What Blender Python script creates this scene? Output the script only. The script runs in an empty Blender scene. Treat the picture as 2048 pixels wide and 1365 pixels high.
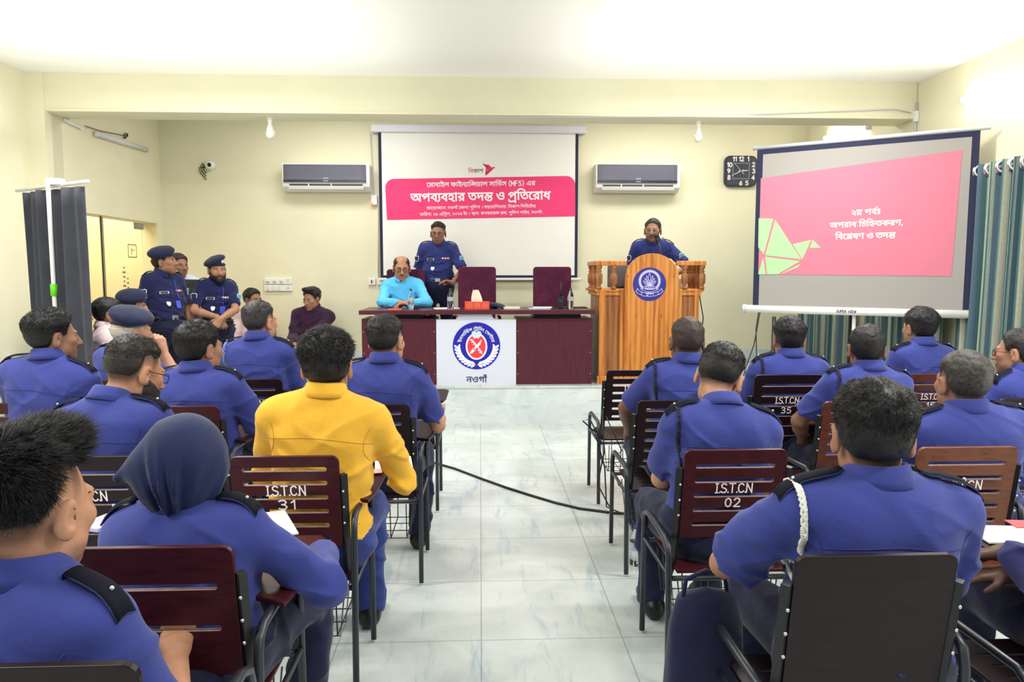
import bpy, math, random
import numpy as np
from mathutils import Vector, Matrix, Euler
from mathutils.bvhtree import BVHTree
from mathutils.geometry import tessellate_polygon, delaunay_2d_cdt

random.seed(7)
scn = bpy.context.scene
COL = scn.collection
R = math.radians

# ------------------------------------------------------------------ camera
FPX = 1480.0
CAM = Vector((0.0, 0.0, 1.55))
PITCH = math.atan(137.5 / FPX)
YAW = math.atan(64.0 / FPX)
cd = bpy.data.cameras.new('camera')
cd.sensor_width = 36.0
cd.lens = FPX / 2048 * 36
cd.clip_start = 0.05
cam = bpy.data.objects.new('camera', cd)
cam.location = CAM
cam.rotation_euler = (math.pi / 2 - PITCH, 0, -YAW)
COL.objects.link(cam)
scn.camera = cam

# ------------------------------------------------------------------ light
scn.view_settings.view_transform = 'Standard'
scn.view_settings.look = 'None'
scn.view_settings.gamma = 1
scn.view_settings.use_curve_mapping = False
scn.view_settings.exposure = 0.0
w = bpy.data.worlds.new('daylight')
scn.world = w
w.use_nodes = True
w.node_tree.nodes['Background'].inputs[0].default_value = (0.93, 0.97, 1.0, 1)
w.node_tree.nodes['Background'].inputs[1].default_value = .55


def area(name, loc, size, power, rot=(0, 0, 0), col=(1, .97, .9), size_y=None):
    l = bpy.data.lights.new(name, 'AREA')
    l.energy = power
    l.color = col
    l.size = size
    if size_y:
        l.shape = 'RECTANGLE'
        l.size_y = size_y
    o = bpy.data.objects.new(name, l)
    o.location = loc
    o.rotation_euler = rot
    COL.objects.link(o)
    return o


for x, y in [(-2.3, .9), (2.3, .9), (-2.3, 3.3), (2.3, 3.3), (-2.3, 5.7), (2.3, 5.7)]:
    area('ceiling_tube', (x, y, 3.2), 1.2, 54, size_y=.2, col=(1, .985, .95))
    area('ceiling_fill_up', (x, y, 2.72), 3.2, 21, rot=(R(180), 0, 0), size_y=2.0, col=(1, .985, .95))  # added upward fill that whitens the ceiling, no fixture of its own
area('stage_tube', (-1.6, 8.2, 3.5), 1.5, 36, size_y=.5, col=(1, .98, .94))
area('stage_tube', (2.2, 8.2, 3.5), 1.5, 44, size_y=.5, col=(1, .98, .94))
area('window_light', (3.9, 2.2, 1.9), 2.6, 30, rot=(0, R(90), 0), col=(.95, .98, 1), size_y=1.6)
area('corridor_light', (-4.6, 8.4, 2.9), .8, 38, col=(1, .93, .78), size_y=1.6)


# ------------------------------------------------------------------ picture point -> place in the room
def ray(px, py):
    d = Vector(((px - 1024) / FPX, -(py - 682.5) / FPX, -1))
    return Euler((math.pi / 2 - PITCH, 0, -YAW)).to_matrix() @ d


def PY(px, py, Y):
    d = ray(px, py)
    return CAM + d * ((Y - CAM.y) / d.y)


def PXX(px, py, X):
    d = ray(px, py)
    return CAM + d * ((X - CAM.x) / d.x)


def PZ(px, py, Z):
    d = ray(px, py)
    return CAM + d * ((Z - CAM.z) / d.z)


# ------------------------------------------------------------------ materials
def lin(c):
    return tuple(((v / 255) / 12.92 if v / 255 <= .04045 else ((v / 255 + .055) / 1.055) ** 2.4) for v in c)


class NT:
    def __init__(s, name):
        s.m = bpy.data.materials.new(name)
        s.m.use_nodes = True
        s.t = s.m.node_tree
        s.b = s.t.nodes['Principled BSDF']

    def n(s, typ, **kw):
        nd = s.t.nodes.new(typ)
        for k, v in kw.items():
            if k.startswith('i_'):
                nd.inputs[k[2:].replace('_', ' ')].default_value = v
            else:
                setattr(nd, k, v)
        return nd

    def l(s, a, b):
        s.t.links.new(a, b)

    def coords(s, scale=(1, 1, 1), rot=(0, 0, 0), kind='Object'):
        tc = s.n('ShaderNodeTexCoord')
        mp = s.n('ShaderNodeMapping')
        mp.inputs['Scale'].default_value = scale
        mp.inputs['Rotation'].default_value = rot
        s.l(tc.outputs[kind], mp.inputs['Vector'])
        return mp.outputs[0]

    def noise(s, vec, scale, detail=3, rough=.5, dist=0):
        nd = s.n('ShaderNodeTexNoise')
        nd.inputs['Scale'].default_value = scale
        nd.inputs['Detail'].default_value = detail
        nd.inputs['Roughness'].default_value = rough
        nd.inputs['Distortion'].default_value = dist
        s.l(vec, nd.inputs['Vector'])
        return nd.outputs[0]

    def ramp(s, fac, stops):
        r = s.n('ShaderNodeValToRGB')
        e = r.color_ramp.elements
        while len(e) < len(stops):
            e.new(.5)
        for el, (p, c) in zip(e, stops):
            el.position = p
            el.color = (*c, 1)
        s.l(fac, r.inputs[0])
        return r.outputs[0]

    def bump(s, h, strength, dist=.01):
        b = s.n('ShaderNodeBump')
        b.inputs['Strength'].default_value = strength
        b.inputs['Distance'].default_value = dist
        s.l(h, b.inputs['Height'])
        s.l(b.outputs[0], s.b.inputs['Normal'])


MATS = {}


def mat(name, rgb, rough=.6, metal=0, var=0, vs=6, bump=0, bs=60, spec=.4, emit=0, bscale=(1, 1, 1), trans=0, ior=1.45):
    if name in MATS:
        return MATS[name]
    t = NT(name)
    c = lin(rgb)
    t.b.inputs['Base Color'].default_value = (*c, 1)
    t.b.inputs['Roughness'].default_value = rough
    t.b.inputs['Metallic'].default_value = metal
    t.b.inputs['Specular IOR Level'].default_value = spec
    if trans:
        t.b.inputs['Transmission Weight'].default_value = trans
        t.b.inputs['IOR'].default_value = ior
    if emit:
        t.b.inputs['Emission Color'].default_value = (*c, 1)
        t.b.inputs['Emission Strength'].default_value = emit
    if var:
        n = t.noise(t.coords(), vs, 4)
        lo = tuple(v * (1 - var) for v in c)
        hi = tuple(min(1, v * (1 + var)) for v in c)
        t.l(t.ramp(n, [(.3, lo), (.7, hi)]), t.b.inputs['Base Color'])
    if bump:
        t.bump(t.noise(t.coords(bscale), bs, 3), bump, .004)
    MATS[name] = t.m
    return t.m


def wood_mat(name, c1, c2, c3, scale=(14, 14, 1.2), rough=.38):
    t = NT(name)
    v = t.coords(scale)
    n = t.noise(v, 1.6, 5, .6, 1.2)
    wv = t.n('ShaderNodeTexWave')
    wv.inputs['Scale'].default_value = .55
    wv.inputs['Distortion'].default_value = 5
    wv.inputs['Detail'].default_value = 3
    t.l(v, wv.inputs['Vector'])
    mx = t.n('ShaderNodeMath', operation='MULTIPLY_ADD')
    mx.inputs[1].default_value = .16
    t.l(wv.outputs[1], mx.inputs[0])
    t.l(n, mx.inputs[2])
    t.l(t.ramp(mx.outputs[0], [(.38, lin(c1)), (.58, lin(c2)), (.82, lin(c3))]), t.b.inputs['Base Color'])
    t.b.inputs['Roughness'].default_value = rough
    t.b.inputs['Specular IOR Level'].default_value = .28
    t.bump(n, .08, .002)
    return t.m


def skin_mat(name, rgb, hair=(25, 22, 22)):
    """skin with natural blotches; the point attribute 'stubble' mixes in cropped hair, 'lip' the lip colour"""
    t = NT(name)
    c = lin(rgb)
    n = t.noise(t.coords(), 28, 4)
    base = t.ramp(n, [(.3, tuple(v * .88 for v in c)), (.7, tuple(min(1, v * 1.1) for v in c))])
    a = t.n('ShaderNodeAttribute', attribute_name='lip')
    m1 = t.n('ShaderNodeMix', data_type='RGBA')
    t.l(a.outputs['Fac'], m1.inputs['Factor'])
    t.l(base, m1.inputs[6])
    m1.inputs[7].default_value = (c[0] * .8, c[1] * .5, c[2] * .5, 1)
    a2 = t.n('ShaderNodeAttribute', attribute_name='stubble')
    fine = t.noise(t.coords(), 420, 2)
    ad = t.n('ShaderNodeMath', operation='MULTIPLY_ADD', use_clamp=True)
    sb = t.n('ShaderNodeMath', operation='SUBTRACT')
    t.l(fine, sb.inputs[0])
    sb.inputs[1].default_value = .5
    t.l(sb.outputs[0], ad.inputs[0])
    t.l(a2.outputs['Fac'], ad.inputs[1])
    t.l(a2.outputs['Fac'], ad.inputs[2])
    m2 = t.n('ShaderNodeMix', data_type='RGBA')
    t.l(ad.outputs[0], m2.inputs['Factor'])
    t.l(m1.outputs[2], m2.inputs[6])
    m2.inputs[7].default_value = (*lin(hair), 1)
    t.l(m2.outputs[2], t.b.inputs['Base Color'])
    t.b.inputs['Roughness'].default_value = .52
    t.b.inputs['Specular IOR Level'].default_value = .35
    t.b.inputs['Subsurface Weight'].default_value = .0
    t.bump(t.noise(t.coords(), 160, 3), .12, .002)
    return t.m


def cloth_mat(name, rgb, var=.1, weave=.18, rough=.85):
    t = NT(name)
    c = lin(rgb)
    n = t.noise(t.coords(), 7, 4)
    t.l(t.ramp(n, [(.3, tuple(v * (1 - var) for v in c)), (.7, tuple(min(1, v * (1 + var)) for v in c))]), t.b.inputs['Base Color'])
    t.b.inputs['Roughness'].default_value = rough
    t.b.inputs['Specular IOR Level'].default_value = .2
    t.b.inputs['Sheen Weight'].default_value = .15
    big = t.noise(t.coords((1, 1, 1.6)), 22, 3, .55, .6)
    fine = t.noise(t.coords(), 700, 1)
    mx = t.n('ShaderNodeMath', operation='MULTIPLY_ADD')
    mx.inputs[1].default_value = .05
    t.l(fine, mx.inputs[0])
    t.l(big, mx.inputs[2])
    t.bump(mx.outputs[0], weave * .9, .012)
    return t.m


def hair_mat(name, rgb, grey=None):
    t = NT(name)
    c = lin(rgb)
    n = t.noise(t.coords((1, 1, 1)), 90, 4, .7)
    g = lin(grey) if grey else tuple(v * 1.7 for v in c)
    t.l(t.ramp(n, [(.35, c), (.75, g)]), t.b.inputs['Base Color'])
    t.b.inputs['Roughness'].default_value = .5
    t.b.inputs['Specular IOR Level'].default_value = .35
    t.bump(n, .5, .006)
    return t.m


def floor_mat():
    t = NT('marble_tile')
    v = t.coords()
    cloud = t.noise(v, 2.2, 5, .6, .8)
    base = t.ramp(cloud, [(.3, lin((182, 192, 190))), (.7, lin((212, 218, 214)))])
    vn = t.n('ShaderNodeTexNoise')
    vn.inputs['Scale'].default_value = 2.2
    vn.inputs['Detail'].default_value = 8
    vn.inputs['Roughness'].default_value = .68
    vn.inputs['Distortion'].default_value = .5
    t.l(t.coords((5.5, .9, 1), (0, 0, R(52))), vn.inputs['Vector'])
    vein = t.ramp(vn.outputs[0], [(.54, (0, 0, 0)), (.68, (1, 1, 1))])
    mx = t.n('ShaderNodeMix', data_type='RGBA')
    mu = t.n('ShaderNodeMath', operation='MULTIPLY')
    mu.inputs[1].default_value = .7
    t.l(vein, mu.inputs[0])
    t.l(mu.outputs[0], mx.inputs['Factor'])
    t.l(base, mx.inputs[6])
    mx.inputs[7].default_value = (*lin((150, 172, 188)), 1)
    br = t.n('ShaderNodeTexBrick')
    br.offset = 0
    br.inputs['Scale'].default_value = 1
    br.inputs['Mortar Size'].default_value = .003
    br.inputs['Brick Width'].default_value = .6
    br.inputs['Row Height'].default_value = .6
    br.inputs['Color1'].default_value = br.inputs['Color2'].default_value = (1, 1, 1, 1)
    br.inputs['Mortar'].default_value = (.62, .63, .62, 1)
    t.l(t.coords(), br.inputs['Vector'])
    m2 = t.n('ShaderNodeMix', data_type='RGBA', blend_type='MULTIPLY')
    m2.inputs['Factor'].default_value = 1
    t.l(mx.outputs[2], m2.inputs[6])
    t.l(br.outputs[0], m2.inputs[7])
    t.l(m2.outputs[2], t.b.inputs['Base Color'])
    t.b.inputs['Roughness'].default_value = .22
    return t.m


def riser_mat():
    t = NT('marble_riser')
    cloud = t.noise(t.coords(), 3, 5, .6, .8)
    base = t.ramp(cloud, [(.3, lin((200, 210, 214))), (.7, lin((226, 231, 230)))])
    vn = t.n('ShaderNodeTexNoise')
    vn.inputs['Scale'].default_value = 2.5
    vn.inputs['Detail'].default_value = 6
    vn.inputs['Distortion'].default_value = 1.6
    t.l(t.coords((1.2, 1, 6), (0, R(40), 0)), vn.inputs['Vector'])
    vein = t.ramp(vn.outputs[0], [(.56, (0, 0, 0)), (.68, (.8, .8, .8))])
    mx = t.n('ShaderNodeMix', data_type='RGBA')
    t.l(vein, mx.inputs['Factor'])
    t.l(base, mx.inputs[6])
    mx.inputs[7].default_value = (*lin((176, 204, 214)), 1)
    t.l(mx.outputs[2], t.b.inputs['Base Color'])
    t.b.inputs['Roughness'].default_value = .25
    return t.m


def curtain_mat():
    t = NT('striped_curtain')
    at = t.n('ShaderNodeAttribute', attribute_name='stripe')
    S = [(0, (34, 70, 80)), (.14, (78, 118, 114)), (.18, (150, 152, 136)), (.30, (140, 144, 132)), (.34, (36, 84, 84)), (.38, (126, 140, 128)),
         (.46, (62, 88, 104)), (.62, (54, 80, 98)), (.66, (38, 96, 92)), (.72, (152, 152, 136)), (.86, (92, 124, 120)), (.92, (28, 68, 76))]
    r = t.ramp(at.outputs['Fac'], [(p, lin(c)) for p, c in S])
    r.node.color_ramp.interpolation = 'CONSTANT'
    n = t.noise(t.coords((300, 300, 40)), 1, 2)
    mx = t.n('ShaderNodeMix', data_type='RGBA', blend_type='OVERLAY')
    mx.inputs['Factor'].default_value = .35
    t.l(r, mx.inputs[6])
    t.l(n, mx.inputs[7])
    t.l(mx.outputs[2], t.b.inputs['Base Color'])
    t.b.inputs['Roughness'].default_value = .7
    t.b.inputs['Sheen Weight'].default_value = .3
    return t.m


M_wall = mat('cream_paint', (231, 227, 199), .8, var=.03, vs=2, bump=.03, bs=30)
M_ceil = mat('white_ceiling_paint', (250, 249, 244), .85)
M_floor = floor_mat()
M_riser = riser_mat()
M_black = mat('black_metal', (22, 23, 28), .4, spec=.5)
M_steel = mat('dark_steel_tube', (34, 37, 48), .35, spec=.6)
M_chrome = mat('bright_metal', (205, 208, 212), .25, metal=1)
M_white = mat('white_plastic', (236, 236, 232), .45)
M_grey = mat('pale_grey_plastic', (196, 200, 206), .45)
M_paper = mat('white_paper', (244, 244, 242), .8)
M_maroon = wood_mat('maroon_laminate', (80, 38, 48), (88, 42, 52), (70, 32, 42), (20, 20, 2.2), .3)
M_ply = wood_mat('varnished_plywood', (54, 18, 26), (70, 25, 33), (42, 14, 20), (3, 26, 26), .4)
M_plyred = wood_mat('red_brown_plywood', (74, 34, 30), (92, 46, 38), (56, 24, 22), (3, 26, 26), .3)
M_plydark = wood_mat('dark_plywood', (22, 9, 15), (30, 13, 20), (16, 7, 11), (3, 26, 26), .42)
M_edge = mat('worn_ply_edge', (150, 126, 118), .6, var=.2, vs=60)
M_wood = wood_mat('golden_teak', (214, 146, 76), (198, 126, 58), (150, 88, 40), (11, 11, .8), .35)
M_woodd = wood_mat('brown_teak', (176, 120, 72), (152, 98, 58), (112, 70, 42), (11, 11, .8), .35)
M_velvet = mat('burgundy_velvet', (88, 34, 62), .8, var=.28, vs=9, bump=.15, bs=40, spec=.2)
M_screen = mat('white_screen_fabric', (240, 240, 236), .85, var=.015, vs=2)
M_navyb = mat('navy_screen_border', (30, 34, 66), .7)
M_pink = mat('pink_print', (238, 62, 124), .65)
M_letter = mat('white_lettering', (250, 244, 246), .7)
M_cord = mat('black_cord', (26, 26, 30), .55)
M_glass = mat('clear_plastic', (250, 252, 255), .06, trans=1, ior=1.25)
M_curt = curtain_mat()

# ---- letter outlines (Bengali), one string of contour points per letter

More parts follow.
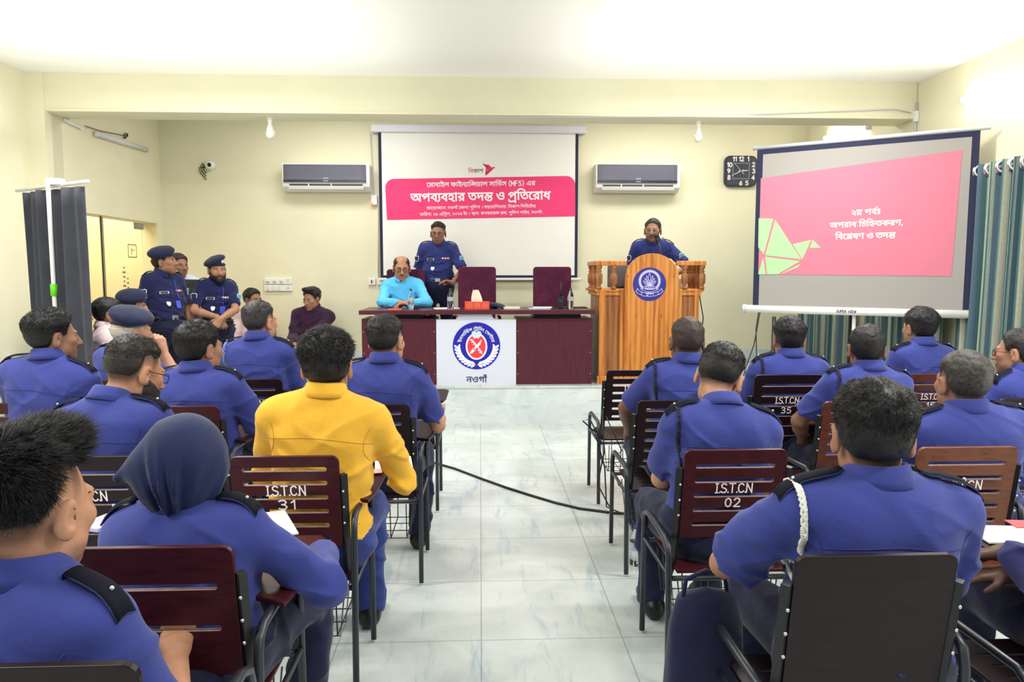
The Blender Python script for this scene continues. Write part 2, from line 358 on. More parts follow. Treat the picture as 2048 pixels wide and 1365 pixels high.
GL={61:"356,622 356,551 336,551 *305,544 *233,497 *169,422 *128,322 128,262 *128,190 *171,105 *235,69 267,69 *292,69 *326,79 348,92 383,31 *357,11 *295,-5 264,-5 *201,-5 *104,61 *49,180 49,260 *49,342 *111,475 *216,567 280,588 216,555 *198,553 *156,551 130,551 -10,551 -10,622",44:"632,622 632,551 527,551 527,0 450,0 450,135 468,82 *433,135 *362,225 *283,281 236,281 *199,281 *148,243 148,205 *148,172 *196,127 243,111 218,34 *164,53 *97,107 *66,172 66,208 *66,256 *113,320 *186,353 223,353 *283,353 *374,309 *443,235 471,189 454,186 *452,209 *450,256 450,281 450,551 -10,551 -10,622|299,323 *299,317 *298,305 297,299 221,322 *219,380 *183,450 *105,487 38,494 51,566 97,553 *145,549 *220,518 *272,462 *299,379",54:"276,622 276,551 171,551 171,0 94,0 94,469 *82,503 *35,551 -2,551 -10,551 -10,622 5,622 *29,622 *81,591 97,559 *96,564 *94,600 94,613 94,688 148,688 170,622",42:"606,622 606,551 501,551 501,0 424,0 *394,60 *289,161 *153,231 76,243 37,339 *133,397 *338,491 447,524 424,482 424,551 -10,551 -10,622|424,474 445,446 *369,421 *201,348 130,304 *184,292 *306,234 *410,146 438,88 429,88 *427,111 *424,157 424,189",10:"358,622 *357,663 *320,699 278,699 206,699 *140,699 *69,717 44,736 *17,756 *-10,819 -10,859 *-10,872 *-7,898 -5,912 69,907 *67,895 *65,877 65,869 *65,847 *74,813 84,802 *98,786 *151,771 200,771 257,771 *310,771 *372,755 394,734 *411,718 *429,663 430,622|242,500 *321,500 *418,447 *464,366 464,325 *464,243 *349,147 236,141 246,152 *291,139 *391,91 *493,28 540,-10 494,-63 *432,-17 *329,50 *229,100 *117,138 46,154 61,223 *96,213 *161,204 207,204 *278,204 *355,238 *385,292 385,320 *385,373 *307,430 247,430 *211,430 *167,416 *148,389 148,370 *148,362 *152,345 154,338 81,323 *76,338 *70,371 70,384 *70,421 *114,473 *191,500|175,465 *170,497 *120,546 73,556 97,601 143,589 *199,567 *250,511 254,468|540,622 540,551 -10,551 -10,622",47:"741,622 741,551 636,551 636,0 559,0 559,335 565,309 *543,341 *494,379 465,379 *450,379 *419,368 *398,338 398,307 *398,296 *399,279 400,271 335,266 *331,307 *295,364 *243,394 213,394 *186,394 *148,373 *128,338 128,316 *128,276 *187,220 241,201 214,127 *166,142 *90,194 *46,270 46,320 *46,365 *90,430 *164,466 208,466 *261,466 *337,427 369,384 354,383 *364,416 *421,451 452,451 *488,451 *540,423 571,397 562,382 *561,403 *559,445 559,467 559,551 -10,551 -10,622",41:"848,622 848,551 130,551 114,560 *156,550 *241,506 *314,455 336,432 341,376 *305,360 *226,322 *153,284 125,265 114,282 *192,266 *310,216 *404,146 447,99 *446,116 *445,152 445,171 445,510 458,510 *513,510 *616,492 *705,450 739,414 *763,389 *792,326 792,288 *792,255 *765,196 *705,158 655,158 *640,158 *611,160 597,163 602,234 *608,233 *626,232 636,232 *685,232 *714,270 714,296 *714,347 *611,425 522,434 522,0 445,0 *404,56 *305,140 *174,197 84,212 48,303 *79,324 *147,362 *218,398 252,414 *214,443 *115,488 48,502 79,570 81,551 -10,551 -10,622",39:"614,622 614,551 509,551 509,0 432,0 432,243 448,187 *415,233 *337,307 *255,351 216,351 *179,351 *128,312 128,274 *128,244 *170,201 214,184 176,113 *115,138 *46,223 46,277 *46,326 *93,391 *166,423 204,423 *256,423 *342,387 *417,325 451,284 437,280 *434,303 *432,348 432,371 432,551 -10,551 -10,622",202:"265,622 265,551 195,551 255,573 *214,540 *172,487 *158,433 158,395 *158,362 *174,288 *191,209 191,166 *191,130 *175,63 *132,6 *53,-38 -10,-52 -31,17 *33,32 *94,77 *113,135 113,168 *113,208 *97,284 *80,358 80,393 *80,431 *94,488 *128,541 157,572 172,551 -10,551 -10,622",55:"276,622 276,551 171,551 171,0 94,0 94,551 -10,551 -10,622 82,622 *66,641 *33,683 20,704 *54,763 *132,860 *238,917 313,917 *366,917 *463,891 *557,842 *653,773 705,731 663,677 *594,733 *483,807 *382,844 325,844 *270,844 *189,806 *130,738 106,693 *114,678 *142,642 160,622",367:"897,622 897,551 792,551 792,0 715,0 715,353 738,290 *707,331 *662,375 640,375 *626,375 *603,359 *573,314 548,268 *521,219 *477,156 *428,127 393,127 *366,127 *316,149 *267,201 240,244 301,281 *328,233 *364,203 385,203 *402,203 *432,221 *468,270 492,314 517,354 *544,410 *591,449 620,449 *654,449 *706,412 741,374 721,373 *717,396 *715,437 715,458 715,551 -10,551 -10,622|509,302 478,271 *470,342 *447,423 425,442 *400,465 *323,488 267,495 292,571 334,551 *382,542 *451,513 *496,468 *519,402 522,355|207,445 *255,445 *353,409 *457,340 513,290 476,246 *429,281 *344,339 *262,373 218,373 *176,373 *128,339 128,304 *128,277 *165,239 202,223 165,152 *109,175 *46,256 46,307 *46,351 *89,413 *162,445",70:"636,622 636,551 531,551 531,0 454,0 *412,56 *310,141 *176,199 84,212 48,303 *79,324 *147,362 *218,398 252,414 *214,443 *115,488 48,502 79,570 81,551 -10,551 -10,622|454,551 135,551 114,560 *156,550 *241,506 *314,455 336,432 341,376 *305,360 *226,322 *153,284 125,265 113,280 *199,268 *328,212 *428,132 470,83 457,79 *456,100 *454,149 454,171|180,-6 *155,-6 *120,26 120,52 *120,78 *155,112 180,112 *205,112 *240,78 240,52 *240,26 *205,-6",50:"692,622 692,551 587,551 587,0 510,0 510,353 533,290 *502,331 *457,375 436,375 *422,375 *398,359 *368,314 343,268 *316,219 *272,156 *223,127 188,127 *161,127 *112,149 *63,200 35,244 96,281 *123,233 *159,203 180,203 *197,203 *228,224 *265,276 289,321 312,354 *338,408 *386,449 415,449 *448,449 *501,412 536,374 516,373 *512,396 *510,437 510,458 510,551 -10,551 -10,622|271,271 *261,339 *240,419 214,441 *189,464 *103,487 38,495 53,571 107,551 *164,542 *240,514 *287,469 *311,403 315,356",43:"422,43 *357,43 *243,85 *144,183 *62,345 29,465 105,485 *141,353 *232,192 *347,119 420,119 *473,119 *548,157 *588,224 588,267 *588,297 *576,345 *555,384 542,398 590,476 *628,421 *664,317 664,266 *664,203 *608,102 *501,43|384,284 *321,284 *249,347 249,402 *249,425 *263,470 271,486 351,462 *344,452 *332,422 332,406 *332,379 *362,355 386,355 *407,355 *449,371 *498,418 527,466 590,476 582,422 *555,377 *496,316 *427,284|731,622 731,551 -10,551 -10,622",131:"-254,707 72,917 110,860 -209,644",593:"256,-135 *183,-39 *111,205 111,332 *111,461 *183,698 256,792 337,792 *270,694 *197,456 197,331 *197,204 *268,-34 338,-135",594:"82,-135 *150,-37 *222,198 222,325 *222,453 *151,691 81,792 163,792 *237,696 *308,452 308,324 *308,196 *237,-41 163,-135",16:"511,628 *552,628 *607,611 626,594 *645,578 *667,531 667,490 667,0 592,0 *584,30 *554,68 *511,87 481,87 *445,87 *383,79 *316,70 272,70 *238,70 *160,85 *90,127 *46,210 46,278 *46,302 *54,355 58,377 135,366 *131,351 *124,309 124,280 *124,236 *150,182 *194,154 *248,144 276,144 *326,144 *409,161 461,161 *504,161 *568,136 590,106 590,463 *590,500 *580,532 569,542 *551,557 514,557 *478,557 *413,525 *362,475 *333,418 333,393 *333,383 *341,361 *367,345 392,345 *403,345 *423,347 434,348 441,278 *431,274 *398,270 376,270 *327,270 *254,330 254,392 *254,432 *295,515 *367,585 *460,628",46:"606,622 606,551 501,551 501,0 424,0 *394,60 *289,161 *153,231 76,243 37,339 *133,397 *338,491 447,524 424,482 424,551 -10,551 -10,622|424,474 445,446 *369,421 *201,348 130,304 *184,292 *306,234 *410,146 438,88 429,88 *427,111 *424,157 424,189|185,-6 *160,-6 *125,26 125,52 *125,78 *160,112 185,112 *210,112 *245,78 245,52 *245,26 *210,-6",8:"903,622 903,551 798,551 798,0 721,0 *692,59 *606,148 557,180 582,246 *620,224 *702,148 724,109 *723,124 *722,150 *721,178 721,194 721,551 -10,551 -10,622|376,91 *308,91 *184,155 *75,308 29,442 102,466 *138,362 *217,229 *315,167 378,167 *433,167 *500,202 *530,263 530,300 *530,358 *467,430 420,430 *387,430 *353,401 353,372 *353,365 *357,341 361,331 285,316 *278,337 *271,372 271,388 *271,425 *312,475 *377,500 413,500 *472,500 *558,447 *606,355 606,294 *606,240 *556,147 *454,91|344,465 *339,497 *290,546 243,556 267,601 312,589 *369,567 *419,511 423,468",40:"726,622 726,551 621,551 621,0 544,0 544,396 566,332 *525,392 *457,477 *396,531 *334,556 298,556 *258,556 *193,526 *139,476 116,447 108,445 *124,455 *155,465 174,465 *232,465 *286,402 286,356 *286,345 *284,325 282,320 265,326 *277,339 *299,363 *324,387 337,400 461,516 510,463 226,195 167,250 249,328 213,285 183,262 *198,279 *219,318 219,343 *219,368 *189,398 160,398 *144,398 *114,390 98,380 22,452 *62,505 *146,584 *238,629 291,629 *347,629 *437,587 *521,504 567,441 549,446 *546,470 *544,526 544,558 544,688 597,688 620,622",51:"242,500 *321,500 *418,447 *464,366 464,325 *464,243 *349,147 236,141 246,152 *291,139 *391,91 *493,28 540,-10 494,-63 *432,-17 *329,50 *229,100 *117,138 46,154 61,223 *96,213 *161,204 207,204 *278,204 *355,238 *385,292 385,320 *385,373 *307,430 247,430 *211,430 *167,416 *148,389 148,370 *148,362 *152,345 154,338 81,323 *76,338 *70,371 70,384 *70,421 *114,473 *191,500|175,465 *170,497 *120,546 73,556 97,601 143,589 *199,567 *250,511 254,468|540,622 540,551 -10,551 -10,622",35:"407,50 *325,50 *183,131 *70,313 29,466 105,486 *140,362 *223,202 *332,126 405,126 *452,126 *516,149 *555,191 *573,246 573,278 *573,320 *541,389 *483,429 444,429 *404,429 *369,395 369,367 *369,357 *373,335 378,321 301,306 *295,325 *288,361 288,380 *288,419 *327,472 *396,500 440,500 *502,500 *596,443 *650,341 650,274 *650,211 *597,110 *489,50|717,622 717,551 -10,551 -10,622",37:"613,622 613,551 159,551 159,253 145,273 *185,318 *287,396 *407,461 475,486 540,422 *521,387 *498,321 *487,249 487,205 *487,156 *503,66 522,10 447,-7 *429,51 *409,162 409,222 *409,263 *421,335 *442,392 453,410 465,405 *408,382 *300,316 *196,230 141,175 82,215 82,551 -10,551 -10,622",357:"507,304 *472,304 *420,318 *372,350 341,377 *316,400 *289,417 273,417 *257,417 *230,396 230,375 *230,357 *253,326 272,308 217,253 *187,280 *148,341 148,380 *148,417 *182,465 *235,489 261,489 *302,489 *360,458 392,429 *427,398 *473,371 504,371 *536,371 *574,405 574,442 *574,480 *533,549 504,575 583,591 *599,577 *630,532 *651,475 651,442 *651,397 *619,336 *556,304|731,622 731,551 -10,551 -10,622|421,-55 *334,-55 *187,10 *69,159 24,284 99,307 *134,210 *222,83 *340,20 417,20 *507,20 *581,87 581,143 *581,176 *556,226 *507,254 472,254 *448,254 *418,238 *403,211 403,194 *403,187 *408,160 412,149 337,135 *331,152 *324,192 324,206 *324,243 *364,293 *430,319 468,319 *530,319 *614,270 *657,189 657,140 *657,81 *603,-7 *498,-55",18:"509,629 *586,629 *671,551 671,483 *671,435 *622,359 *536,303 480,282 449,354 *516,376 *591,435 591,482 *591,519 *549,558 509,558 *473,558 *409,534 *359,497 *331,456 331,439 *331,423 *351,400 386,395 365,321 *308,332 *251,388 251,431 *251,465 *292,534 *364,593 *457,629|681,225 *681,142 *558,42 453,42 *383,42 *257,92 *150,202 *61,380 28,507 103,529 *143,386 *242,204 *371,118 455,118 *518,118 *600,171 600,228 *600,267 *549,321 509,338 589,373 *633,349 *681,273",132:"-95,-233 -170,-233 *-183,-189 *-236,-147 -280,-147 *-316,-147 *-378,-155 *-446,-164 -492,-164 *-525,-164 *-597,-151 *-658,-116 *-696,-52 -696,-2 *-696,15 *-691,47 -687,58 -611,48 *-614,35 *-618,14 -618,0 *-618,-36 *-584,-76 *-527,-92 -495,-92 *-459,-92 *-397,-83 *-336,-75 -301,-75 *-258,-75 *-194,-99 -172,-129 -172,121 -95,184",38:"606,622 606,551 501,551 501,0 424,0 *394,60 *289,161 *153,231 76,243 37,339 *133,397 *338,491 447,524 424,482 424,622|424,474 445,446 *369,421 *201,348 130,304 *184,292 *306,234 *410,146 438,88 429,88 *427,111 *424,157 424,189|240,629 *252,629 *280,626 293,624 287,552 *281,553 *264,554 251,554 *221,554 *188,529 188,509 *188,483 *234,446 293,423 233,378 *195,397 *139,440 *109,492 109,524 *109,551 *137,599 *195,629",9:"898,622 898,551 798,551 798,0 721,0 *692,59 *606,148 557,180 582,246 *620,224 *702,148 724,109 *723,124 *722,150 *721,178 721,194 721,551 -10,551 -10,622|376,91 *308,91 *184,155 *75,308 29,442 102,466 *138,362 *217,229 *315,167 378,167 *433,167 *500,202 *530,262 530,300 *530,358 *467,430 420,430 *387,430 *353,401 353,372 *353,365 *357,341 361,331 285,316 *278,337 *271,372 271,388 *271,425 *312,475 *377,500 413,500 *472,500 *558,447 *606,355 606,294 *606,240 *556,147 *454,91|344,465 *339,497 *290,546 243,556 267,601 312,589 *369,567 *419,511 423,468|1168,622 1168,551 1063,551 1063,0 986,0 986,479 *969,518 *926,551 897,551 887,551 887,622 897,622 *925,622 *974,591 990,559 *989,564 *986,600 986,613 986,688 1039,688 1062,622",27:"401,63 *342,63 *234,105 *139,198 *60,353 29,465 105,485 *139,362 *223,209 *333,139 404,139 *478,139 *554,203 554,268 *554,299 *538,343 530,358 590,358 *562,329 *501,283 *432,257 391,257 *352,257 *292,287 *258,344 258,384 *258,428 *320,519 394,553 *374,552 *323,551 298,551 -10,551 -10,622 927,622 927,551 614,551 *590,551 *552,553 535,554 *451,516 *365,454 *335,403 335,380 *335,352 *367,328 387,328 *425,328 *485,363 523,396 609,365 *618,345 *630,286 630,254 *630,204 *585,117 *484,63|801,205 *801,156 *817,66 836,10 761,-7 *743,51 *723,162 723,222 *723,275 *742,359 755,388 *679,389 *572,426 *500,495 475,543 551,559 *567,530 *616,485 *694,459 751,459 *765,459 *791,461 806,462 845,392 *821,347 *801,261",611:"147,414 *121,414 *85,446 85,482 *85,520 *121,550 147,550 *173,550 *209,520 209,482 *209,446 *173,414|147,-14 *121,-14 *85,18 85,54 *85,92 *121,122 147,122 *173,122 *209,92 209,54 *209,18 *173,-14",22:"484,0 484,425 505,362 *470,412 *409,485 *353,533 *295,556 263,556 *210,556 *145,501 120,465 106,457 *120,470 *178,487 216,487 *262,487 *319,451 *346,396 346,369 *346,310 *266,217 182,172 131,245 *186,268 *266,325 266,365 *266,387 *232,417 200,417 *174,417 *129,405 103,392 22,458 *53,510 *123,587 *206,629 255,629 *305,629 *388,594 *467,524 507,472 489,483 *487,497 *484,555 484,585 484,688 537,688 560,622 666,622 666,551 561,551 561,0",5:"42,861 *38,811 *-1,731 *-74,685 -131,685 *-189,685 *-265,731 *-305,810 -310,860 -241,869 *-236,814 *-188,751 -135,751 *-85,751 *-33,812 -28,870|-90,830 *-90,810 *-115,788 -134,788 *-156,788 *-178,813 -178,833 *-178,849 *-157,873 -135,873 *-112,873 *-90,851",57:"-286,-266 *-313,-266 *-377,-243 *-422,-193 -422,-151 *-422,-100 *-344,-39 -274,-39 *-212,-39 *-97,-84 *22,-164 89,-217 44,-271 *-23,-215 *-133,-141 *-231,-103 -279,-103 *-315,-103 *-351,-131 -351,-153 *-351,-181 *-312,-204 -286,-204 *-249,-204 *-204,-173 *-180,-127 *-172,-78 -172,-59 -172,8 -95,8 -95,-45 *-95,-73 *-108,-148 *-147,-219 *-223,-266",48:"687,622 687,551 582,551 582,0 505,0 505,512 510,532 *507,549 *505,585 505,607 505,688 558,688 582,622|361,629 *400,629 *466,599 *518,545 534,509 530,404 *499,476 *415,556 363,556 *324,556 *276,513 276,471 *276,431 *341,380 413,377 406,300 *340,304 *255,350 *215,425 215,474 *215,527 *257,596 *324,629|77,629 *119,629 *194,595 *242,521 242,461 *242,420 *202,346 *119,300 54,300 48,377 *99,378 *157,405 *181,447 181,468 *181,509 *129,556 76,556 *58,556 *23,551 -1,545 -9,620 *16,625 *55,629",641:"194,0 194,622 275,622 275,0",45:"636,622 636,551 531,551 531,0 454,0 *412,56 *310,141 *176,199 84,212 48,303 *79,324 *147,362 *218,398 252,414 *214,443 *115,488 48,502 79,570 81,551 -10,551 -10,622|454,551 135,551 114,560 *156,550 *241,506 *314,455 336,432 341,376 *305,360 *226,322 *153,284 125,265 113,280 *199,268 *328,212 *428,132 470,83 457,79 *456,100 *454,149 454,171",20:"817,622 817,551 492,551 492,489 492,473 492,0 415,0 *386,59 *282,163 *149,234 76,243 37,339 *134,395 *328,483 437,517 415,475 415,551 -10,551 -10,622|415,467 436,438 *385,424 *276,378 *173,328 130,304 *186,293 *305,231 *404,142 428,90 420,88 *418,111 *415,157 415,189|761,288 *761,255 *735,196 *675,158 625,158 *609,158 *580,160 566,163 572,235 *578,234 *595,233 606,233 *654,233 *683,270 683,296 *683,349 *580,424 479,438 482,513 *559,505 *685,444 *761,349",30:"577,622 577,551 172,551 172,205 *172,161 *182,125 189,117 *207,96 244,96 *283,96 *353,134 379,162 *408,193 *439,263 439,299 *439,331 *407,364 370,364 *358,364 *330,360 317,357 306,428 *325,433 *366,439 389,439 *426,439 *484,411 *517,351 517,303 *517,244 *459,133 415,95 *378,63 *291,24 239,24 *202,24 *149,46 132,63 *116,82 *95,136 95,191 95,551 -10,551 -10,622|395,622 *394,663 *357,699 315,699 221,699 *156,699 *85,717 60,736 *33,756 *6,819 6,859 *6,872 *9,897 11,912 85,907 *83,896 *81,879 81,869 *81,847 *90,813 100,802 *114,786 *167,771 216,771 294,771 *347,771 *409,755 431,734 *448,718 *466,663 467,622",32:"722,622 722,551 356,551 356,372 *356,343 *374,316 393,316 *412,316 *453,340 *501,392 529,433 589,442 *621,395 *656,295 656,245 *656,182 *601,82 *494,24 417,24 *351,24 *237,70 *141,173 *61,342 29,465 105,485 *141,346 *228,177 *340,100 413,100 *493,100 *580,180 580,243 *580,288 *555,352 535,373 581,392 *551,341 *488,275 *425,242 394,242 *371,242 *331,255 317,268 *301,282 *279,333 279,393 279,551 -10,551 -10,622",21:"706,622 706,551 601,551 601,0 524,0 *496,41 *424,117 *336,181 *230,227 166,238 142,331 190,296 *283,280 *412,215 *499,135 526,97 *525,120 *524,166 524,193 524,688 577,688 600,622|450,470 *450,412 *387,331 *278,284 209,276 162,285 142,331 *223,337 *326,372 *375,429 375,466 *375,497 *347,547 316,571 371,625 *405,594 *450,515|182,430 *121,430 *49,493 49,548 *49,571 *62,613 71,628 147,607 *140,597 *130,568 130,552 *130,526 *159,501 182,501 *202,501 *246,517 *293,565 316,612 371,625 373,575 *353,531 *297,466 *226,430",77:"127,539 *127,561 *148,605 170,631 233,596 *221,583 *211,560 211,549 *211,535 *227,517 *272,504 316,495 *420,476 *500,397 500,335 *500,269 *389,175 289,168 *279,168 *259,172 249,175 289,184 *333,169 *423,122 *511,63 553,28 507,-26 *448,23 *347,90 *248,135 *136,169 65,185 80,256 *115,246 *187,233 241,233 *342,233 *421,287 421,332 *421,357 *398,392 *342,417 290,427 *232,439 *160,469 *127,511",83:"237,0 *198,0 *147,22 132,38 *114,56 *91,110 91,164 91,481 *91,506 *81,534 *52,546 22,547 31,624 *69,623 *120,609 136,595 *153,580 *167,533 167,501 167,355 *198,366 *253,375 269,375 *280,375 *308,372 318,370 *347,363 *386,360 408,360 *446,360 *495,382 514,418 586,383 *573,350 *529,310 *473,292 442,292 *433,292 *410,294 398,297 418,312 *433,292 *448,241 448,213 *448,147 *391,51 *296,0|238,71 *271,71 *320,96 *353,137 *369,187 369,212 *369,249 *340,289 *297,304 274,304 *241,304 *190,292 167,281 167,168 *167,135 *177,100 184,92 *192,84 *215,71",597:"190,116 197,105 *188,70 *161,-6 *130,-82 113,-119 46,-119 *61,-60 *86,64 93,116",75:"290,91 *227,91 *128,139 *72,238 72,313 *72,372 *120,477 *221,544 300,544 *381,544 *477,482 *520,381 520,320 *520,261 *471,156 *370,91|301,473 *259,473 *192,435 *153,362 153,311 *153,270 *180,202 *241,162 291,162 *336,162 *403,203 *439,276 439,324 *439,370 *408,437 *347,473",81:"347,39 *295,39 *201,78 *119,171 *49,331 21,452 96,475 *117,376 *167,239 *226,154 *299,115 342,115 *407,115 *483,193 483,271 *483,315 *458,375 449,391 489,392 *472,348 *428,287 *373,257 340,257 *319,257 *284,269 270,282 *255,296 *235,346 235,400 235,451 *235,476 *225,504 *196,516 166,517 175,593 *216,592 *270,576 286,560 *300,545 *312,501 312,471 312,379 *312,354 *328,328 348,328 *364,328 *395,346 *427,393 443,438 499,452 *518,427 *544,364 *559,298 559,268 *559,203 *514,99 *420,39",6:"123,314 *186,276 *299,171 *392,51 424,-8 359,-41 *318,22 *237,123 *140,209 73,250|78,486 *78,527 *115,588 *179,622 219,622 *259,622 *323,588 *360,527 360,486 *360,445 *323,383 *259,349 219,349 *179,349 *115,383 *78,444|147,486 *147,452 *188,414 219,414 *251,414 *291,453 291,486 *291,520 *251,557 219,557 *188,557 *147,518",437:"500,305 *430,305 *337,373 312,437 324,439 *317,407 *286,343 *235,300 197,300 *168,300 *117,321 *66,372 37,417 98,453 *127,404 *164,376 186,376 *210,376 *247,408 *269,484 271,551 340,551 *348,514 *374,449 *413,399 *466,371 501,371 *536,371 *573,408 573,442 *573,480 *532,549 503,575 583,591 *599,577 *630,532 *650,475 650,442 *650,372 *570,305|731,622 731,551 -10,551 -10,622|455,319 *509,319 *585,291 *631,246 *652,194 652,169 *652,135 *627,83 *578,46 *510,23 466,18 469,43 *507,34 *585,4 *664,-35 703,-60 667,-117 *619,-85 *527,-38 *434,-4 *336,21 282,30 295,100 *328,90 *388,81 425,81 *507,81 *575,128 575,168 *575,210 *514,255 464,255 *421,255 *385,226 385,200 *385,192 *389,175 391,169 318,154 *314,168 *307,200 307,213 *307,247 *344,294 *411,319",454:"813,622 813,551 501,551 501,288 498,274 *500,255 *501,215 501,195 501,0 424,0 *394,60 *289,161 *153,231 76,243 37,339 *133,397 *338,491 447,524 424,482 424,551 -10,551 -10,622|424,474 445,446 *369,421 *201,348 130,304 *184,292 *306,234 *410,146 438,88 429,88 *427,111 *424,157 424,189|638,164 *601,164 *535,194 *481,262 461,317 498,385 *513,332 *552,265 *600,233 628,233 *651,233 *691,262 691,298 *691,319 *673,355 *631,382 595,389 610,463 *652,455 *723,414 *767,348 767,299 *767,238 *697,164|185,-6 *160,-6 *125,26 125,52 *125,78 *160,112 185,112 *210,112 *245,78 245,52 *245,26 *210,-6",370:"192,471 *237,471 *309,442 *371,391 400,358 399,268 *357,323 *255,399 207,399 *174,399 *128,365 128,331 *128,304 *165,266 202,250 165,179 *109,203 *46,283 46,334 *46,381 *90,441 *157,471|858,622 858,551 452,551 452,205 *452,161 *462,125 469,117 *487,96 524,96 *563,96 *633,134 659,162 *688,193 *719,263 719,299 *719,331 *687,364 650,364 *638,364 *610,360 597,357 586,428 *605,433 *646,439 669,439 *706,439 *764,411 *797,351 797,303 *797,244 *739,133 695,95 *658,63 *571,24 519,24 *482,24 *429,46 412,63 *396,82 *375,136 375,191 375,337 379,363 *377,383 *375,422 375,444 375,551 -10,551 -10,622|675,622 *674,663 *637,699 595,699 501,699 *436,699 *365,717 340,736 *313,756 *286,819 286,859 *286,872 *289,897 291,912 365,907 *363,896 *361,879 361,869 *361,847 *370,813 380,802 *394,786 *447,771 496,771 574,771 *627,771 *689,755 711,734 *728,718 *746,663 747,622",7:"78,486 *78,527 *115,588 *179,622 219,622 *259,622 *323,588 *360,527 360,486 *360,445 *323,383 *259,349 219,349 *179,349 *115,383 *78,444|147,486 *147,452 *188,414 219,414 *251,414 *291,453 291,486 *291,518 *251,557 219,557 *188,557 *147,518|78,137 *78,178 *115,239 *179,273 219,273 *259,273 *323,240 *360,179 360,137 *360,96 *323,34 *259,0 219,0 *179,0 *115,34 *78,96|147,137 *147,104 *188,65 219,65 *251,65 *291,104 291,137 *291,170 *251,208 219,208 *188,208 *147,169",25:"577,622 577,551 172,551 172,521 168,458 *170,445 *172,399 172,378 172,205 *172,161 *182,125 189,117 *207,96 244,96 *284,96 *352,134 379,162 *407,192 *438,259 438,296 *438,329 *401,349 368,349 363,349 *317,349 *261,364 235,377 *212,390 *173,425 161,447 171,534 *192,498 *238,449 *307,423 361,423 377,423 *415,423 *456,413 472,403 *495,389 *517,340 517,306 *517,245 *459,133 415,95 *377,62 *291,24 238,24 *201,24 *149,46 132,63 *116,82 *95,136 95,191 95,551 -10,551 -10,622",447:"242,500 *321,500 *418,447 *464,366 464,325 *464,243 *349,146 236,140 246,152 *291,139 *391,91 *493,28 540,-10 494,-63 *432,-17 *329,50 *229,100 *117,138 46,154 61,223 *96,213 *161,204 207,204 *278,204 *355,238 *385,292 385,320 *385,373 *307,430 247,430 *211,430 *167,416 *148,389 148,370 *148,362 *152,345 154,338 81,323 *76,338 *70,371 70,384 *70,421 *114,473 *191,500|175,465 *170,497 *120,546 73,556 97,601 143,589 *199,567 *250,511 254,468|761,622 761,551 -10,551 -10,622|580,425 *641,425 *715,356 715,301 *715,270 *690,208 *622,154 559,135 535,207 *584,220 *640,262 640,293 *640,328 *600,356 574,356 *550,356 *503,329 *463,280 446,246 398,279 *423,328 *478,392 *542,425",34:"630,622 630,551 525,551 525,0 448,0 448,425 468,363 *422,430 *340,515 *262,556 222,556 *191,556 *146,532 *122,491 122,463 *122,431 *153,387 *220,361 275,355 269,272 *203,278 *100,323 *40,404 40,462 *40,516 *88,591 *166,629 211,629 *263,629 *348,593 *428,524 470,473 454,477 *451,494 *448,551 448,576 448,688 501,688 524,622",421:"687,622 687,551 582,551 582,269 505,269 505,512 510,532 *507,549 *505,585 505,607 505,688 558,688 582,622|361,629 *400,629 *466,599 *518,545 534,509 530,404 *499,476 *415,556 363,556 *324,556 *276,513 276,471 *276,431 *341,380 413,377 406,300 *340,304 *255,350 *215,425 215,474 *215,527 *257,596 *324,629|77,629 *119,629 *194,595 *242,521 242,461 *242,420 *202,346 *119,300 54,300 48,377 *99,378 *157,405 *181,447 181,468 *181,509 *129,556 76,556 *58,556 *23,551 -1,545 -9,620 *16,625 *55,629|232,247 *273,247 *342,214 361,183 *372,206 *409,227 434,227 *464,227 *515,198 544,173 506,188 *505,202 *505,232 505,245 505,286 582,286 582,0 505,0 505,159 538,97 *513,125 *471,159 446,159 *425,159 *397,134 397,105 *397,96 *398,80 399,73 338,70 *331,122 *278,179 239,179 *210,179 *179,149 179,128 *179,100 *218,65 263,48 234,-20 *174,2 *101,73 101,132 *101,181 *175,247",49:"643,622 643,551 538,551 538,0 461,0 *412,58 *308,143 *176,199 84,212 48,303 *98,335 *216,398 280,425 339,432 341,376 *291,354 *183,301 142,275 *215,261 *330,210 *423,140 463,99 *463,116 *461,152 461,171 461,312 465,334 *464,358 *461,409 461,434 461,551 -10,551 -10,622|77,569 118,555 *180,538 *307,477 *423,398 468,355 467,264 *429,306 *330,382 *218,445 *102,491 48,502",}
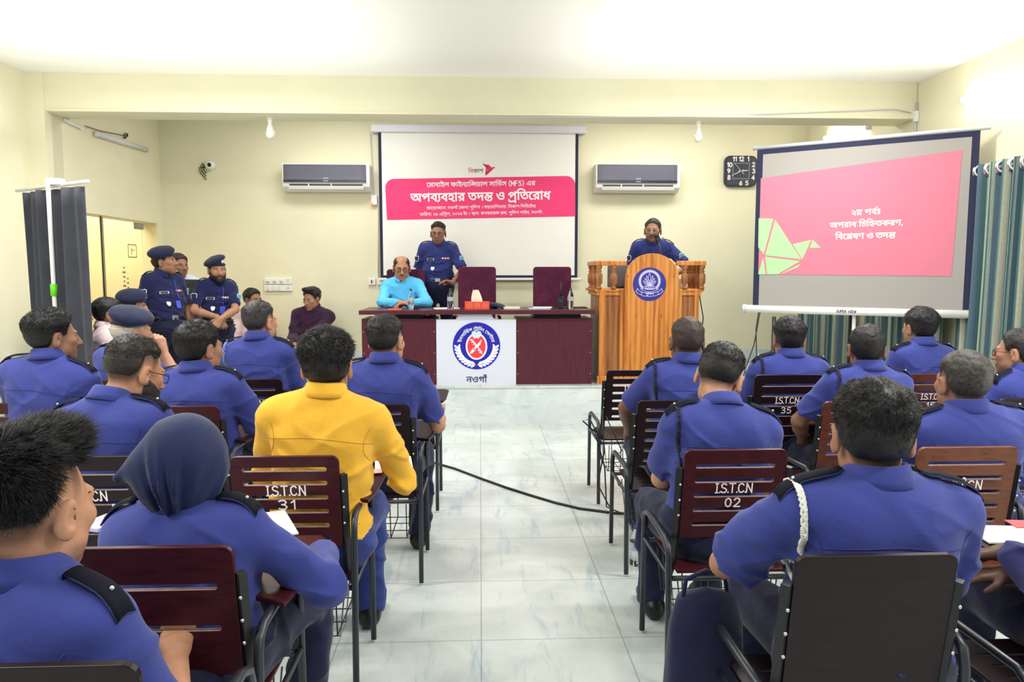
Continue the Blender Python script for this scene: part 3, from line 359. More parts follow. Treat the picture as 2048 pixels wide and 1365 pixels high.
TX={'l1': [[(61, 0, 0), (44, 346, 0), (54, 968, 0), (42, 1234, 0), (54, 1830, 0), (10, 2096, 0), (47, 2626, 0), (41, 3617, 0), (54, 4455, 0), (10, 4721, 0), (39, 5251, 0), (202, 5855, 0), (54, 6110, 0), (55, 6376, 0), (367, 6642, 0), (70, 7529, 0), (54, 8155, 0), (47, 8421, 0), (50, 9412, 0), (54, 10094, 0), (55, 10360, 0), (43, 10626, 0), (131, 11182, 0), (50, 11347, 0), (593, 12289, 0), (-77, 12708, 0), (-70, 13258, 0), (-83, 13808, 0), (594, 14358, 0), (16, 15037, 0), (46, 15795, 0)], 16391], 'l2': [[(8, 0, 0), (40, 893, 0), (42, 1609, 0), (202, 2205, 0), (42, 2460, 0), (51, 3056, 0), (54, 3586, 0), (46, 3852, 0), (35, 4708, 0), (37, 5415, 0), (357, 6018, 0), (18, 6999, 0), (40, 7997, 0), (132, 8713, 0), (55, 8713, 0), (35, 8979, 0), (61, 9686, 0), (46, 10032, 0), (54, 10628, 0), (38, 10894, 0)], 11490], 'l3': [[(9, 0, 0), (61, 1158, 0), (70, 1504, 0), (54, 2130, 0), (27, 2396, 0), (61, 3313, 0), (39, 3659, 0), (611, 4263, 0), (39, 4817, 0), (18, 5421, 0), (22, 6159, 0), (54, 6815, 0), (5, 7020, 0), (61, 7341, 0), (27, 7687, 0), (47, 8604, 0), (54, 9335, 0), (40, 9861, 0), (57, 10577, 0), (55, 10577, 0), (47, 10843, 0), (48, 11574, 0), (641, 12511, 0), (50, 13150, 0), (51, 13832, 0), (61, 14362, 0), (45, 14708, 0), (54, 15334, 0), (55, 15600, 0), (22, 15866, 0), (35, 16522, 0), (54, 17229, 0), (70, 17495, 0), (611, 18121, 0), (55, 18675, 0), (42, 18941, 0), (20, 19537, 0), (54, 20344, 0), (48, 20610, 0), (55, 21547, 0), (47, 21813, 0), (55, 22544, 0), (44, 22810, 0), (61, 23432, 0), (30, 23778, 0), (32, 24345, 0)], 25057], 'l4': [[(35, 0, 0), (54, 707, 0), (55, 973, 0), (46, 1239, 0), (21, 1835, 0), (611, 2531, 0), (77, 3085, 0), (83, 3677, 0), (16, 4529, 0), (55, 5287, 0), (40, 5553, 0), (132, 6269, 0), (47, 6269, 0), (597, 7000, 0), (77, 7523, 0), (75, 8115, 0), (77, 8707, 0), (81, 9299, 0), (10, 10151, 0), (6, 10681, 0), (641, 11379, 0), (437, 12018, 0), (54, 12739, 0), (39, 13005, 0), (611, 13609, 0), (20, 14163, 0), (39, 14970, 0), (41, 15574, 0), (54, 16412, 0), (61, 16678, 0), (46, 17024, 0), (367, 17620, 0), (454, 18767, 0), (44, 19570, 0), (597, 20192, 0), (40, 20715, 0), (57, 21431, 0), (55, 21431, 0), (47, 21697, 0), (48, 22428, 0), (47, 23365, 0), (54, 24096, 0), (10, 24362, 0), (39, 24892, 0), (597, 25496, 0), (39, 26019, 0), (18, 26623, 0), (22, 27361, 0), (54, 28017, 0), (5, 28222, 0), (641, 28283, 0)], 28662], 'logo': [[(55, 0, 0), (42, 266, 0), (20, 862, 0), (54, 1669, 0), (48, 1935, 0)], 2612], 'arc': [[(10, 0, 0), (39, 530, 0), (50, 1134, 0), (54, 1816, 0), (55, 2082, 0), (43, 2348, 0), (131, 2904, 0), (50, 3069, 0), (61, 4011, 0), (30, 4357, 0), (132, 4924, 0), (55, 4924, 0), (39, 5190, 0), (6, 5794, 0), (61, 6492, 0), (50, 6838, 0), (370, 7520, 0), (54, 8368, 0), (46, 8634, 0)], 9230], 'town': [[(39, 0, 0), (18, 604, 0), (22, 1342, 0), (54, 1998, 0), (5, 2203, 0)], 2264], 'pol': [[(40, 0, 0), (57, 716, 0), (55, 716, 0), (47, 982, 0), (48, 1713, 0)], 2390], 's1': [[(77, 0, 0), (70, 592, 0), (40, 1478, 0), (42, 2194, 0), (131, 2790, 0), (7, 2790, 0)], 3228], 's2': [[(8, 0, 0), (40, 893, 0), (46, 1609, 0), (54, 2205, 0), (38, 2471, 0), (55, 3327, 0), (25, 3593, 0), (55, 4160, 0), (447, 4426, 0), (35, 5177, 0), (20, 5884, 0), (46, 6691, 0), (34, 7287, 0), (597, 7907, 0)], 8170], 's3': [[(55, 0, 0), (42, 266, 0), (61, 862, 0), (421, 1208, 0), (49, 1885, 0), (34, 2518, 0), (18, 3398, 0), (35, 4396, 0), (37, 5103, 0), (357, 5706, 0)], 6427]}

# ------------------------------------------------------------------ mesh helpers
def tag(o, label=None, cat=None, group=None, kind=None):
    for k, v in (('label', label), ('category', cat), ('group', group), ('kind', kind)):
        if v:
            o[k] = v
    return o


def empty(name, loc=(0, 0, 0), rz=0, label=None, cat=None, group=None):
    o = bpy.data.objects.new(name, None)
    o.empty_display_size = .1
    o.location = loc
    o.rotation_euler = (0, 0, rz)
    COL.objects.link(o)
    return tag(o, label, cat, group)


def mesh_np(name, V, F, mats, parent=None, smooth=True, loc=None, fm=None):
    """link numpy verts and equal-sized faces as one mesh object"""
    V = np.asarray(V, np.float32)
    F = np.asarray(F, np.int32)
    me = bpy.data.meshes.new(name)
    me.vertices.add(len(V))
    me.vertices.foreach_set('co', V.ravel())
    k = F.shape[1]
    me.loops.add(F.size)
    me.loops.foreach_set('vertex_index', F.ravel())
    me.polygons.add(len(F))
    me.polygons.foreach_set('loop_start', np.arange(0, F.size, k, dtype=np.int32))
    me.polygons.foreach_set('use_smooth', np.full(len(F), smooth, bool))
    if fm is not None:
        me.polygons.foreach_set('material_index', np.asarray(fm, np.int32))
    me.update(calc_edges=True)
    for m in (mats if isinstance(mats, (list, tuple)) else [mats]):
        me.materials.append(m)
    o = bpy.data.objects.new(name, me)
    COL.objects.link(o)
    if parent:
        o.parent = parent
    if loc is not None:
        o.location = loc
    return o


class MB:
    def __init__(s):
        s.v, s.f, s.m, s.sm = [], [], [], []
        s.X = Matrix.Identity(4)

    def add(s, vs, fs, mi=0, smooth=False):
        b = len(s.v)
        s.v += [tuple(s.X @ Vector(v)) for v in vs]
        s.f += [tuple(b + i for i in f) for f in fs]
        s.m += [mi] * len(fs)
        s.sm += [smooth] * len(fs)
        return s

    def box(s, c, d, mi=0, rot=None):
        x, y, z = [k / 2 for k in d]
        vs = [Vector((i * x, j * y, k * z)) for i in (-1, 1) for j in (-1, 1) for k in (-1, 1)]
        if rot is not None:
            m = rot if isinstance(rot, Matrix) else Euler(rot).to_matrix()
            vs = [m @ v for v in vs]
        vs = [v + Vector(c) for v in vs]
        return s.add(vs, [(0, 1, 3, 2), (4, 6, 7, 5), (0, 4, 5, 1), (2, 3, 7, 6), (0, 2, 6, 4), (1, 5, 7, 3)], mi)

    def tube(s, pts, r, n=8, mi=0, closed=False, cap=True, flat=None):
        P = [Vector(p) for p in pts]
        rs = r if isinstance(r, (list, tuple)) else [r] * len(P)
        L = len(P)
        up = None
        vs = []
        for i in range(L):
            a = P[i - 1] if (i > 0 or closed) else P[i]
            b = P[(i + 1) % L] if (i < L - 1 or closed) else P[i]
            t = (b - a).normalized()
            if up is None:
                up = Vector((0, 0, 1)) if abs(t.z) < .9 else Vector((1, 0, 0))
            sd = t.cross(up)
            if sd.length < 1e-6:
                sd = t.orthogonal()
            sd.normalize()
            up = sd.cross(t).normalized()
            for k in range(n):
                an = 2 * math.pi * k / n
                vs.append(P[i] + sd * (math.cos(an) * rs[i]) + up * (math.sin(an) * rs[i]))
        fs = []
        for i in range(L if closed else L - 1):
            j = (i + 1) % L
            for k in range(n):
                k2 = (k + 1) % n
                fs.append((i * n + k, i * n + k2, j * n + k2, j * n + k))
        if cap and not closed:
            fs.append(tuple(range(n - 1, -1, -1)))
            fs.append(tuple((L - 1) * n + k for k in range(n)))
        return s.add(vs, fs, mi, n > 4)

    def lathe(s, prof, c=(0, 0, 0), n=20, mi=0, cap=True):
        vs = []
        for r, z in prof:
            for k in range(n):
                a = 2 * math.pi * k / n
                vs.append((c[0] + r * math.cos(a), c[1] + r * math.sin(a), c[2] + z))
        fs = []
        for i in range(len(prof) - 1):
            for k in range(n):
                k2 = (k + 1) % n
                fs.append((i * n + k, i * n + k2, (i + 1) * n + k2, (i + 1) * n + k))
        if cap:
            fs.append(tuple(range(n - 1, -1, -1)))
            fs.append(tuple((len(prof) - 1) * n + k for k in range(n)))
        return s.add(vs, fs, mi, True)

    def ball(s, c, r, n=16, mi=0):
        r = (r, r, r) if not isinstance(r, (tuple, list)) else r
        vs, fs = [], []
        m = n // 2
        for i in range(m + 1):
            t = math.pi * i / m
            for k in range(n):
                a = 2 * math.pi * k / n
                vs.append((c[0] + r[0] * math.sin(t) * math.cos(a), c[1] + r[1] * math.sin(t) * math.sin(a), c[2] + r[2] * math.cos(t)))
        for i in range(m):
            for k in range(n):
                k2 = (k + 1) % n
                fs.append((i * n + k, (i + 1) * n + k, (i + 1) * n + k2, i * n + k2))
        return s.add(vs, fs, mi, True)

    def prism(s, poly, y0, y1, mi=0, holes=(), hole_mi=None):
        """polygon in x,z pulled from y0 to y1, optional holes"""
        loops = [list(poly)] + [list(h) for h in holes]
        flat = [p for lp in loops for p in lp]
        tris = tessellate_polygon([[Vector((x, z, 0)) for x, z in lp] for lp in loops])
        n = len(flat)
        side = []
        vs = [(x, y0, z) for x, z in flat] + [(x, y1, z) for x, z in flat]
        fs = [tuple(t) for t in tris] + [tuple(i + n for i in reversed(t)) for t in tris]
        o = 0
        for lp in loops:
            k = len(lp)
            for i in range(k):
                a, b = o + i, o + (i + 1) % k
                (side if o and hole_mi is not None else fs).append((a, b, b + n, a + n))
            o += k
        if side:
            base = len(s.v)
            s.add(vs, fs, mi)
            s.f += [tuple(base + i for i in f) for f in side]
            s.m += [hole_mi] * len(side)
            s.sm += [False] * len(side)
            return s
        return s.add(vs, fs, mi)

    def sheet(s, grid, mi=0, smooth=True):
        h, wd = len(grid), len(grid[0])
        fs = [(i * wd + j, i * wd + j + 1, (i + 1) * wd + j + 1, (i + 1) * wd + j) for i in range(h - 1) for j in range(wd - 1)]
        return s.add([p for row in grid for p in row], fs, mi, smooth)

    def build(s, name, mats, parent=None, bevel=0, solid=0, loc=None, fix=True):
        me = bpy.data.meshes.new(name)
        me.from_pydata(s.v, [], s.f)
        me.polygons.foreach_set('material_index', np.asarray(s.m, np.int32))
        me.polygons.foreach_set('use_smooth', np.asarray(s.sm, bool))
        for m in (mats if isinstance(mats, (list, tuple)) else [mats]):
            me.materials.append(m)
        if fix:
            import bmesh
            bm = bmesh.new()
            bm.from_mesh(me)
            bmesh.ops.recalc_face_normals(bm, faces=bm.faces)
            bm.to_mesh(me)
            bm.free()
        me.update()
        o = bpy.data.objects.new(name, me)
        COL.objects.link(o)
        if parent:
            o.parent = parent
        if loc is not None:
            o.location = loc
        if bevel:
            b = o.modifiers.new('edge', 'BEVEL')
            b.width = bevel
            b.segments = 2
            b.limit_method = 'ANGLE'
        if solid:
            b = o.modifiers.new('thick', 'SOLIDIFY')
            b.thickness = solid
            b.offset = 0
        return o


def rrect(x0, z0, x1, z1, r, n=5):
    p = []
    for cx, cz, a0 in ((x1 - r, z1 - r, 0), (x0 + r, z1 - r, 90), (x0 + r, z0 + r, 180), (x1 - r, z0 + r, 270)):
        for i in range(n + 1):
            a = R(a0 + 90 * i / n)
            p.append((cx + r * math.cos(a), cz + r * math.sin(a)))
    return p


def circ(cx, cz, rx, rz=None, n=40):
    rz = rz or rx
    return [(cx + rx * math.cos(2 * math.pi * i / n), cz + rz * math.sin(2 * math.pi * i / n)) for i in range(n)]


def copy_tree(o, parent=None):
    c = o.copy()
    COL.objects.link(c)
    if parent:
        c.parent = parent
    for ch in list(o.children):
        copy_tree(ch, c)
    return c


# ------------------------------------------------------------------ lettering
def contours(gid):
    out = []
    for ct in GL[gid].split('|'):
        Pt = [(p[0] != '*', [float(q) / 1000 for q in p.lstrip('*').split(',')]) for p in ct.split()]
        E = []
        n = len(Pt)
        for i in range(n):
            a, b = Pt[i], Pt[(i + 1) % n]
            E.append(a)
            if not a[0] and not b[0]:
                E.append((True, [(a[1][0] + b[1][0]) / 2, (a[1][1] + b[1][1]) / 2]))
        k = next(i for i, e in enumerate(E) if e[0])
        E = E[k:] + E[:k] + [E[k]]
        Q, i = [], 0
        while i < len(E) - 1:
            Q.append(tuple(E[i][1]))
            if not E[i + 1][0]:
                a, c, b = E[i][1], E[i + 1][1], E[i + 2][1]
                for t in (.33, .67):
                    Q.append(tuple((1 - t) ** 2 * a[j] + 2 * t * (1 - t) * c[j] + t * t * b[j] for j in (0, 1)))
                i += 2
            else:
                i += 1
        out.append(Q)
    return out


GCACHE = {}


def glyph_tris(gid, bold):
    if (gid, bold) in GCACHE:
        return GCACHE[(gid, bold)]
    cs = contours(gid)
    pts = [Vector(p) for c in cs for p in c]
    eds, b = [], 0
    for c in cs:
        eds += [(b + i, b + (i + 1) % len(c)) for i in range(len(c))]
        b += len(c)
    r = delaunay_2d_cdt(pts, eds, [], 0, 1e-6)
    V = [tuple(v) for v in r[0]]
    F = []
    for t in r[2]:
        x, y = sum(V[i][0] for i in t) / 3, sum(V[i][1] for i in t) / 3
        wn = 0
        for c in cs:
            for i in range(len(c)):
                (x1, y1), (x2, y2) = c[i - 1], c[i]
                if (y1 > y) != (y2 > y) and x < (x2 - x1) * (y - y1) / (y2 - y1) + x1:
                    wn += 1 if y2 > y1 else -1
        if wn:
            F.append(tuple(t))
    GCACHE[(gid, bold)] = (V, F)
    return V, F


LAT = {'M': [[(0, 0), (0, 1), (.42, .3), (.84, 1), (.84, 0)]], 'F': [[(.6, 1), (0, 1), (0, 0)], [(0, .53), (.5, .53)]],
       'S': [[(.6, .86), (.45, .98), (.2, .98), (.04, .85), (.06, .66), (.2, .55), (.46, .47), (.62, .34), (.6, .14), (.42, .02), (.18, .02), (0, .14)]],
       'I': [[(.15, 0), (.15, 1)], [(0, 1), (.3, 1)], [(0, 0), (.3, 0)]], 'T': [[(0, 1), (.7, 1)], [(.35, 1), (.35, 0)]],
       'C': [[(.64, .82), (.48, .97), (.24, .97), (.06, .8), (.01, .5), (.08, .18), (.26, .02), (.48, .03), (.64, .18)]],
       'N': [[(0, 0), (0, 1), (.62, 0), (.62, 1)]], '.': [[(.08, .02), (.12, .06)]],
       'U': [[(0, 1), (0, .2), (.15, .02), (.45, .02), (.6, .2), (.6, 1)]], 'P': [[(0, 0), (0, 1), (.4, 1), (.58, .85), (.58, .65), (.4, .5), (0, .5)]],
       'E': [[(.55, 1), (0, 1), (0, 0), (.55, 0)], [(0, .5), (.45, .5)]], 'R': [[(0, 0), (0, 1), (.4, 1), (.58, .85), (.58, .65), (.4, .5), (0, .5)], [(.3, .5), (.6, 0)]],
       'V': [[(0, 1), (.35, 0), (.7, 1)]], 'W': [[(0, 1), (.22, 0), (.45, .8), (.68, 0), (.9, 1)]],
       '0': [[(.3, 1), (.08, .85), (0, .5), (.08, .15), (.3, 0), (.52, .15), (.6, .5), (.52, .85), (.3, 1)]],
       '1': [[(.05, .75), (.3, 1), (.3, 0)]], '2': [[(.02, .78), (.14, .96), (.4, 1), (.57, .85), (.55, .62), (.3, .3), (0, .02), (.62, .02)]],
       '3': [[(.02, .9), (.2, 1), (.45, .98), (.56, .8), (.45, .58), (.22, .53), (.48, .47), (.6, .26), (.48, .05), (.2, 0), (0, .1)]],
       '4': [[(.45, 0), (.45, 1), (0, .3), (.62, .3)]],
       '5': [[(.56, 1), (.1, 1), (.05, .56), (.3, .62), (.54, .5), (.6, .28), (.46, .05), (.18, 0), (0, .1)]],
       '6': [[(.5, .96), (.2, .75), (.03, .4), (.06, .12), (.28, 0), (.52, .1), (.58, .32), (.44, .52), (.22, .52), (.05, .34)]],
       '8': [[(.3, .55), (.08, .68), (.08, .9), (.3, 1), (.52, .9), (.52, .68), (.3, .55), (.04, .36), (.04, .1), (.3, 0), (.56, .1), (.56, .36), (.3, .55)]],
       '9': [[(.56, .68), (.38, .48), (.16, .48), (.02, .66), (.06, .9), (.28, 1), (.5, .92), (.58, .66), (.5, .3), (.2, .02)]]}


def stroke_text(mb, txt, c, h, w, bold=.09, plane=None, mi=0, gap=.25):
    """painted strokes centred at c; plane = (right, up, out) vectors; w = total width or None"""
    rt, up, out = [Vector(v) for v in (plane or ((1, 0, 0), (0, 0, 1), (0, -1, 0)))]
    x, segs = 0, []
    for ch in txt:
        if ch == ' ':
            x += .5
            continue
        S = LAT[ch]
        segs += [[(x + px, py) for px, py in s] for s in S]
        x += max(px for s in S for px, _ in s) + gap
    x -= gap
    k = (w / x) if w else h
    for s in segs:
        pts = [Vector(c) + rt * ((px - x / 2) * k) + up * ((py - .5) * h) for px, py in s]
        vs, fs = [], []
        for i in range(len(pts) - 1):
            a, b = pts[i], pts[i + 1]
            d = (b - a).normalized()
            nn = d.cross(out).normalized() * (bold * h)
            e = d * (bold * h * .8)
            q = len(vs)
            lf = out * (.00012 * (len(vs) // 4 % 5))
            vs += [q_ + lf for q_ in (a - e - nn, b + e - nn, b + e + nn, a - e + nn)]
            fs.append((q, q + 1, q + 2, q + 3))
        mb.add(vs, fs, mi)
    return mb


def bangla(mb, key, c, width, plane, bold=.012, mi=0, only=None, lift=0, arc=None):
    """shaped Bengali line centred at c, spanning width. arc=(centre, radius): letters set round a circle"""
    rt, up, out = [Vector(v) for v in plane]
    items, tot = TX[key]
    k = width / (tot / 1000)
    for idx, (g, gx, gy) in enumerate(items):
        if only is not None and idx not in only:
            continue
        if g < 0:
            sub = MB()
            h = .70 * k
            stroke_text(sub, chr(-g), Vector(c) + rt * ((gx / 1000 + .26) * k - width / 2) + up * (.33 * k), h, .36 * k if g != -77 else .44 * k, .085, plane)
            mb.add(sub.v, sub.f, mi)
            continue
        V, F = glyph_tris(g, 0)
        vs = []
        offs = [(0, 0)] + ([(bold * math.cos(a_), bold * math.sin(a_)) for a_ in [k_ * math.pi / 4 for k_ in range(8)]] if bold else [])
        F = [tuple(i + len(V) * m_ for i in t) for m_ in range(len(offs)) for t in F]
        V = [(x + ox_, y + oy_) for ox_, oy_ in offs for x, y in V]
        for x, y in V:
            u, v = (x + gx / 1000) * k, (y + gy / 1000) * k
            if arc:
                ang = (width / 2 - u) / arc[1] + math.pi / 2
                rr = arc[1] + v
                vs.append(Vector(arc[0]) + rt * (rr * math.cos(ang)) + up * (rr * math.sin(ang)) + out * .0)
            else:
                vs.append(Vector(c) + rt * (u - width / 2) + up * v)
        nv = max(1, len(vs) // len(offs))
        mb.add([v + out * (lift + .0004 * (idx % 3) + .00004 * (i_ // nv)) for i_, v in enumerate(vs)], F, mi)
    return mb


FL = [0]


def flat_poly(mb, pts, plane_o, plane, mi=0, lift=0):
    FL[0] = (FL[0] + 1) % 9
    lift += FL[0] * .00007
    rt, up, out = [Vector(v) for v in plane]
    tris = tessellate_polygon([[Vector((x, y, 0)) for x, y in pts]])
    mb.add([Vector(plane_o) + rt * x + up * y + out * lift for x, y in pts], [tuple(t) for t in tris], mi)
    return mb


def flat_line(mb, pts, wd, plane_o, plane, mi=0, lift=0, closed=False):
    rt, up, out = [Vector(v) for v in plane]
    Q = [Vector(p) for p in pts]
    n = len(Q)
    for i in range(n if closed else n - 1):
        FL[0] = (FL[0] + 1) % 9
        lf = lift + FL[0] * .00007
        a, b = Q[i], Q[(i + 1) % n]
        d = (b - a)
        if d.length < 1e-7:
            continue
        d.normalize()
        nn = Vector((-d.y, d.x)) * wd / 2
        e = d * wd * .4
        q = [a - e - nn, b + e - nn, b + e + nn, a - e + nn]
        mb.add([Vector(plane_o) + rt * p.x + up * p.y + out * lf for p in q], [(0, 1, 2, 3)], mi)
    return mb


# ------------------------------------------------------------------ the room
YB, XN, XF, XR, ZC, ST = 9.4, -4.07, -3.91, 4.15, 3.34, .386
FRONT = ((1, 0, 0), (0, 0, 1), (0, -1, 0))


def struct(name, mb, m, **k):
    return tag(mb.build(name, m, **k), kind='structure')


struct('floor', MB().box((0, 4.2, -.05), (8.8, 10.6, .1)), M_floor)
struct('floor_corridor', MB().box((-5.0, 8.2, -.05), (1.9, 2.6, .1)), M_floor)
struct('ceiling', MB().box((0, 2.95, ZC + .06), (8.6, 8.14, .12)), M_ceil)
struct('ceiling_stage', MB().box((-.3, 8.4, 3.72), (9.6, 2.3, .12)), M_ceil)
struct('wall_back', MB().box((-.5, YB + .08, 1.85), (9.9, .16, 3.7)), M_wall)
# left wall: near stretch with a doorway, then the pilaster and the glazed stretch under a lintel
wl = MB()
wl.box((XN - .1, 2.1, 1.67), (.2, 6.3, 3.34))
wl.box((XN - .1, 5.82, 2.785), (.2, 1.16, 1.11))
wl.box((XN - .1, 6.72, 1.67), (.2, .64, 3.34))
struct('wall_left', wl, M_wall)
struct('wall_left_glazed', MB().box((XF - .1, 8.25, 2.94), (.2, 2.3, 1.60)).box((XF - .1, 9.33, 1.07), (.2, .14, 2.14)), M_wall)
struct('trim_pilaster', MB().box((XF - .13, 7.13, 1.67), (.26, .27, 3.34)), M_wall)
struct('wall_corridor', MB().box((-5.45, 8.2, 1.85), (.1, 2.7, 3.7)).box((-4.8, 6.93, 1.85), (1.3, .1, 3.7)), mat('warm_paint', (246, 228, 176), .8))
d1 = MB().box((XN - .12, 5.82, 1.1), (.04, 1.06, 2.2)).box((XN - .1, 5.27, 1.1), (.06, .05, 2.2)).box((XN - .1, 6.37, 1.1), (.06, .05, 2.2))
struct('door_1', d1, mat('pale_grey_paint', (186, 190, 188), .6))
struct('wall_right', MB().box((XR + .1, 4.2, 1.85), (.2, 10.6, 3.7)), M_wall)
struct('trim_beam', MB().box((.1, 7.2, 3.19), (8.1, .36, .38)), M_wall, bevel=.012)
struct('trim_stage_step', MB().box((1.2, 8.44, ST / 2 - .01), (5.9, 1.86, ST - .02)), M_riser)
struct('floor_stage', MB().box((1.2, 8.435, ST - .01), (5.9, 1.87, .022)), M_floor, bevel=.004)
struct('baseboard_back', MB().box((1.2, YB - .008, ST + .085), (5.9, .016, .17)).box((-2.9, YB - .008, .075), (2.2, .016, .15)), M_riser)
struct('baseboard_left', MB().box((XN + .008, 6.7, .075), (.016, .55, .15)), M_riser)

# glass partition to the lit corridor
gl = empty('glass_partition', (XF - .03, 8.2, 0), 0, 'frameless glass door and side panes under the lintel beside the black curtain', 'glass door')
M_pane = mat('pane_glass', (255, 252, 240), .03, trans=1, ior=1.05)
for y0, y1, nm in ((7.27, 7.96, 'side_pane'), (7.975, 8.87, 'door_leaf'), (8.885, 9.25, 'side_pane')):
    MB().box((0, (y0 + y1) / 2 - 8.2, 1.065), (.012, y1 - y0, 2.13)).build(nm, M_pane, gl)
MB().box((0, -.23, 1.065), (.03, .02, 2.13)).build('edge_strip', mat('grey_aluminium', (150, 152, 150), .4, metal=.6), gl)
MB().box((.01, .60, 2.08), (.04, .17, .075)).build('patch_fitting', mat('grey_aluminium', (0, 0, 0)), gl)
MB().tube([(.05, -.12, 1.02), (.06, -.12, 1.3)], .014).tube([(.0, -.12, 1.06), (.05, -.12, 1.06)], .01).tube([(.0, -.12, 1.26), (.05, -.12, 1.26)], .01).build('pull_handle', M_chrome, gl)
st = MB()
for (y, z, dy, dz) in ((.42, 1.86, .20, .012), (.42, 1.72, .20, .012), (.32, 1.79, .012, .14), (.52, 1.79, .012, .14), (.40, 1.79, .012, .08), (.44, 1.80, .07, .01)):
    st.box((.008, y, z), (.002, dy, dz))
for i in range(7):
    st.box((.008, .20, 1.30 + i * .05), (.002, .03 + .02 * (i % 3), .02))
    if i < 5:
        st.box((.008, .28, 1.28 + i * .05), (.002, .03 + .015 * (i % 2), .02))
st.build('sticker_marks', mat('faded_ink', (150, 140, 110), .8), gl)

# lamps on the walls
def batten(name, a, b, lit, label, out):
    a, b = Vector(a), Vector(b)
    o = empty(name, (a + b) / 2, 0, label, 'lamp')
    d = (b - a) / 2
    n = Vector(out)
    MB().tube([-d + n * .012, d + n * .012], .022, 6).build('housing', M_white, o)
    m = mat('lit_tube', (255, 250, 238), emit=26) if lit else mat('milky_diffuser', (222, 222, 232), .4)
    MB().tube([-d * .97 + n * .034, d * .97 + n * .034], .024, 10).build('diffuser', m, o)
    for s in (-1, 1):
        MB().tube([d * s * .97 + n * .03, d * s * 1.01 + n * .03], .03, 10).build('end_cap', M_white, o)
    return o


batten('tube_lamp', PXX(186, 268, XF), PXX(290, 300, XF), False, 'unlit white LED batten on the upper left wall above the glass door', (1, 0, 0))
batten('tube_lamp', PXX(1655, 277, XR), PXX(1742, 255, XR), True, 'glowing white tube lamp on the wall just above the slide screen', (-1, 0, 0))
batten('tube_lamp', PXX(1932, 200, XR), PXX(2075, 186, XR), True, 'glowing white tube lamp high on the wall above the striped curtain', (-1, 0, 0))

# surface wiring
tr = MB().box((.1, 7.01, 3.008), (7.9, .012, .02))
tag(tr.build('wiring_channel', M_wall), 'thin cream wiring channel along the lower edge of the ceiling beam', 'trunking')
tg = MB().tube([PY(950, 235, 7.008), PY(1410, 233, 7.008), PY(1790, 219, 7.008), PY(1822, 226, 7.0)], .006, 6)
tag(tg.build('pale_cable', M_grey), 'pale cable strung along the beam face to its end at the wall', 'cable')
o = empty('conduit', (XR - .02, 7.0, 2.9), 0, 'thin grey conduit with a junction box dropping from the beam end', 'conduit')
MB().tube([(0, 0, .25), (0, 0, -.42)], .008, 6).build('pipe', M_grey, o)
MB().box((0, 0, .12), (.035, .05, .1)).build('junction_box', M_white, o, bevel=.006)
tag(MB().tube([PXX(130, 240, XF + .02), PXX(166, 257, XF + .02)], .018, 4).build('trunking_stub', M_white), 'short white trunking stub on the left wall below the beam', 'trunking')
wv = MB()
b0 = PXX(252, 272, XF + .02)
for k in range(4):
    wv.tube([b0 + Vector((0, .1 * math.cos(k * 1.7 + i * .9) * .5, .035 * math.sin(k * 2 + i * 1.1))) for i in range(6)], .004, 5)
wv.tube([PXX(170, 252, XF + .02), PXX(200, 262, XF + .02), b0], .004, 5)
tag(wv.build('loose_wire', M_cord), 'tangle of loose dark wire above the unlit wall batten', 'wire')


def bulb(px, label):
    p = PY(px, 243, 7.2)
    o = empty('light_bulb', (p.x, 7.2, 3.0), 0, label, 'light bulb', 'bulbs hanging from the beam')
    MB().lathe([(.004, 0), (.028, 0), (.03, -.012), (.022, -.016), (.022, -.045), (.018, -.05), (.018, -.06)], n=16).build('socket', M_white, o)
    MB().lathe([(.017, -.055), (.02, -.075), (.033, -.11), (.036, -.13)], n=18, cap=False).build('collar', M_white, o)
    MB().lathe([(.036, -.13), (.042, -.15), (.041, -.172), (.03, -.192), (.012, -.201), (.001, -.203)], n=18).build('globe', mat('frosted_globe', (240, 238, 226), .3), o)
    MB().tube([(.0, 0, -.005), (-.015, -.02, .004), (-.01, -.19, .02)], .004, 5).build('lead', M_cord, o)


bulb(540, 'bulb hanging from the beam above the air conditioner near the camera dome')
bulb(1397, 'bulb hanging from the beam between clock and screen')

# dome camera
p = PY(422, 332, YB)
o = empty('security_camera', (p.x, YB, p.z), 0, 'white dome security camera with loose wires high on the back wall', 'security camera')
MB().lathe([(.062, 0), (.06, .03), (.055, .05)], n=20).build('dome_base', M_white, o).rotation_euler = (R(90), 0, 0)
MB().ball((0, -.06, 0), (.05, .05, .05), 18).build('dome', M_white, o)
MB().ball((.012, -.095, 0), (.026, .022, .026), 14).build('lens', mat('black_gloss', (14, 15, 22), .1), o)
wr = MB()
for k in range(3):
    wr.tube([(-.06, -.01, -.01 * k), (-.10 - .02 * k, -.02, .035 - .03 * k), (-.085 - .02 * k, -.012, -.05 - .02 * k), (-.06, -.01, -.09 - .04 * k)], .005, 5)
wr.build('wire', M_cord, o)


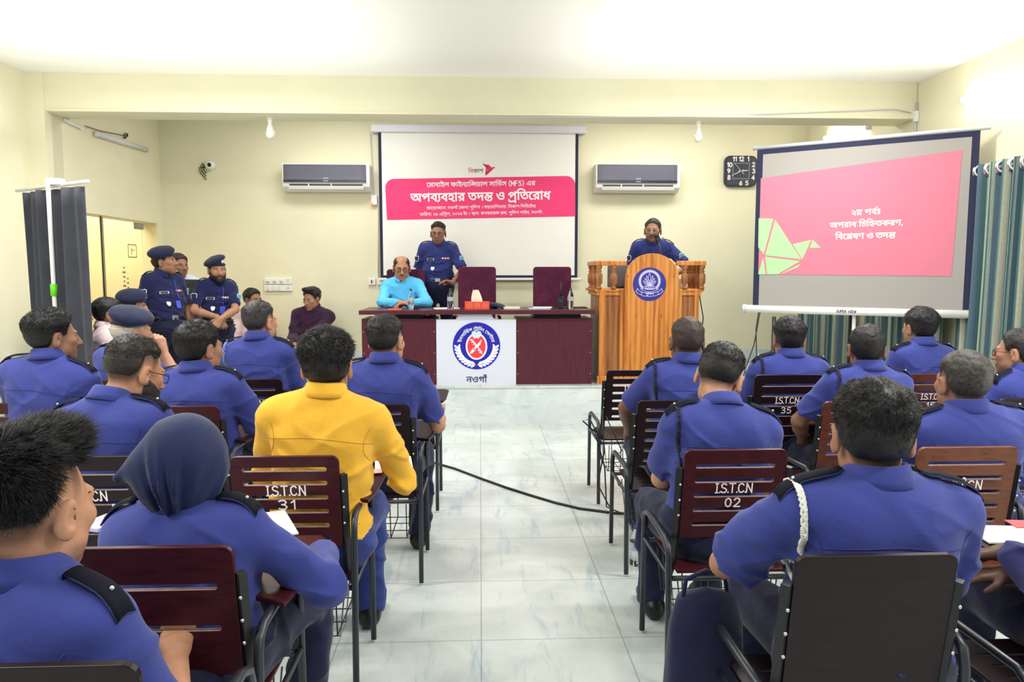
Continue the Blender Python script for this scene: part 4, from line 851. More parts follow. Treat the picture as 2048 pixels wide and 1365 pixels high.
# air conditioners
def air_con(px0, px1, py0, py1, label):
    a, b = PY(px0, py1, YB), PY(px1, py0, YB)
    W, H = b.x - a.x, b.z - a.z
    o = empty('air_conditioner', ((a.x + b.x) / 2, YB, a.z), 0, label, 'air conditioner', 'wall air conditioners')
    prof = [(0, 0), (-.12, 0), (-.19, .05), (-.205, H * .3), (-.205, H), (0, H)]
    mb = MB()
    n = len(prof)
    for sx in (-W / 2, W / 2):
        mb.add([(sx, y, z) for y, z in prof], [tuple(range(n))])
    mb.add([(sx, y, z) for sx in (-W / 2, W / 2) for y, z in prof], [(i, (i + 1) % n, n + (i + 1) % n, n + i) for i in range(n)])
    mb.build('casing', M_white, o, bevel=.012)
    mb = MB().box((-.01 * W, -.211, H * .64), (W * .95, .012, H * .66))
    mb.build('mirror_panel', mat('grey_mirror_panel', (92, 92, 108), .2, spec=.5), o, bevel=.006)
    MB().box((-.01 * W, -.2185, H * .355), (W * .95, .006, H * .09)).build('display_strip', mat('dark_display', (40, 40, 58), .2), o)
    MB().box((-.01 * W, -.2182, H * .66), (W * .86, .002, H * .5)).build('panel_inset', mat('grey_mirror_inset', (98, 98, 116), .16, spec=.5), o)
    lv = MB().box((0, -.196, H * .22), (W * .84, .014, H * .06), rot=(R(-12), 0, 0))
    lv.build('outlet_slot', mat('dark_slot', (52, 54, 60), .6), o)
    MB().box((0, -.202, H * .12), (W * .86, .012, H * .12), rot=(R(28), 0, 0)).build('louver', M_white, o)
    MB().box((-W * .2, -.2, H * .19), (.012, .02, H * .16)).box((W * .06, -.2, H * .19), (.012, .02, H * .16)).build('divider', M_white, o)
    lg = MB()
    for i in range(3):
        lg.box((.0 + (i - 1) * .02, -.2225, H * .36), (.009, .002, .012))
    lg.box((0, -.2195, H * .46), (.06, .002, .006))
    lg.build('maker_mark', mat('silver_print', (220, 220, 226), .4), o)


air_con(574, 743, 333, 385, 'grey fronted air conditioner under the bulb beside the banner screen')
air_con(1187, 1352, 333, 387, 'grey fronted air conditioner above the wooden podium')

# clock
a, b = PY(1446, 374, YB), PY(1512, 313, YB)
o = empty('wall_clock', ((a.x + b.x) / 2, YB, (a.z + b.z) / 2), 0, 'black square wall clock with white numerals half behind the slide screen', 'clock')
hw, hh = (b.x - a.x) / 2, (b.z - a.z) / 2
M_ck = mat('slate_clock_face', (58, 62, 78), .25)
MB().prism(rrect(-hw, -hh, hw, hh, .07), -.05, 0).build('case', mat('black_clock_case', (40, 42, 54), .3), o, bevel=.012)
MB().prism(rrect(-hw * .92, -hh * .92, hw * .92, hh * .92, .055), -.056, -.05).build('dial', M_ck, o)
for t, (x, z) in {'12': (0, .78), '1': (.42, .78), '2': (.76, .42), '3': (.78, 0), '4': (.76, -.42), '5': (.38, -.78), '6': (0, -.78), '8': (-.74, -.42), '9': (-.76, 0), '10': (-.72, .40), '11': (-.42, .78)}.items():
    stroke_text(MB(), t, (x * hw, -.0575, z * hh), .052, None, .1, FRONT).build('numeral', M_letter, o)
tk = MB()
for i in range(48):
    t = i / 48 * 4
    s_, f = int(t), (t % 1) * 2 - 1
    x, z = [(f, 1), (1, -f), (-f, -1), (-1, f)][s_]
    tk.box((x * hw * .5, -.0575, z * hh * .5), (.006, .001, .006))
tk.build('minute_ticks', M_letter, o)


def hand(name, ang, ln, wd, back=.03):
    d = Vector((math.sin(R(ang)), 0, math.cos(R(ang))))
    n = Vector((d.z, 0, -d.x)) * wd / 2
    MB().add([d * -back - n, d * -back + n, d * ln + n * .4, d * ln - n * .4], [(0, 1, 2, 3)]).build(name, M_letter, o, loc=(0, -.062, 0), solid=.002)


hand('hour_hand', 84, .085, .014)
hand('minute_hand', 245, .13, .01)
hand('second_hand', 318, .13, .004, .05)

# switches and sockets
a, b = PY(530, 583, YB), PY(585, 556, YB)
o = empty('switch_board', ((a.x + b.x) / 2, YB, (a.z + b.z) / 2), 0, 'double row white switch and socket board on the back wall', 'switch board')
W, H = b.x - a.x, b.z - a.z
for s in (-1, 1):
    pl = MB().box((0, -.015, s * H * .255), (W, .03, H * .47)).build('plate', M_white, o, bevel=.006)
    kn = MB()
    for k in range(3):
        kn.lathe([(.022, 0), (.02, .014)], n=14, c=(-W * .36 + k * .085, 0, 0)) if s > 0 else kn.box((-W * .36 + k * .07, 0, .005), (.03, .045, .01))
    q = kn.build('switches', mat('ivory_switch', (224, 222, 216), .4), pl, loc=(0, -.03, s * H * .255))
    q.rotation_euler = (R(90), 0, 0)
    hl = MB()
    for dx, dz in ((0, .014), (-.013, -.008), (.013, -.008)):
        hl.ball((W * .36 + dx, -.031, s * H * .255 + dz), (.005, .003, .005), 8)
    hl.build('socket_holes', M_black, pl)
p = PY(746, 563.5, YB)
o = empty('switch_socket', (p.x, YB, p.z), 0, 'small white switch plate with red rocker beside the cyan shirted man', 'switch')
MB().box((-.01, -.015, 0), (.09, .03, .085)).build('plate', M_white, o, bevel=.005)
MB().box((-.012, -.032, 0), (.018, .008, .036)).build('rocker', mat('red_rocker', (150, 40, 36), .4), o)
MB().box((.11, -.015, 0), (.11, .03, .085)).build('socket_plate', M_white, o, bevel=.005)
p = PY(749, 401, YB)
o = empty('isolator_box', (p.x, YB, p.z), 0, 'small white isolator box with red lamp between air conditioner and screen', 'isolator')
MB().box((0, -.025, 0), (.075, .05, .12)).build('box', M_white, o, bevel=.006)
MB().ball((-.03, -.05, -.045), (.022, .012, .022), 12).build('red_lamp', mat('red_lamp_glow', (246, 150, 120), .3, emit=.6), o)
cb = MB().tube([PY(741, 268, YB - .02), PY(744, 330, YB - .02), PY(748, 385, YB - .02), PY(746, 394, YB - .02)], .006, 6)
tag(cb.build('wall_cable', M_grey), 'grey cable running down the wall from the banner screen housing to the isolator', 'cable')
cb = MB().tube([PY(755, 410, YB - .015), PY(756, 480, YB - .015), PY(757, 558, YB - .015)], .008, 6)
tag(cb.build('wall_conduit', M_wall), 'cream conduit from the isolator box down to the switch plate', 'conduit')

# banner screen on the back wall
o = empty('projection_screen', (0, YB - .06, 0), 0, 'wide white wall screen with navy edges carrying the pink event banner', 'projection screen')
L = lambda px, py, dy=.06: (lambda p: Vector((p.x, p.y - YB + .06, p.z)))(PY(px, py, YB - dy))
a, b = L(742, 265), L(1172, 253)
MB().box(((a.x + b.x) / 2, 0, (a.z + b.z) / 2), (b.x - a.x, .09, b.z - a.z)).build('housing', mat('lilac_white_metal', (222, 224, 236), .4), o, bevel=.012)
a, b = L(761, 557), L(1157, 264)
MB().box(((a.x + b.x) / 2, 0, (a.z + b.z) / 2), (b.x - a.x, .003, b.z - a.z)).build('border', M_navyb, o)
a, b = L(767, 551), L(1151, 264)
MB().box(((a.x + b.x) / 2, -.003, (a.z + b.z) / 2), (b.x - a.x, .003, b.z - a.z)).build('fabric', M_screen, o)
a, b = L(758, 561), L(1162, 556)
MB().box(((a.x + b.x) / 2, 0, (a.z + b.z) / 2), (b.x - a.x, .03, b.z - a.z)).build('weight_bar', M_white, o, bevel=.006)
tl, tr_, bl, brr = [L(*q) for q in ((770, 358.5), (1150, 352), (772, 440.5), (1149, 434))]
rt = (tr_ - tl).normalized()
up = Vector((0, -1, 0)).cross(rt) * -1
up = rt.cross(Vector((0, 1, 0))) * 1
if up.z < 0:
    up = -up
PL = (rt, up, (0, -1, 0))
Wb, Hb = (tr_ - tl).length, (tl - bl).length
org = Vector((tl.x, -.0065, tl.z))
ban = MB()
pts = [(0.006, -Hb), (Wb - .004, -Hb)]
rr = .11
pts += [(Wb - rr + rr * math.cos(R(t)), -rr + rr * math.sin(R(t))) for t in range(0, 91, 10)]
pts += [(rr + rr * math.cos(R(t)), -rr + rr * math.sin(R(t))) for t in range(90, 181, 10)]
flat_poly(ban, pts, org, PL)
bo = ban.build('banner', M_pink, o)


def bpt(px, py):
    q = L(px, py)
    return Vector((q.x, -.0085, q.z))


kx = 400 / 2048
for key, x0, x1, yb, bold in (('l1', 480, 1590, 322, .016), ('l2', 315, 1745, 468, .026), ('l3', 478, 1595, 551, .006), ('l4', 408, 1665, 614, .006)):
    lm = MB()
    pa, pb = bpt(760 + x0 * kx, 310 + (yb + 4) * kx), bpt(760 + x1 * kx, 310 + (yb - 5) * kx)
    bangla(lm, key, (pa + pb) / 2, (pb - pa).length, PL, bold)
    lm.build('lettering', M_letter, bo)
lm = MB()
pa, pb = bpt(760 + 903 * kx, 310 + 186 * kx), bpt(760 + 1058 * kx, 310 + 184 * kx)
bangla(lm, 'logo', (pa + pb) / 2, (pb - pa).length, PL, 0, only=(0, 1))
lm.build('logo_lettering', M_pink, o)
lm = MB()
bangla(lm, 'logo', (pa + pb) / 2, (pb - pa).length, PL, 0, only=(2, 3, 4, 5))
lm.build('logo_lettering', mat('charcoal_print', (70, 72, 80), .7), o)
bird = ([(1048, 88), (1105, 105), (1100, 158), (1085, 130)], [(1105, 95), (1142, 130), (1130, 172), (1100, 175), (1102, 120)], [(1085, 130), (1100, 180), (1083, 212), (1078, 208)],
        [(1142, 132), (1165, 122), (1178, 137), (1160, 140), (1140, 165), (1128, 172)], [(1100, 175), (1130, 172), (1083, 212)])
for i, pg in enumerate(bird):
    m = MB()
    m.add([bpt(760 + x * kx, 310 + y * kx) for x, y in pg], [tuple(range(len(pg)))])
    m.build('bird_facet', mat('pink_facet' if i % 2 else 'deep_pink_facet', (226, 44, 100) if i % 2 else (200, 34, 84), .7), o)

# slide screen standing at an angle before the right wall
SA, SB = PY(1503, 618, 6.9), PY(1943, 632, 5.87)
zt, zb = 2.685, 1.207
sr = Vector((SB.x - SA.x, SB.y - SA.y, 0))
SW = sr.length
sr.normalize()
so = Vector((sr.y, -sr.x, 0))
o = empty('slide_screen', (SA.x, SA.y, 0), math.atan2(sr.y, sr.x), 'tripod projection screen showing a pink slide with a green paper bird', 'projection screen')
SPL = ((1, 0, 0), (0, 0, 1), (0, -1, 0))


def PS(px, py, dy=0):
    d = ray(px, py)
    t = (Vector((SA.x, SA.y, 0)) - CAM).dot(so) / d.dot(so)
    q = CAM + d * t - Vector((SA.x, SA.y, 0))
    return Vector((q.dot(sr), -dy, q.z))


MB().box((SW / 2, 0, (zt + zb) / 2), (SW - .02, .004, zt - zb)).build('border', M_navyb, o)
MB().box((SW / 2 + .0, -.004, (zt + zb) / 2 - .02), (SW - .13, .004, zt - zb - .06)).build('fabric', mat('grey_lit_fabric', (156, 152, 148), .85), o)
MB().tube([(-.03, 0, zt + .012), (SW + .06, 0, zt + .012)], .017, 12).build('top_bar', M_grey, o)
cs = MB().tube([(-.05, 0, zb), (SW + .0, 0, zb)], .036, 8)
cs.build('roller_case', M_white, o)
for x in (-.065, SW + .01):
    MB().tube([(x - .012, 0, zb), (x + .012, 0, zb)], .042, 12).build('end_cap', M_grey, o)
stroke_text(MB(), 'SUPER VIEW', (SW * .47, -.0375, zb), .022, .16, .1, SPL).build('maker_mark', mat('dark_print', (60, 62, 66), .6), o)
MB().tube([(SW * .5, .06, zb + .05), (SW * .5, .06, .3)], .016, 10).build('tripod_post', M_white, o)
MB().tube([(SW * .5, .06, zb + .05), (SW * .5, .06, zt + .05), (SW * .5, .01, zt + .03)], .012, 10).build('mast', M_grey, o)
for an in (20, 140, 260):
    MB().tube([(SW * .5, .06, .42), (SW * .5 + .45 * math.cos(R(an)), .06 + .45 * math.sin(R(an)), .012)], .011, 8).build('leg', M_grey, o)
M_slide = mat('pink_slide', (204, 116, 136), .8, emit=.08)
sl = MB()
sl.add([PS(*q, .0085) for q in ((1522, 357), (1925, 300), (1903, 553), (1517, 549))], [(0, 1, 2, 3)])
so_ = sl.build('slide', M_slide, o)
M_green = mat('green_slide_facet', (160, 224, 148), .8, emit=.15)
for pg in ([(1518, 437), (1547, 438), (1528, 509), (1517, 495)], [(1551, 440), (1603, 519), (1531, 511)], [(1586, 489), (1623, 480), (1605, 519)], [(1626, 480), (1642, 496), (1620, 496.5)],
           [(1531, 514), (1600, 523), (1556, 549), (1535, 549)], [(1602, 528), (1596, 535), (1561, 549)], [(1527, 516), (1532, 549), (1517, 549)]):
    MB().add([PS(x, y, .0105) for x, y in pg], [tuple(range(len(pg)))]).build('bird_facet', M_green, so_)
M_slt = mat('pale_slide_lettering', (244, 252, 236), .8, emit=.25)
for key, x0, y0, x1, y1 in (('s1', 1702.5, 431.5, 1762, 428.5), ('s2', 1660, 456.5, 1807, 450.5), ('s3', 1671, 479.5, 1791, 476)):
    lm = MB()
    pa, pb = PS(x0, y0, .0115), PS(x1, y1, .0115)
    rt = (pb - pa).normalized()
    bangla(lm, key, (pa + pb) / 2, (pb - pa).length, (rt, Vector((-rt.z, 0, rt.x)), (0, -1, 0)), .02)
    lm.build('lettering', M_slt, so_)
cb = MB().tube([PY(1520, 625, 6.85), PY(1508, 690, 6.85), PY(1490, 740, 6.8), PY(1483, 770, 6.7)], .005, 6).tube([PY(1517, 625, 6.86), PY(1512, 660, 6.86), PY(1513, 720, 6.86), PY(1495, 742, 6.8)], .005, 6)
tag(cb.build('screen_cord', M_cord), 'thin dark cord hanging from the corner of the slide screen', 'cord')
p = PY(1546, 700, 6.75)
o = empty('floor_stand', (p.x, 6.75, 0), 0, 'black stand pole rising behind the seated officers under the slide screen', 'stand')
MB().tube([(0, 0, .1), (0, 0, 1.14)], .017, 10).build('pole', M_black, o)
MB().tube([(0, 0, .66), (0, 0, .82)], .03, 10).build('collar', M_black, o)
for an in (90, 210, 330):
    MB().tube([(0, 0, .5), (.35 * math.cos(R(an)), .35 * math.sin(R(an)), .012)], .011, 8).build('leg', M_black, o)


# curtains
def curtain(name, mbname, p0, p1, z0, z1, folds, amp, m, parent, stripes=True, seed=1):
    rnd = random.Random(seed)
    p0, p1 = Vector(p0), Vector(p1)
    d = p1 - p0
    n = Vector((-d.y, d.x, 0)).normalized()
    N, Mz = folds * 14, 14
    ph = [rnd.uniform(-.5, .5) for _ in range(folds + 2)]
    grid, att = [], []
    for j in range(Mz + 1):
        t = j / Mz
        z = z1 + (z0 - z1) * t
        row = []
        for i in range(N + 1):
            u = i / N
            f = u * folds
            k = int(f)
            a = amp * (.75 + .35 * ph[min(k, folds)]) * (1 + .25 * t * math.sin(7 * u + seed))
            off = a * math.sin(2 * math.pi * f + .5 * ph[min(k, folds)] * t * 2)
            if not stripes:
                off += amp * .7 * math.sin(2 * math.pi * f * .43 + 1.3 * t)
            row.append(p0 + d * (u + .006 * math.sin(9 * u + 3 * t)) + n * off + Vector((0, 0, z)))
            att.append((u * folds * .8 + .1 * seed) % 1)
        grid.append(row)
    ob = MB().sheet(grid).build(mbname, m, parent, solid=.004, fix=False)
    if stripes:
        at = ob.data.attributes.new('stripe', 'FLOAT', 'POINT')
        at.data.foreach_set('value', np.asarray(att, np.float32))
    return ob


xc = XR - .13
rod = MB().tube([(XR - .13, 3.4, 2.36), (XR - .13, 9.25, 2.36)], .014, 10)
tag(rod.build('curtain_rod', M_chrome), 'long metal rod carrying the striped curtains along the wall', 'curtain rod')
for i, (y0, y1, fo, lab) in enumerate(((3.6, 6.08, 19, 'teal and beige striped grommet curtain beside the slide screen edge'), (6.25, 7.62, 9, 'striped curtain seen below the slide screen beside the brown window post'), (7.86, 9.2, 9, 'striped curtain below the slide screen in the far corner'))):
    o = empty('striped_curtain', (xc, (y0 + y1) / 2, 0), 0, lab, 'curtain', 'striped curtains on the wall')
    h = (y1 - y0) / 2
    curtain('striped_curtain', 'drape', (0, h, 0), (0, -h, 0), .08, 2.41, fo, .05, M_curt, o, True, i + 1)
    for k in range(fo * 2):
        yy = h - (k + .5) / (fo * 2) * 2 * h
        rg = MB()
        an = [2 * math.pi * q / 14 for q in range(14)]
        sg = -1 if k % 2 else 1
        rg.tube([(.034 * math.cos(t) - .012, yy + .026 * math.cos(t) * sg, 2.36 + .042 * math.sin(t)) for t in an], .011, 6, closed=True)
        rg.build('grommet', M_chrome, o)
w1 = MB().box((XR - .02, 7.74, 1.2), (.05, .07, 2.2))
struct('window_1', w1, mat('varnished_window_wood', (176, 110, 52), .35))

# black curtain on a white stand
a, b = PY(54, 600, 6.17), PY(180, 600, 5.69)
a.z = b.z = 0
o = empty('curtain_stand', a, 0, 'black curtain hung from a white telescopic stand beside the glass door', 'curtain stand')
curtain('c', 'drape', (0.02, -.01, 0), tuple(b - a - Vector((.02, -.01, 0))), .05, 2.185, 5, .035, cloth_mat('charcoal_cloth', (66, 68, 80), .12, .3), o, False, 4)
MB().tube([(-.03, .0, 2.20), (b.x - a.x + .03, b.y - a.y, 2.22)], .014, 8).build('cross_bar', M_white, o)
q = PY(96, 372, 5.84) - a
MB().tube([(q.x, q.y, .05), (q.x, q.y, 2.26)], .016, 10).build('pole', M_white, o)
MB().tube([(q.x, q.y, 1.37), (q.x, q.y, 1.46)], .025, 12).build('clamp', mat('lime_clamp', (120, 226, 40), .4), o)
MB().box((q.x + .04, q.y + .03, 2.235), (.12, .07, .05)).build('head_bracket', M_white, o, bevel=.01)
for an in (70, 190, 310):
    MB().tube([(q.x, q.y, .3), (q.x + .3 * math.cos(R(an)), q.y + .3 * math.sin(R(an)), .012)], .01, 8).build('leg', M_white, o)

# ------------------------------------------------------------------ stage furniture
TY = 7.62
a, b = PY(725, 771, TY), PY(1184, 771, TY)
c1, c2 = PY(873, 700, TY).x, PY(1032, 700, TY).x
o = empty('stage_table', ((a.x + b.x) / 2, TY, ST), 0, 'long maroon laminate head table with white emblem panel on the stage', 'table')
ox = (a.x + b.x) / 2
tt = 1.165 - ST
hb = PY(800, 638, TY).z - ST
MB().box((0, .30, tt - .022), (PY(1187, 620, 7.55).x - PY(714, 620, 7.55).x, .74, .044)).build('tabletop', M_maroon, o, bevel=.004)
for x0, x1 in ((a.x, c1), (c2, b.x)):
    pn = MB().box(((x0 + x1) / 2 - ox, .25, hb / 2), (x1 - x0 - .004, .5, hb)).build('pedestal', M_maroon, o, bevel=.004)
    sc = MB()
    for sx in (x0 + .02, x1 - .02):
        for sz in (.1, .3, .5):
            sc.ball((sx - ox, -.002, sz * hb / .62), (.006, .003, .006), 8)
    sc.build('screw_cap', mat('pale_cap', (170, 150, 150), .5), pn)
    MB().box(((x0 + x1) / 2 - ox + (.04 if x0 > 0 else -.02), .25, (hb + tt - .044) / 2), ((x1 - x0) * .62, .3, tt - .044 - hb)).build('riser_block', M_black, o)
x0, x1 = c1 - ox, c2 - ox
xm0, xm1 = PY(918, 640, TY).x - ox, PY(984, 640, TY).x - ox
zp = PY(950, 639, TY).z - ST
zt2 = tt - .044
rc_ = .045
pts = [(x0, 0), (x1, 0), (x1, zp), (xm1 + rc_, zp)] + [(xm1 + rc_ - rc_ * math.sin(R(t)), zp + rc_ - rc_ * math.cos(R(t))) for t in (20, 45, 70, 90)] + [(xm1, zt2), (xm0, zt2)]
pts += [(xm0 - rc_ + rc_ * math.cos(R(t)), zp + rc_ - rc_ * math.sin(R(t))) for t in (0, 20, 45, 70)] + [(xm0 - rc_, zp), (x0, zp)]
pn = MB().prism(pts, -.012, .02).build('emblem_panel', mat('white_panel_print', (216, 220, 234), .4), o)
cx, cz = PY(953, 692, TY).x - ox, PY(953, 692, TY).z - ST
rad = 47.5 / 194
PLT = ((1, 0, 0), (0, 0, 1), (0, -1, 0))
oo = Vector((cx, -.0125, cz))
lt = mat('white_emblem_print', (240, 240, 248), .5)
em = MB()
flat_poly(em, circ(0, 0, rad * 1.04, n=48), oo, PLT, lift=.0005)
em.build('emblem_halo', mat('lilac_print', (206, 212, 250), .5), pn)
em = MB()
flat_poly(em, circ(0, 0, rad, n=48), oo, PLT, lift=.001)
em.build('emblem_disc', mat('royal_blue_print', (28, 26, 168), .5), pn)
em = MB()
flat_poly(em, circ(0, -.02 * rad, rad * .455, rad * .57, n=40), oo, PLT, lift=.0015)
em.build('shield_rim', lt, pn)
em = MB()
flat_poly(em, circ(0, -.02 * rad, rad * .385, rad * .50, n=40), oo, PLT, lift=.002)
em.build('shield', mat('red_print', (240, 62, 74), .5), pn)
em = MB()
for cxs in (-.1, .1):
    flat_poly(em, [(x + cxs * rad, y + .5 * rad) for x, y in circ(0, 0, rad * .11, rad * .13, n=16)], oo, PLT, lift=.0025)
flat_poly(em, [(-.15 * rad, .46 * rad), (-.13 * rad, .36 * rad), (-.06 * rad, .3 * rad), (0, .36 * rad), (.06 * rad, .3 * rad), (.13 * rad, .36 * rad), (.15 * rad, .46 * rad)], oo, PLT, lift=.0025)
em.build('water_lily', mat('pale_blue_print', (206, 226, 244), .5), pn)
em = MB()
for s in (-1, 1):
    pth = [(-.22 * s * rad, .26 * rad), (.05 * s * rad, -.04 * rad), (.22 * s * rad, -.32 * rad)]
    if s < 0:
        flat_poly(em, [(.22 * rad, .28 * rad), (.17 * rad, .06 * rad), (.02 * rad, -.08 * rad), (-.04 * rad, -.02 * rad)], oo, PLT, lift=.003)
        flat_line(em, [(-.02 * rad, -.06 * rad), (-.24 * rad, -.30 * rad)], .07 * rad, oo, PLT, lift=.003)
    else:
        flat_line(em, pth, .05 * rad, oo, PLT, lift=.003)
        for t in (.0, .15, .3, .45, .75, .9):
            x, y = pth[0][0] + (pth[2][0] - pth[0][0]) * t, pth[0][1] + (pth[2][1] - pth[0][1]) * t
            flat_line(em, [(x - .05 * rad, y - .02 * rad), (x + .05 * rad, y + .02 * rad)], .035 * rad, oo, PLT, lift=.003)
for k in range(3):
    x, y = -.10 * rad - k * .05 * rad, -.14 * rad - k * .06 * rad
    flat_line(em, [(x - .05 * rad, y + .03 * rad), (x + .05 * rad, y - .03 * rad)], .035 * rad, oo, PLT, lift=.003)
em.build('crossed_arms', lt, pn)
em = MB()
for s in (-1, 1):
    for k in range(9):
        an = R(188 + k * 9.6) if s < 0 else R(-8 - k * 9.6)
        rr = rad * .80
        bx, by = rr * math.cos(an), rr * math.sin(an) - .0 * rad
        tx, ty = (math.sin(an), -math.cos(an)) if s < 0 else (-math.sin(an), math.cos(an))
        for off in (-1, 1):
            ang = math.atan2(ty, tx) + off * R(36)
            L_, W_ = .21 * rad, .05 * rad
            ca, sa = math.cos(ang), math.sin(ang)
            flat_poly(em, [(bx + ca * (L_ * .5 + L_ * .5 * math.cos(R(t))) - sa * W_ * math.sin(R(t)), by + sa * (L_ * .5 + L_ * .5 * math.cos(R(t))) + ca * W_ * math.sin(R(t))) for t in range(0, 360, 36)], oo, PLT, lift=.003)
    arc = [(rad * .80 * math.cos(R((188 if s < 0 else -8) + (k * 10 if s < 0 else -k * 10))), rad * .80 * math.sin(R((188 if s < 0 else -8) + (k * 10 if s < 0 else -k * 10)))) for k in range(10)]
    flat_line(em, arc, .03 * rad, oo, PLT, lift=.003)
em.build('laurel', lt, pn)
em = MB()
bangla(em, 'arc', oo, rad * 1.78, PLT, .012, lift=.003, arc=(oo, rad * .66))
em.build('lettering', lt, pn)
em = MB()
pa, pb = PY(934, 765, TY), PY(975, 765, TY)
bangla(em, 'town', (cx, -.0125, pa.z - ST), pb.x - pa.x, PLT, .012, lift=.002)
em.build('lettering', mat('navy_print', (44, 40, 100), .5), pn)

# podium
QY = 7.66
g = lambda px, py, Y=QY: PY(px, py, Y)
pcx = g(1301, 700).x
o = empty('podium', (pcx, QY, ST), 0, 'golden wooden podium with arched front and blue police emblem', 'podium')
G = lambda px, py, dy=0: Vector((g(px, py, QY + dy).x - pcx, dy, g(px, py, QY + dy).z - ST))
x0, x1 = G(1197, 700).x, G(1395, 700).x
zs = G(1300, 581).z
MB().box(((x0 + x1) / 2, .30, zs / 2), (x1 - x0, .58, zs)).build('body', M_woodd, o, bevel=.004)
for xa, xb in ((1197, 1209), (1238, 1249), (1353, 1361), (1386, 1395)):
    MB().box(((G(xa, 700).x + G(xb, 700).x) / 2, -.004, zs / 2), (G(xb, 700).x - G(xa, 700).x, .03, zs)).build('stile', M_wood, o, bevel=.003)
MB().box(((x0 + x1) / 2, .31, zs), (x1 - x0 + .1, .66, .03)).box(((x0 + x1) / 2, .30, zs - .035), (x1 - x0 + .05, .62, .04)).build('shelf', M_wood, o, bevel=.008)
MB().box(((x0 + x1) / 2, .0, .04), (x1 - x0 + .03, .06, .08)).build('plinth', M_wood, o, bevel=.004)
ax0, ax1 = G(1248, 700, -.05).x, G(1355, 700, -.05).x
az = G(1300, 507, -.05).z
am, ah = (ax0 + ax1) / 2, (ax1 - ax0) / 2
zsh = az - ah * .92
pts = [(ax0, 0), (ax1, 0), (ax1, zsh - .08)] + [(am + ah * math.cos(R(t)), zsh + ah * .92 * math.sin(R(t))) for t in range(0, 181, 9)] + [(ax0, zsh - .08)]
pn = MB().prism(pts, -.06, -.02).build('arched_front', M_wood, o, bevel=.005)
kn = MB()
for (px, py, sx, sz) in ((1272, 632, .006, .022), (1323, 632, .006, .022), (1256, 553, .009, .008), (1347, 553, .009, .008)):
    q = G(px, py, -.06)
    kn.ball((q.x, -.0602, q.z), (sx, .0008, sz), 14)
kn.build('wood_knot', mat('dark_knot', (140, 86, 46), .5), pn)
zr = G(1300, 527).z
rx0, rx1 = x0 - .04, x1 + .06
for c_, d_ in ((((rx0 + ax0) / 2 + .01, -.01, zr), (ax0 - rx0 + .02, .075, .05)), (((rx1 + ax1) / 2 - .01, -.01, zr), (rx1 - ax1 + .02, .075, .05)),
               ((rx0 + .035, .31, zr), (.075, .565, .05)), ((rx1 - .035, .31, zr), (.075, .565, .05))):
    MB().box(c_, d_).build('rail', M_wood, o, bevel=.01)
zz0, zz1 = zs + .015, zr - .025
hgt = zz1 - zz0
prof = [(.030, 0), (.030, .06), (.018, .10), (.026, .14), (.018, .18), (.036, .24), (.038, .62), (.02, .70), (.03, .76), (.018, .82), (.032, .90), (.032, 1)]
for x, y in ((rx0 + .035, -.01), (G(1227, 550).x, -.01), (G(1369, 550).x, -.01), (rx1 - .035, -.01), (rx0 + .035, .28), (rx0 + .035, .54), (rx1 - .035, .14), (rx1 - .035, .28), (rx1 - .035, .42), (rx1 - .035, .54)):
    MB().lathe([(r, zz0 + t * hgt) for r, t in prof], c=(x, y, 0), n=14).build('baluster', M_woodd, o)
oo = Vector((G(1299, 569, -.06).x, -.0605, G(1299, 569, -.06).z))
rad = 33.8 / 195
em = MB()
flat_poly(em, circ(0, 0, rad, n=44), oo, PLT, lift=.001)
ed = em.build('emblem_disc', mat('police_blue_print', (50, 44, 140), .35), pn)
em = MB()
K = rad / 505.0
U = lambda x, y: ((x - 885) * K, (740 - y) * K)


def petal(bx, by, tx, ty, wd):
    b_, t_ = Vector(U(bx, by)), Vector(U(tx, ty))
    d = t_ - b_
    n = Vector((-d.y, d.x)).normalized() * wd * K
    lf = [b_ + d * t + n * math.sin(math.pi * t ** .8) for t in (0, .15, .35, .55, .75, .9, 1)]
    rg = [b_ + d * t - n * math.sin(math.pi * t ** .8) for t in (1, .9, .75, .55, .35, .15, 0)]
    flat_line(em, [(p.x, p.y) for p in lf + rg], .0042, oo, PLT, lift=.003)


petal(888, 800, 880, 400, 52)
for s in (-1, 1):
    petal(888 + 8 * s, 800, 885 + 95 * s, 480, 40)
    petal(888 + 8 * s, 800, 885 + 150 * s, 560, 40)
    petal(888 + 8 * s, 800, 885 + 195 * s, 640, 36)
    petal(885 + 10 * s, 850, 885 + 160 * s, 800, 22)
    for k in range(11):
        an = R(-50 + k * 13)
        x, y = 885 + s * 300 * math.cos(an), 640 - 300 * math.sin(an) * .98
        x2, y2 = 885 + s * 300 * math.cos(an + .2), 640 - 300 * math.sin(an + .2)
        for off in (-1, 1):
            dx, dy = x2 - x, y2 - y
            petal(x, y, x + dx * .9 + off * s * 32 * math.cos(an), y + dy * .9 - off * 32 * math.sin(an), 20)
        petal(x, y, x2, y2, 12)
flat_line(em, [U(600 + t * 57, 880 + 90 * math.sin(math.pi * t / 10)) for t in range(11)], .004, oo, PLT, lift=.003)
flat_line(em, [U(740 + t * 30, 870 + 20 * math.sin(math.pi * t / 10)) for t in range(11)], .010, oo, PLT, lift=.003)
rib = [(620, 960), (700, 985), (885, 1005), (1070, 985), (1140, 955), (1160, 1040), (1070, 1085), (885, 1105), (700, 1090), (625, 1055), (660, 1010)]
flat_line(em, [U(*q) for q in rib], .0042, oo, PLT, lift=.003, closed=True)
for s in (-1, 1):
    flat_line(em, [U(885 + s * x, y) for x, y in ((265, 960), (340, 920), (360, 860), (390, 930), (420, 950), (340, 1020), (265, 1050))], .004, oo, PLT, lift=.003)
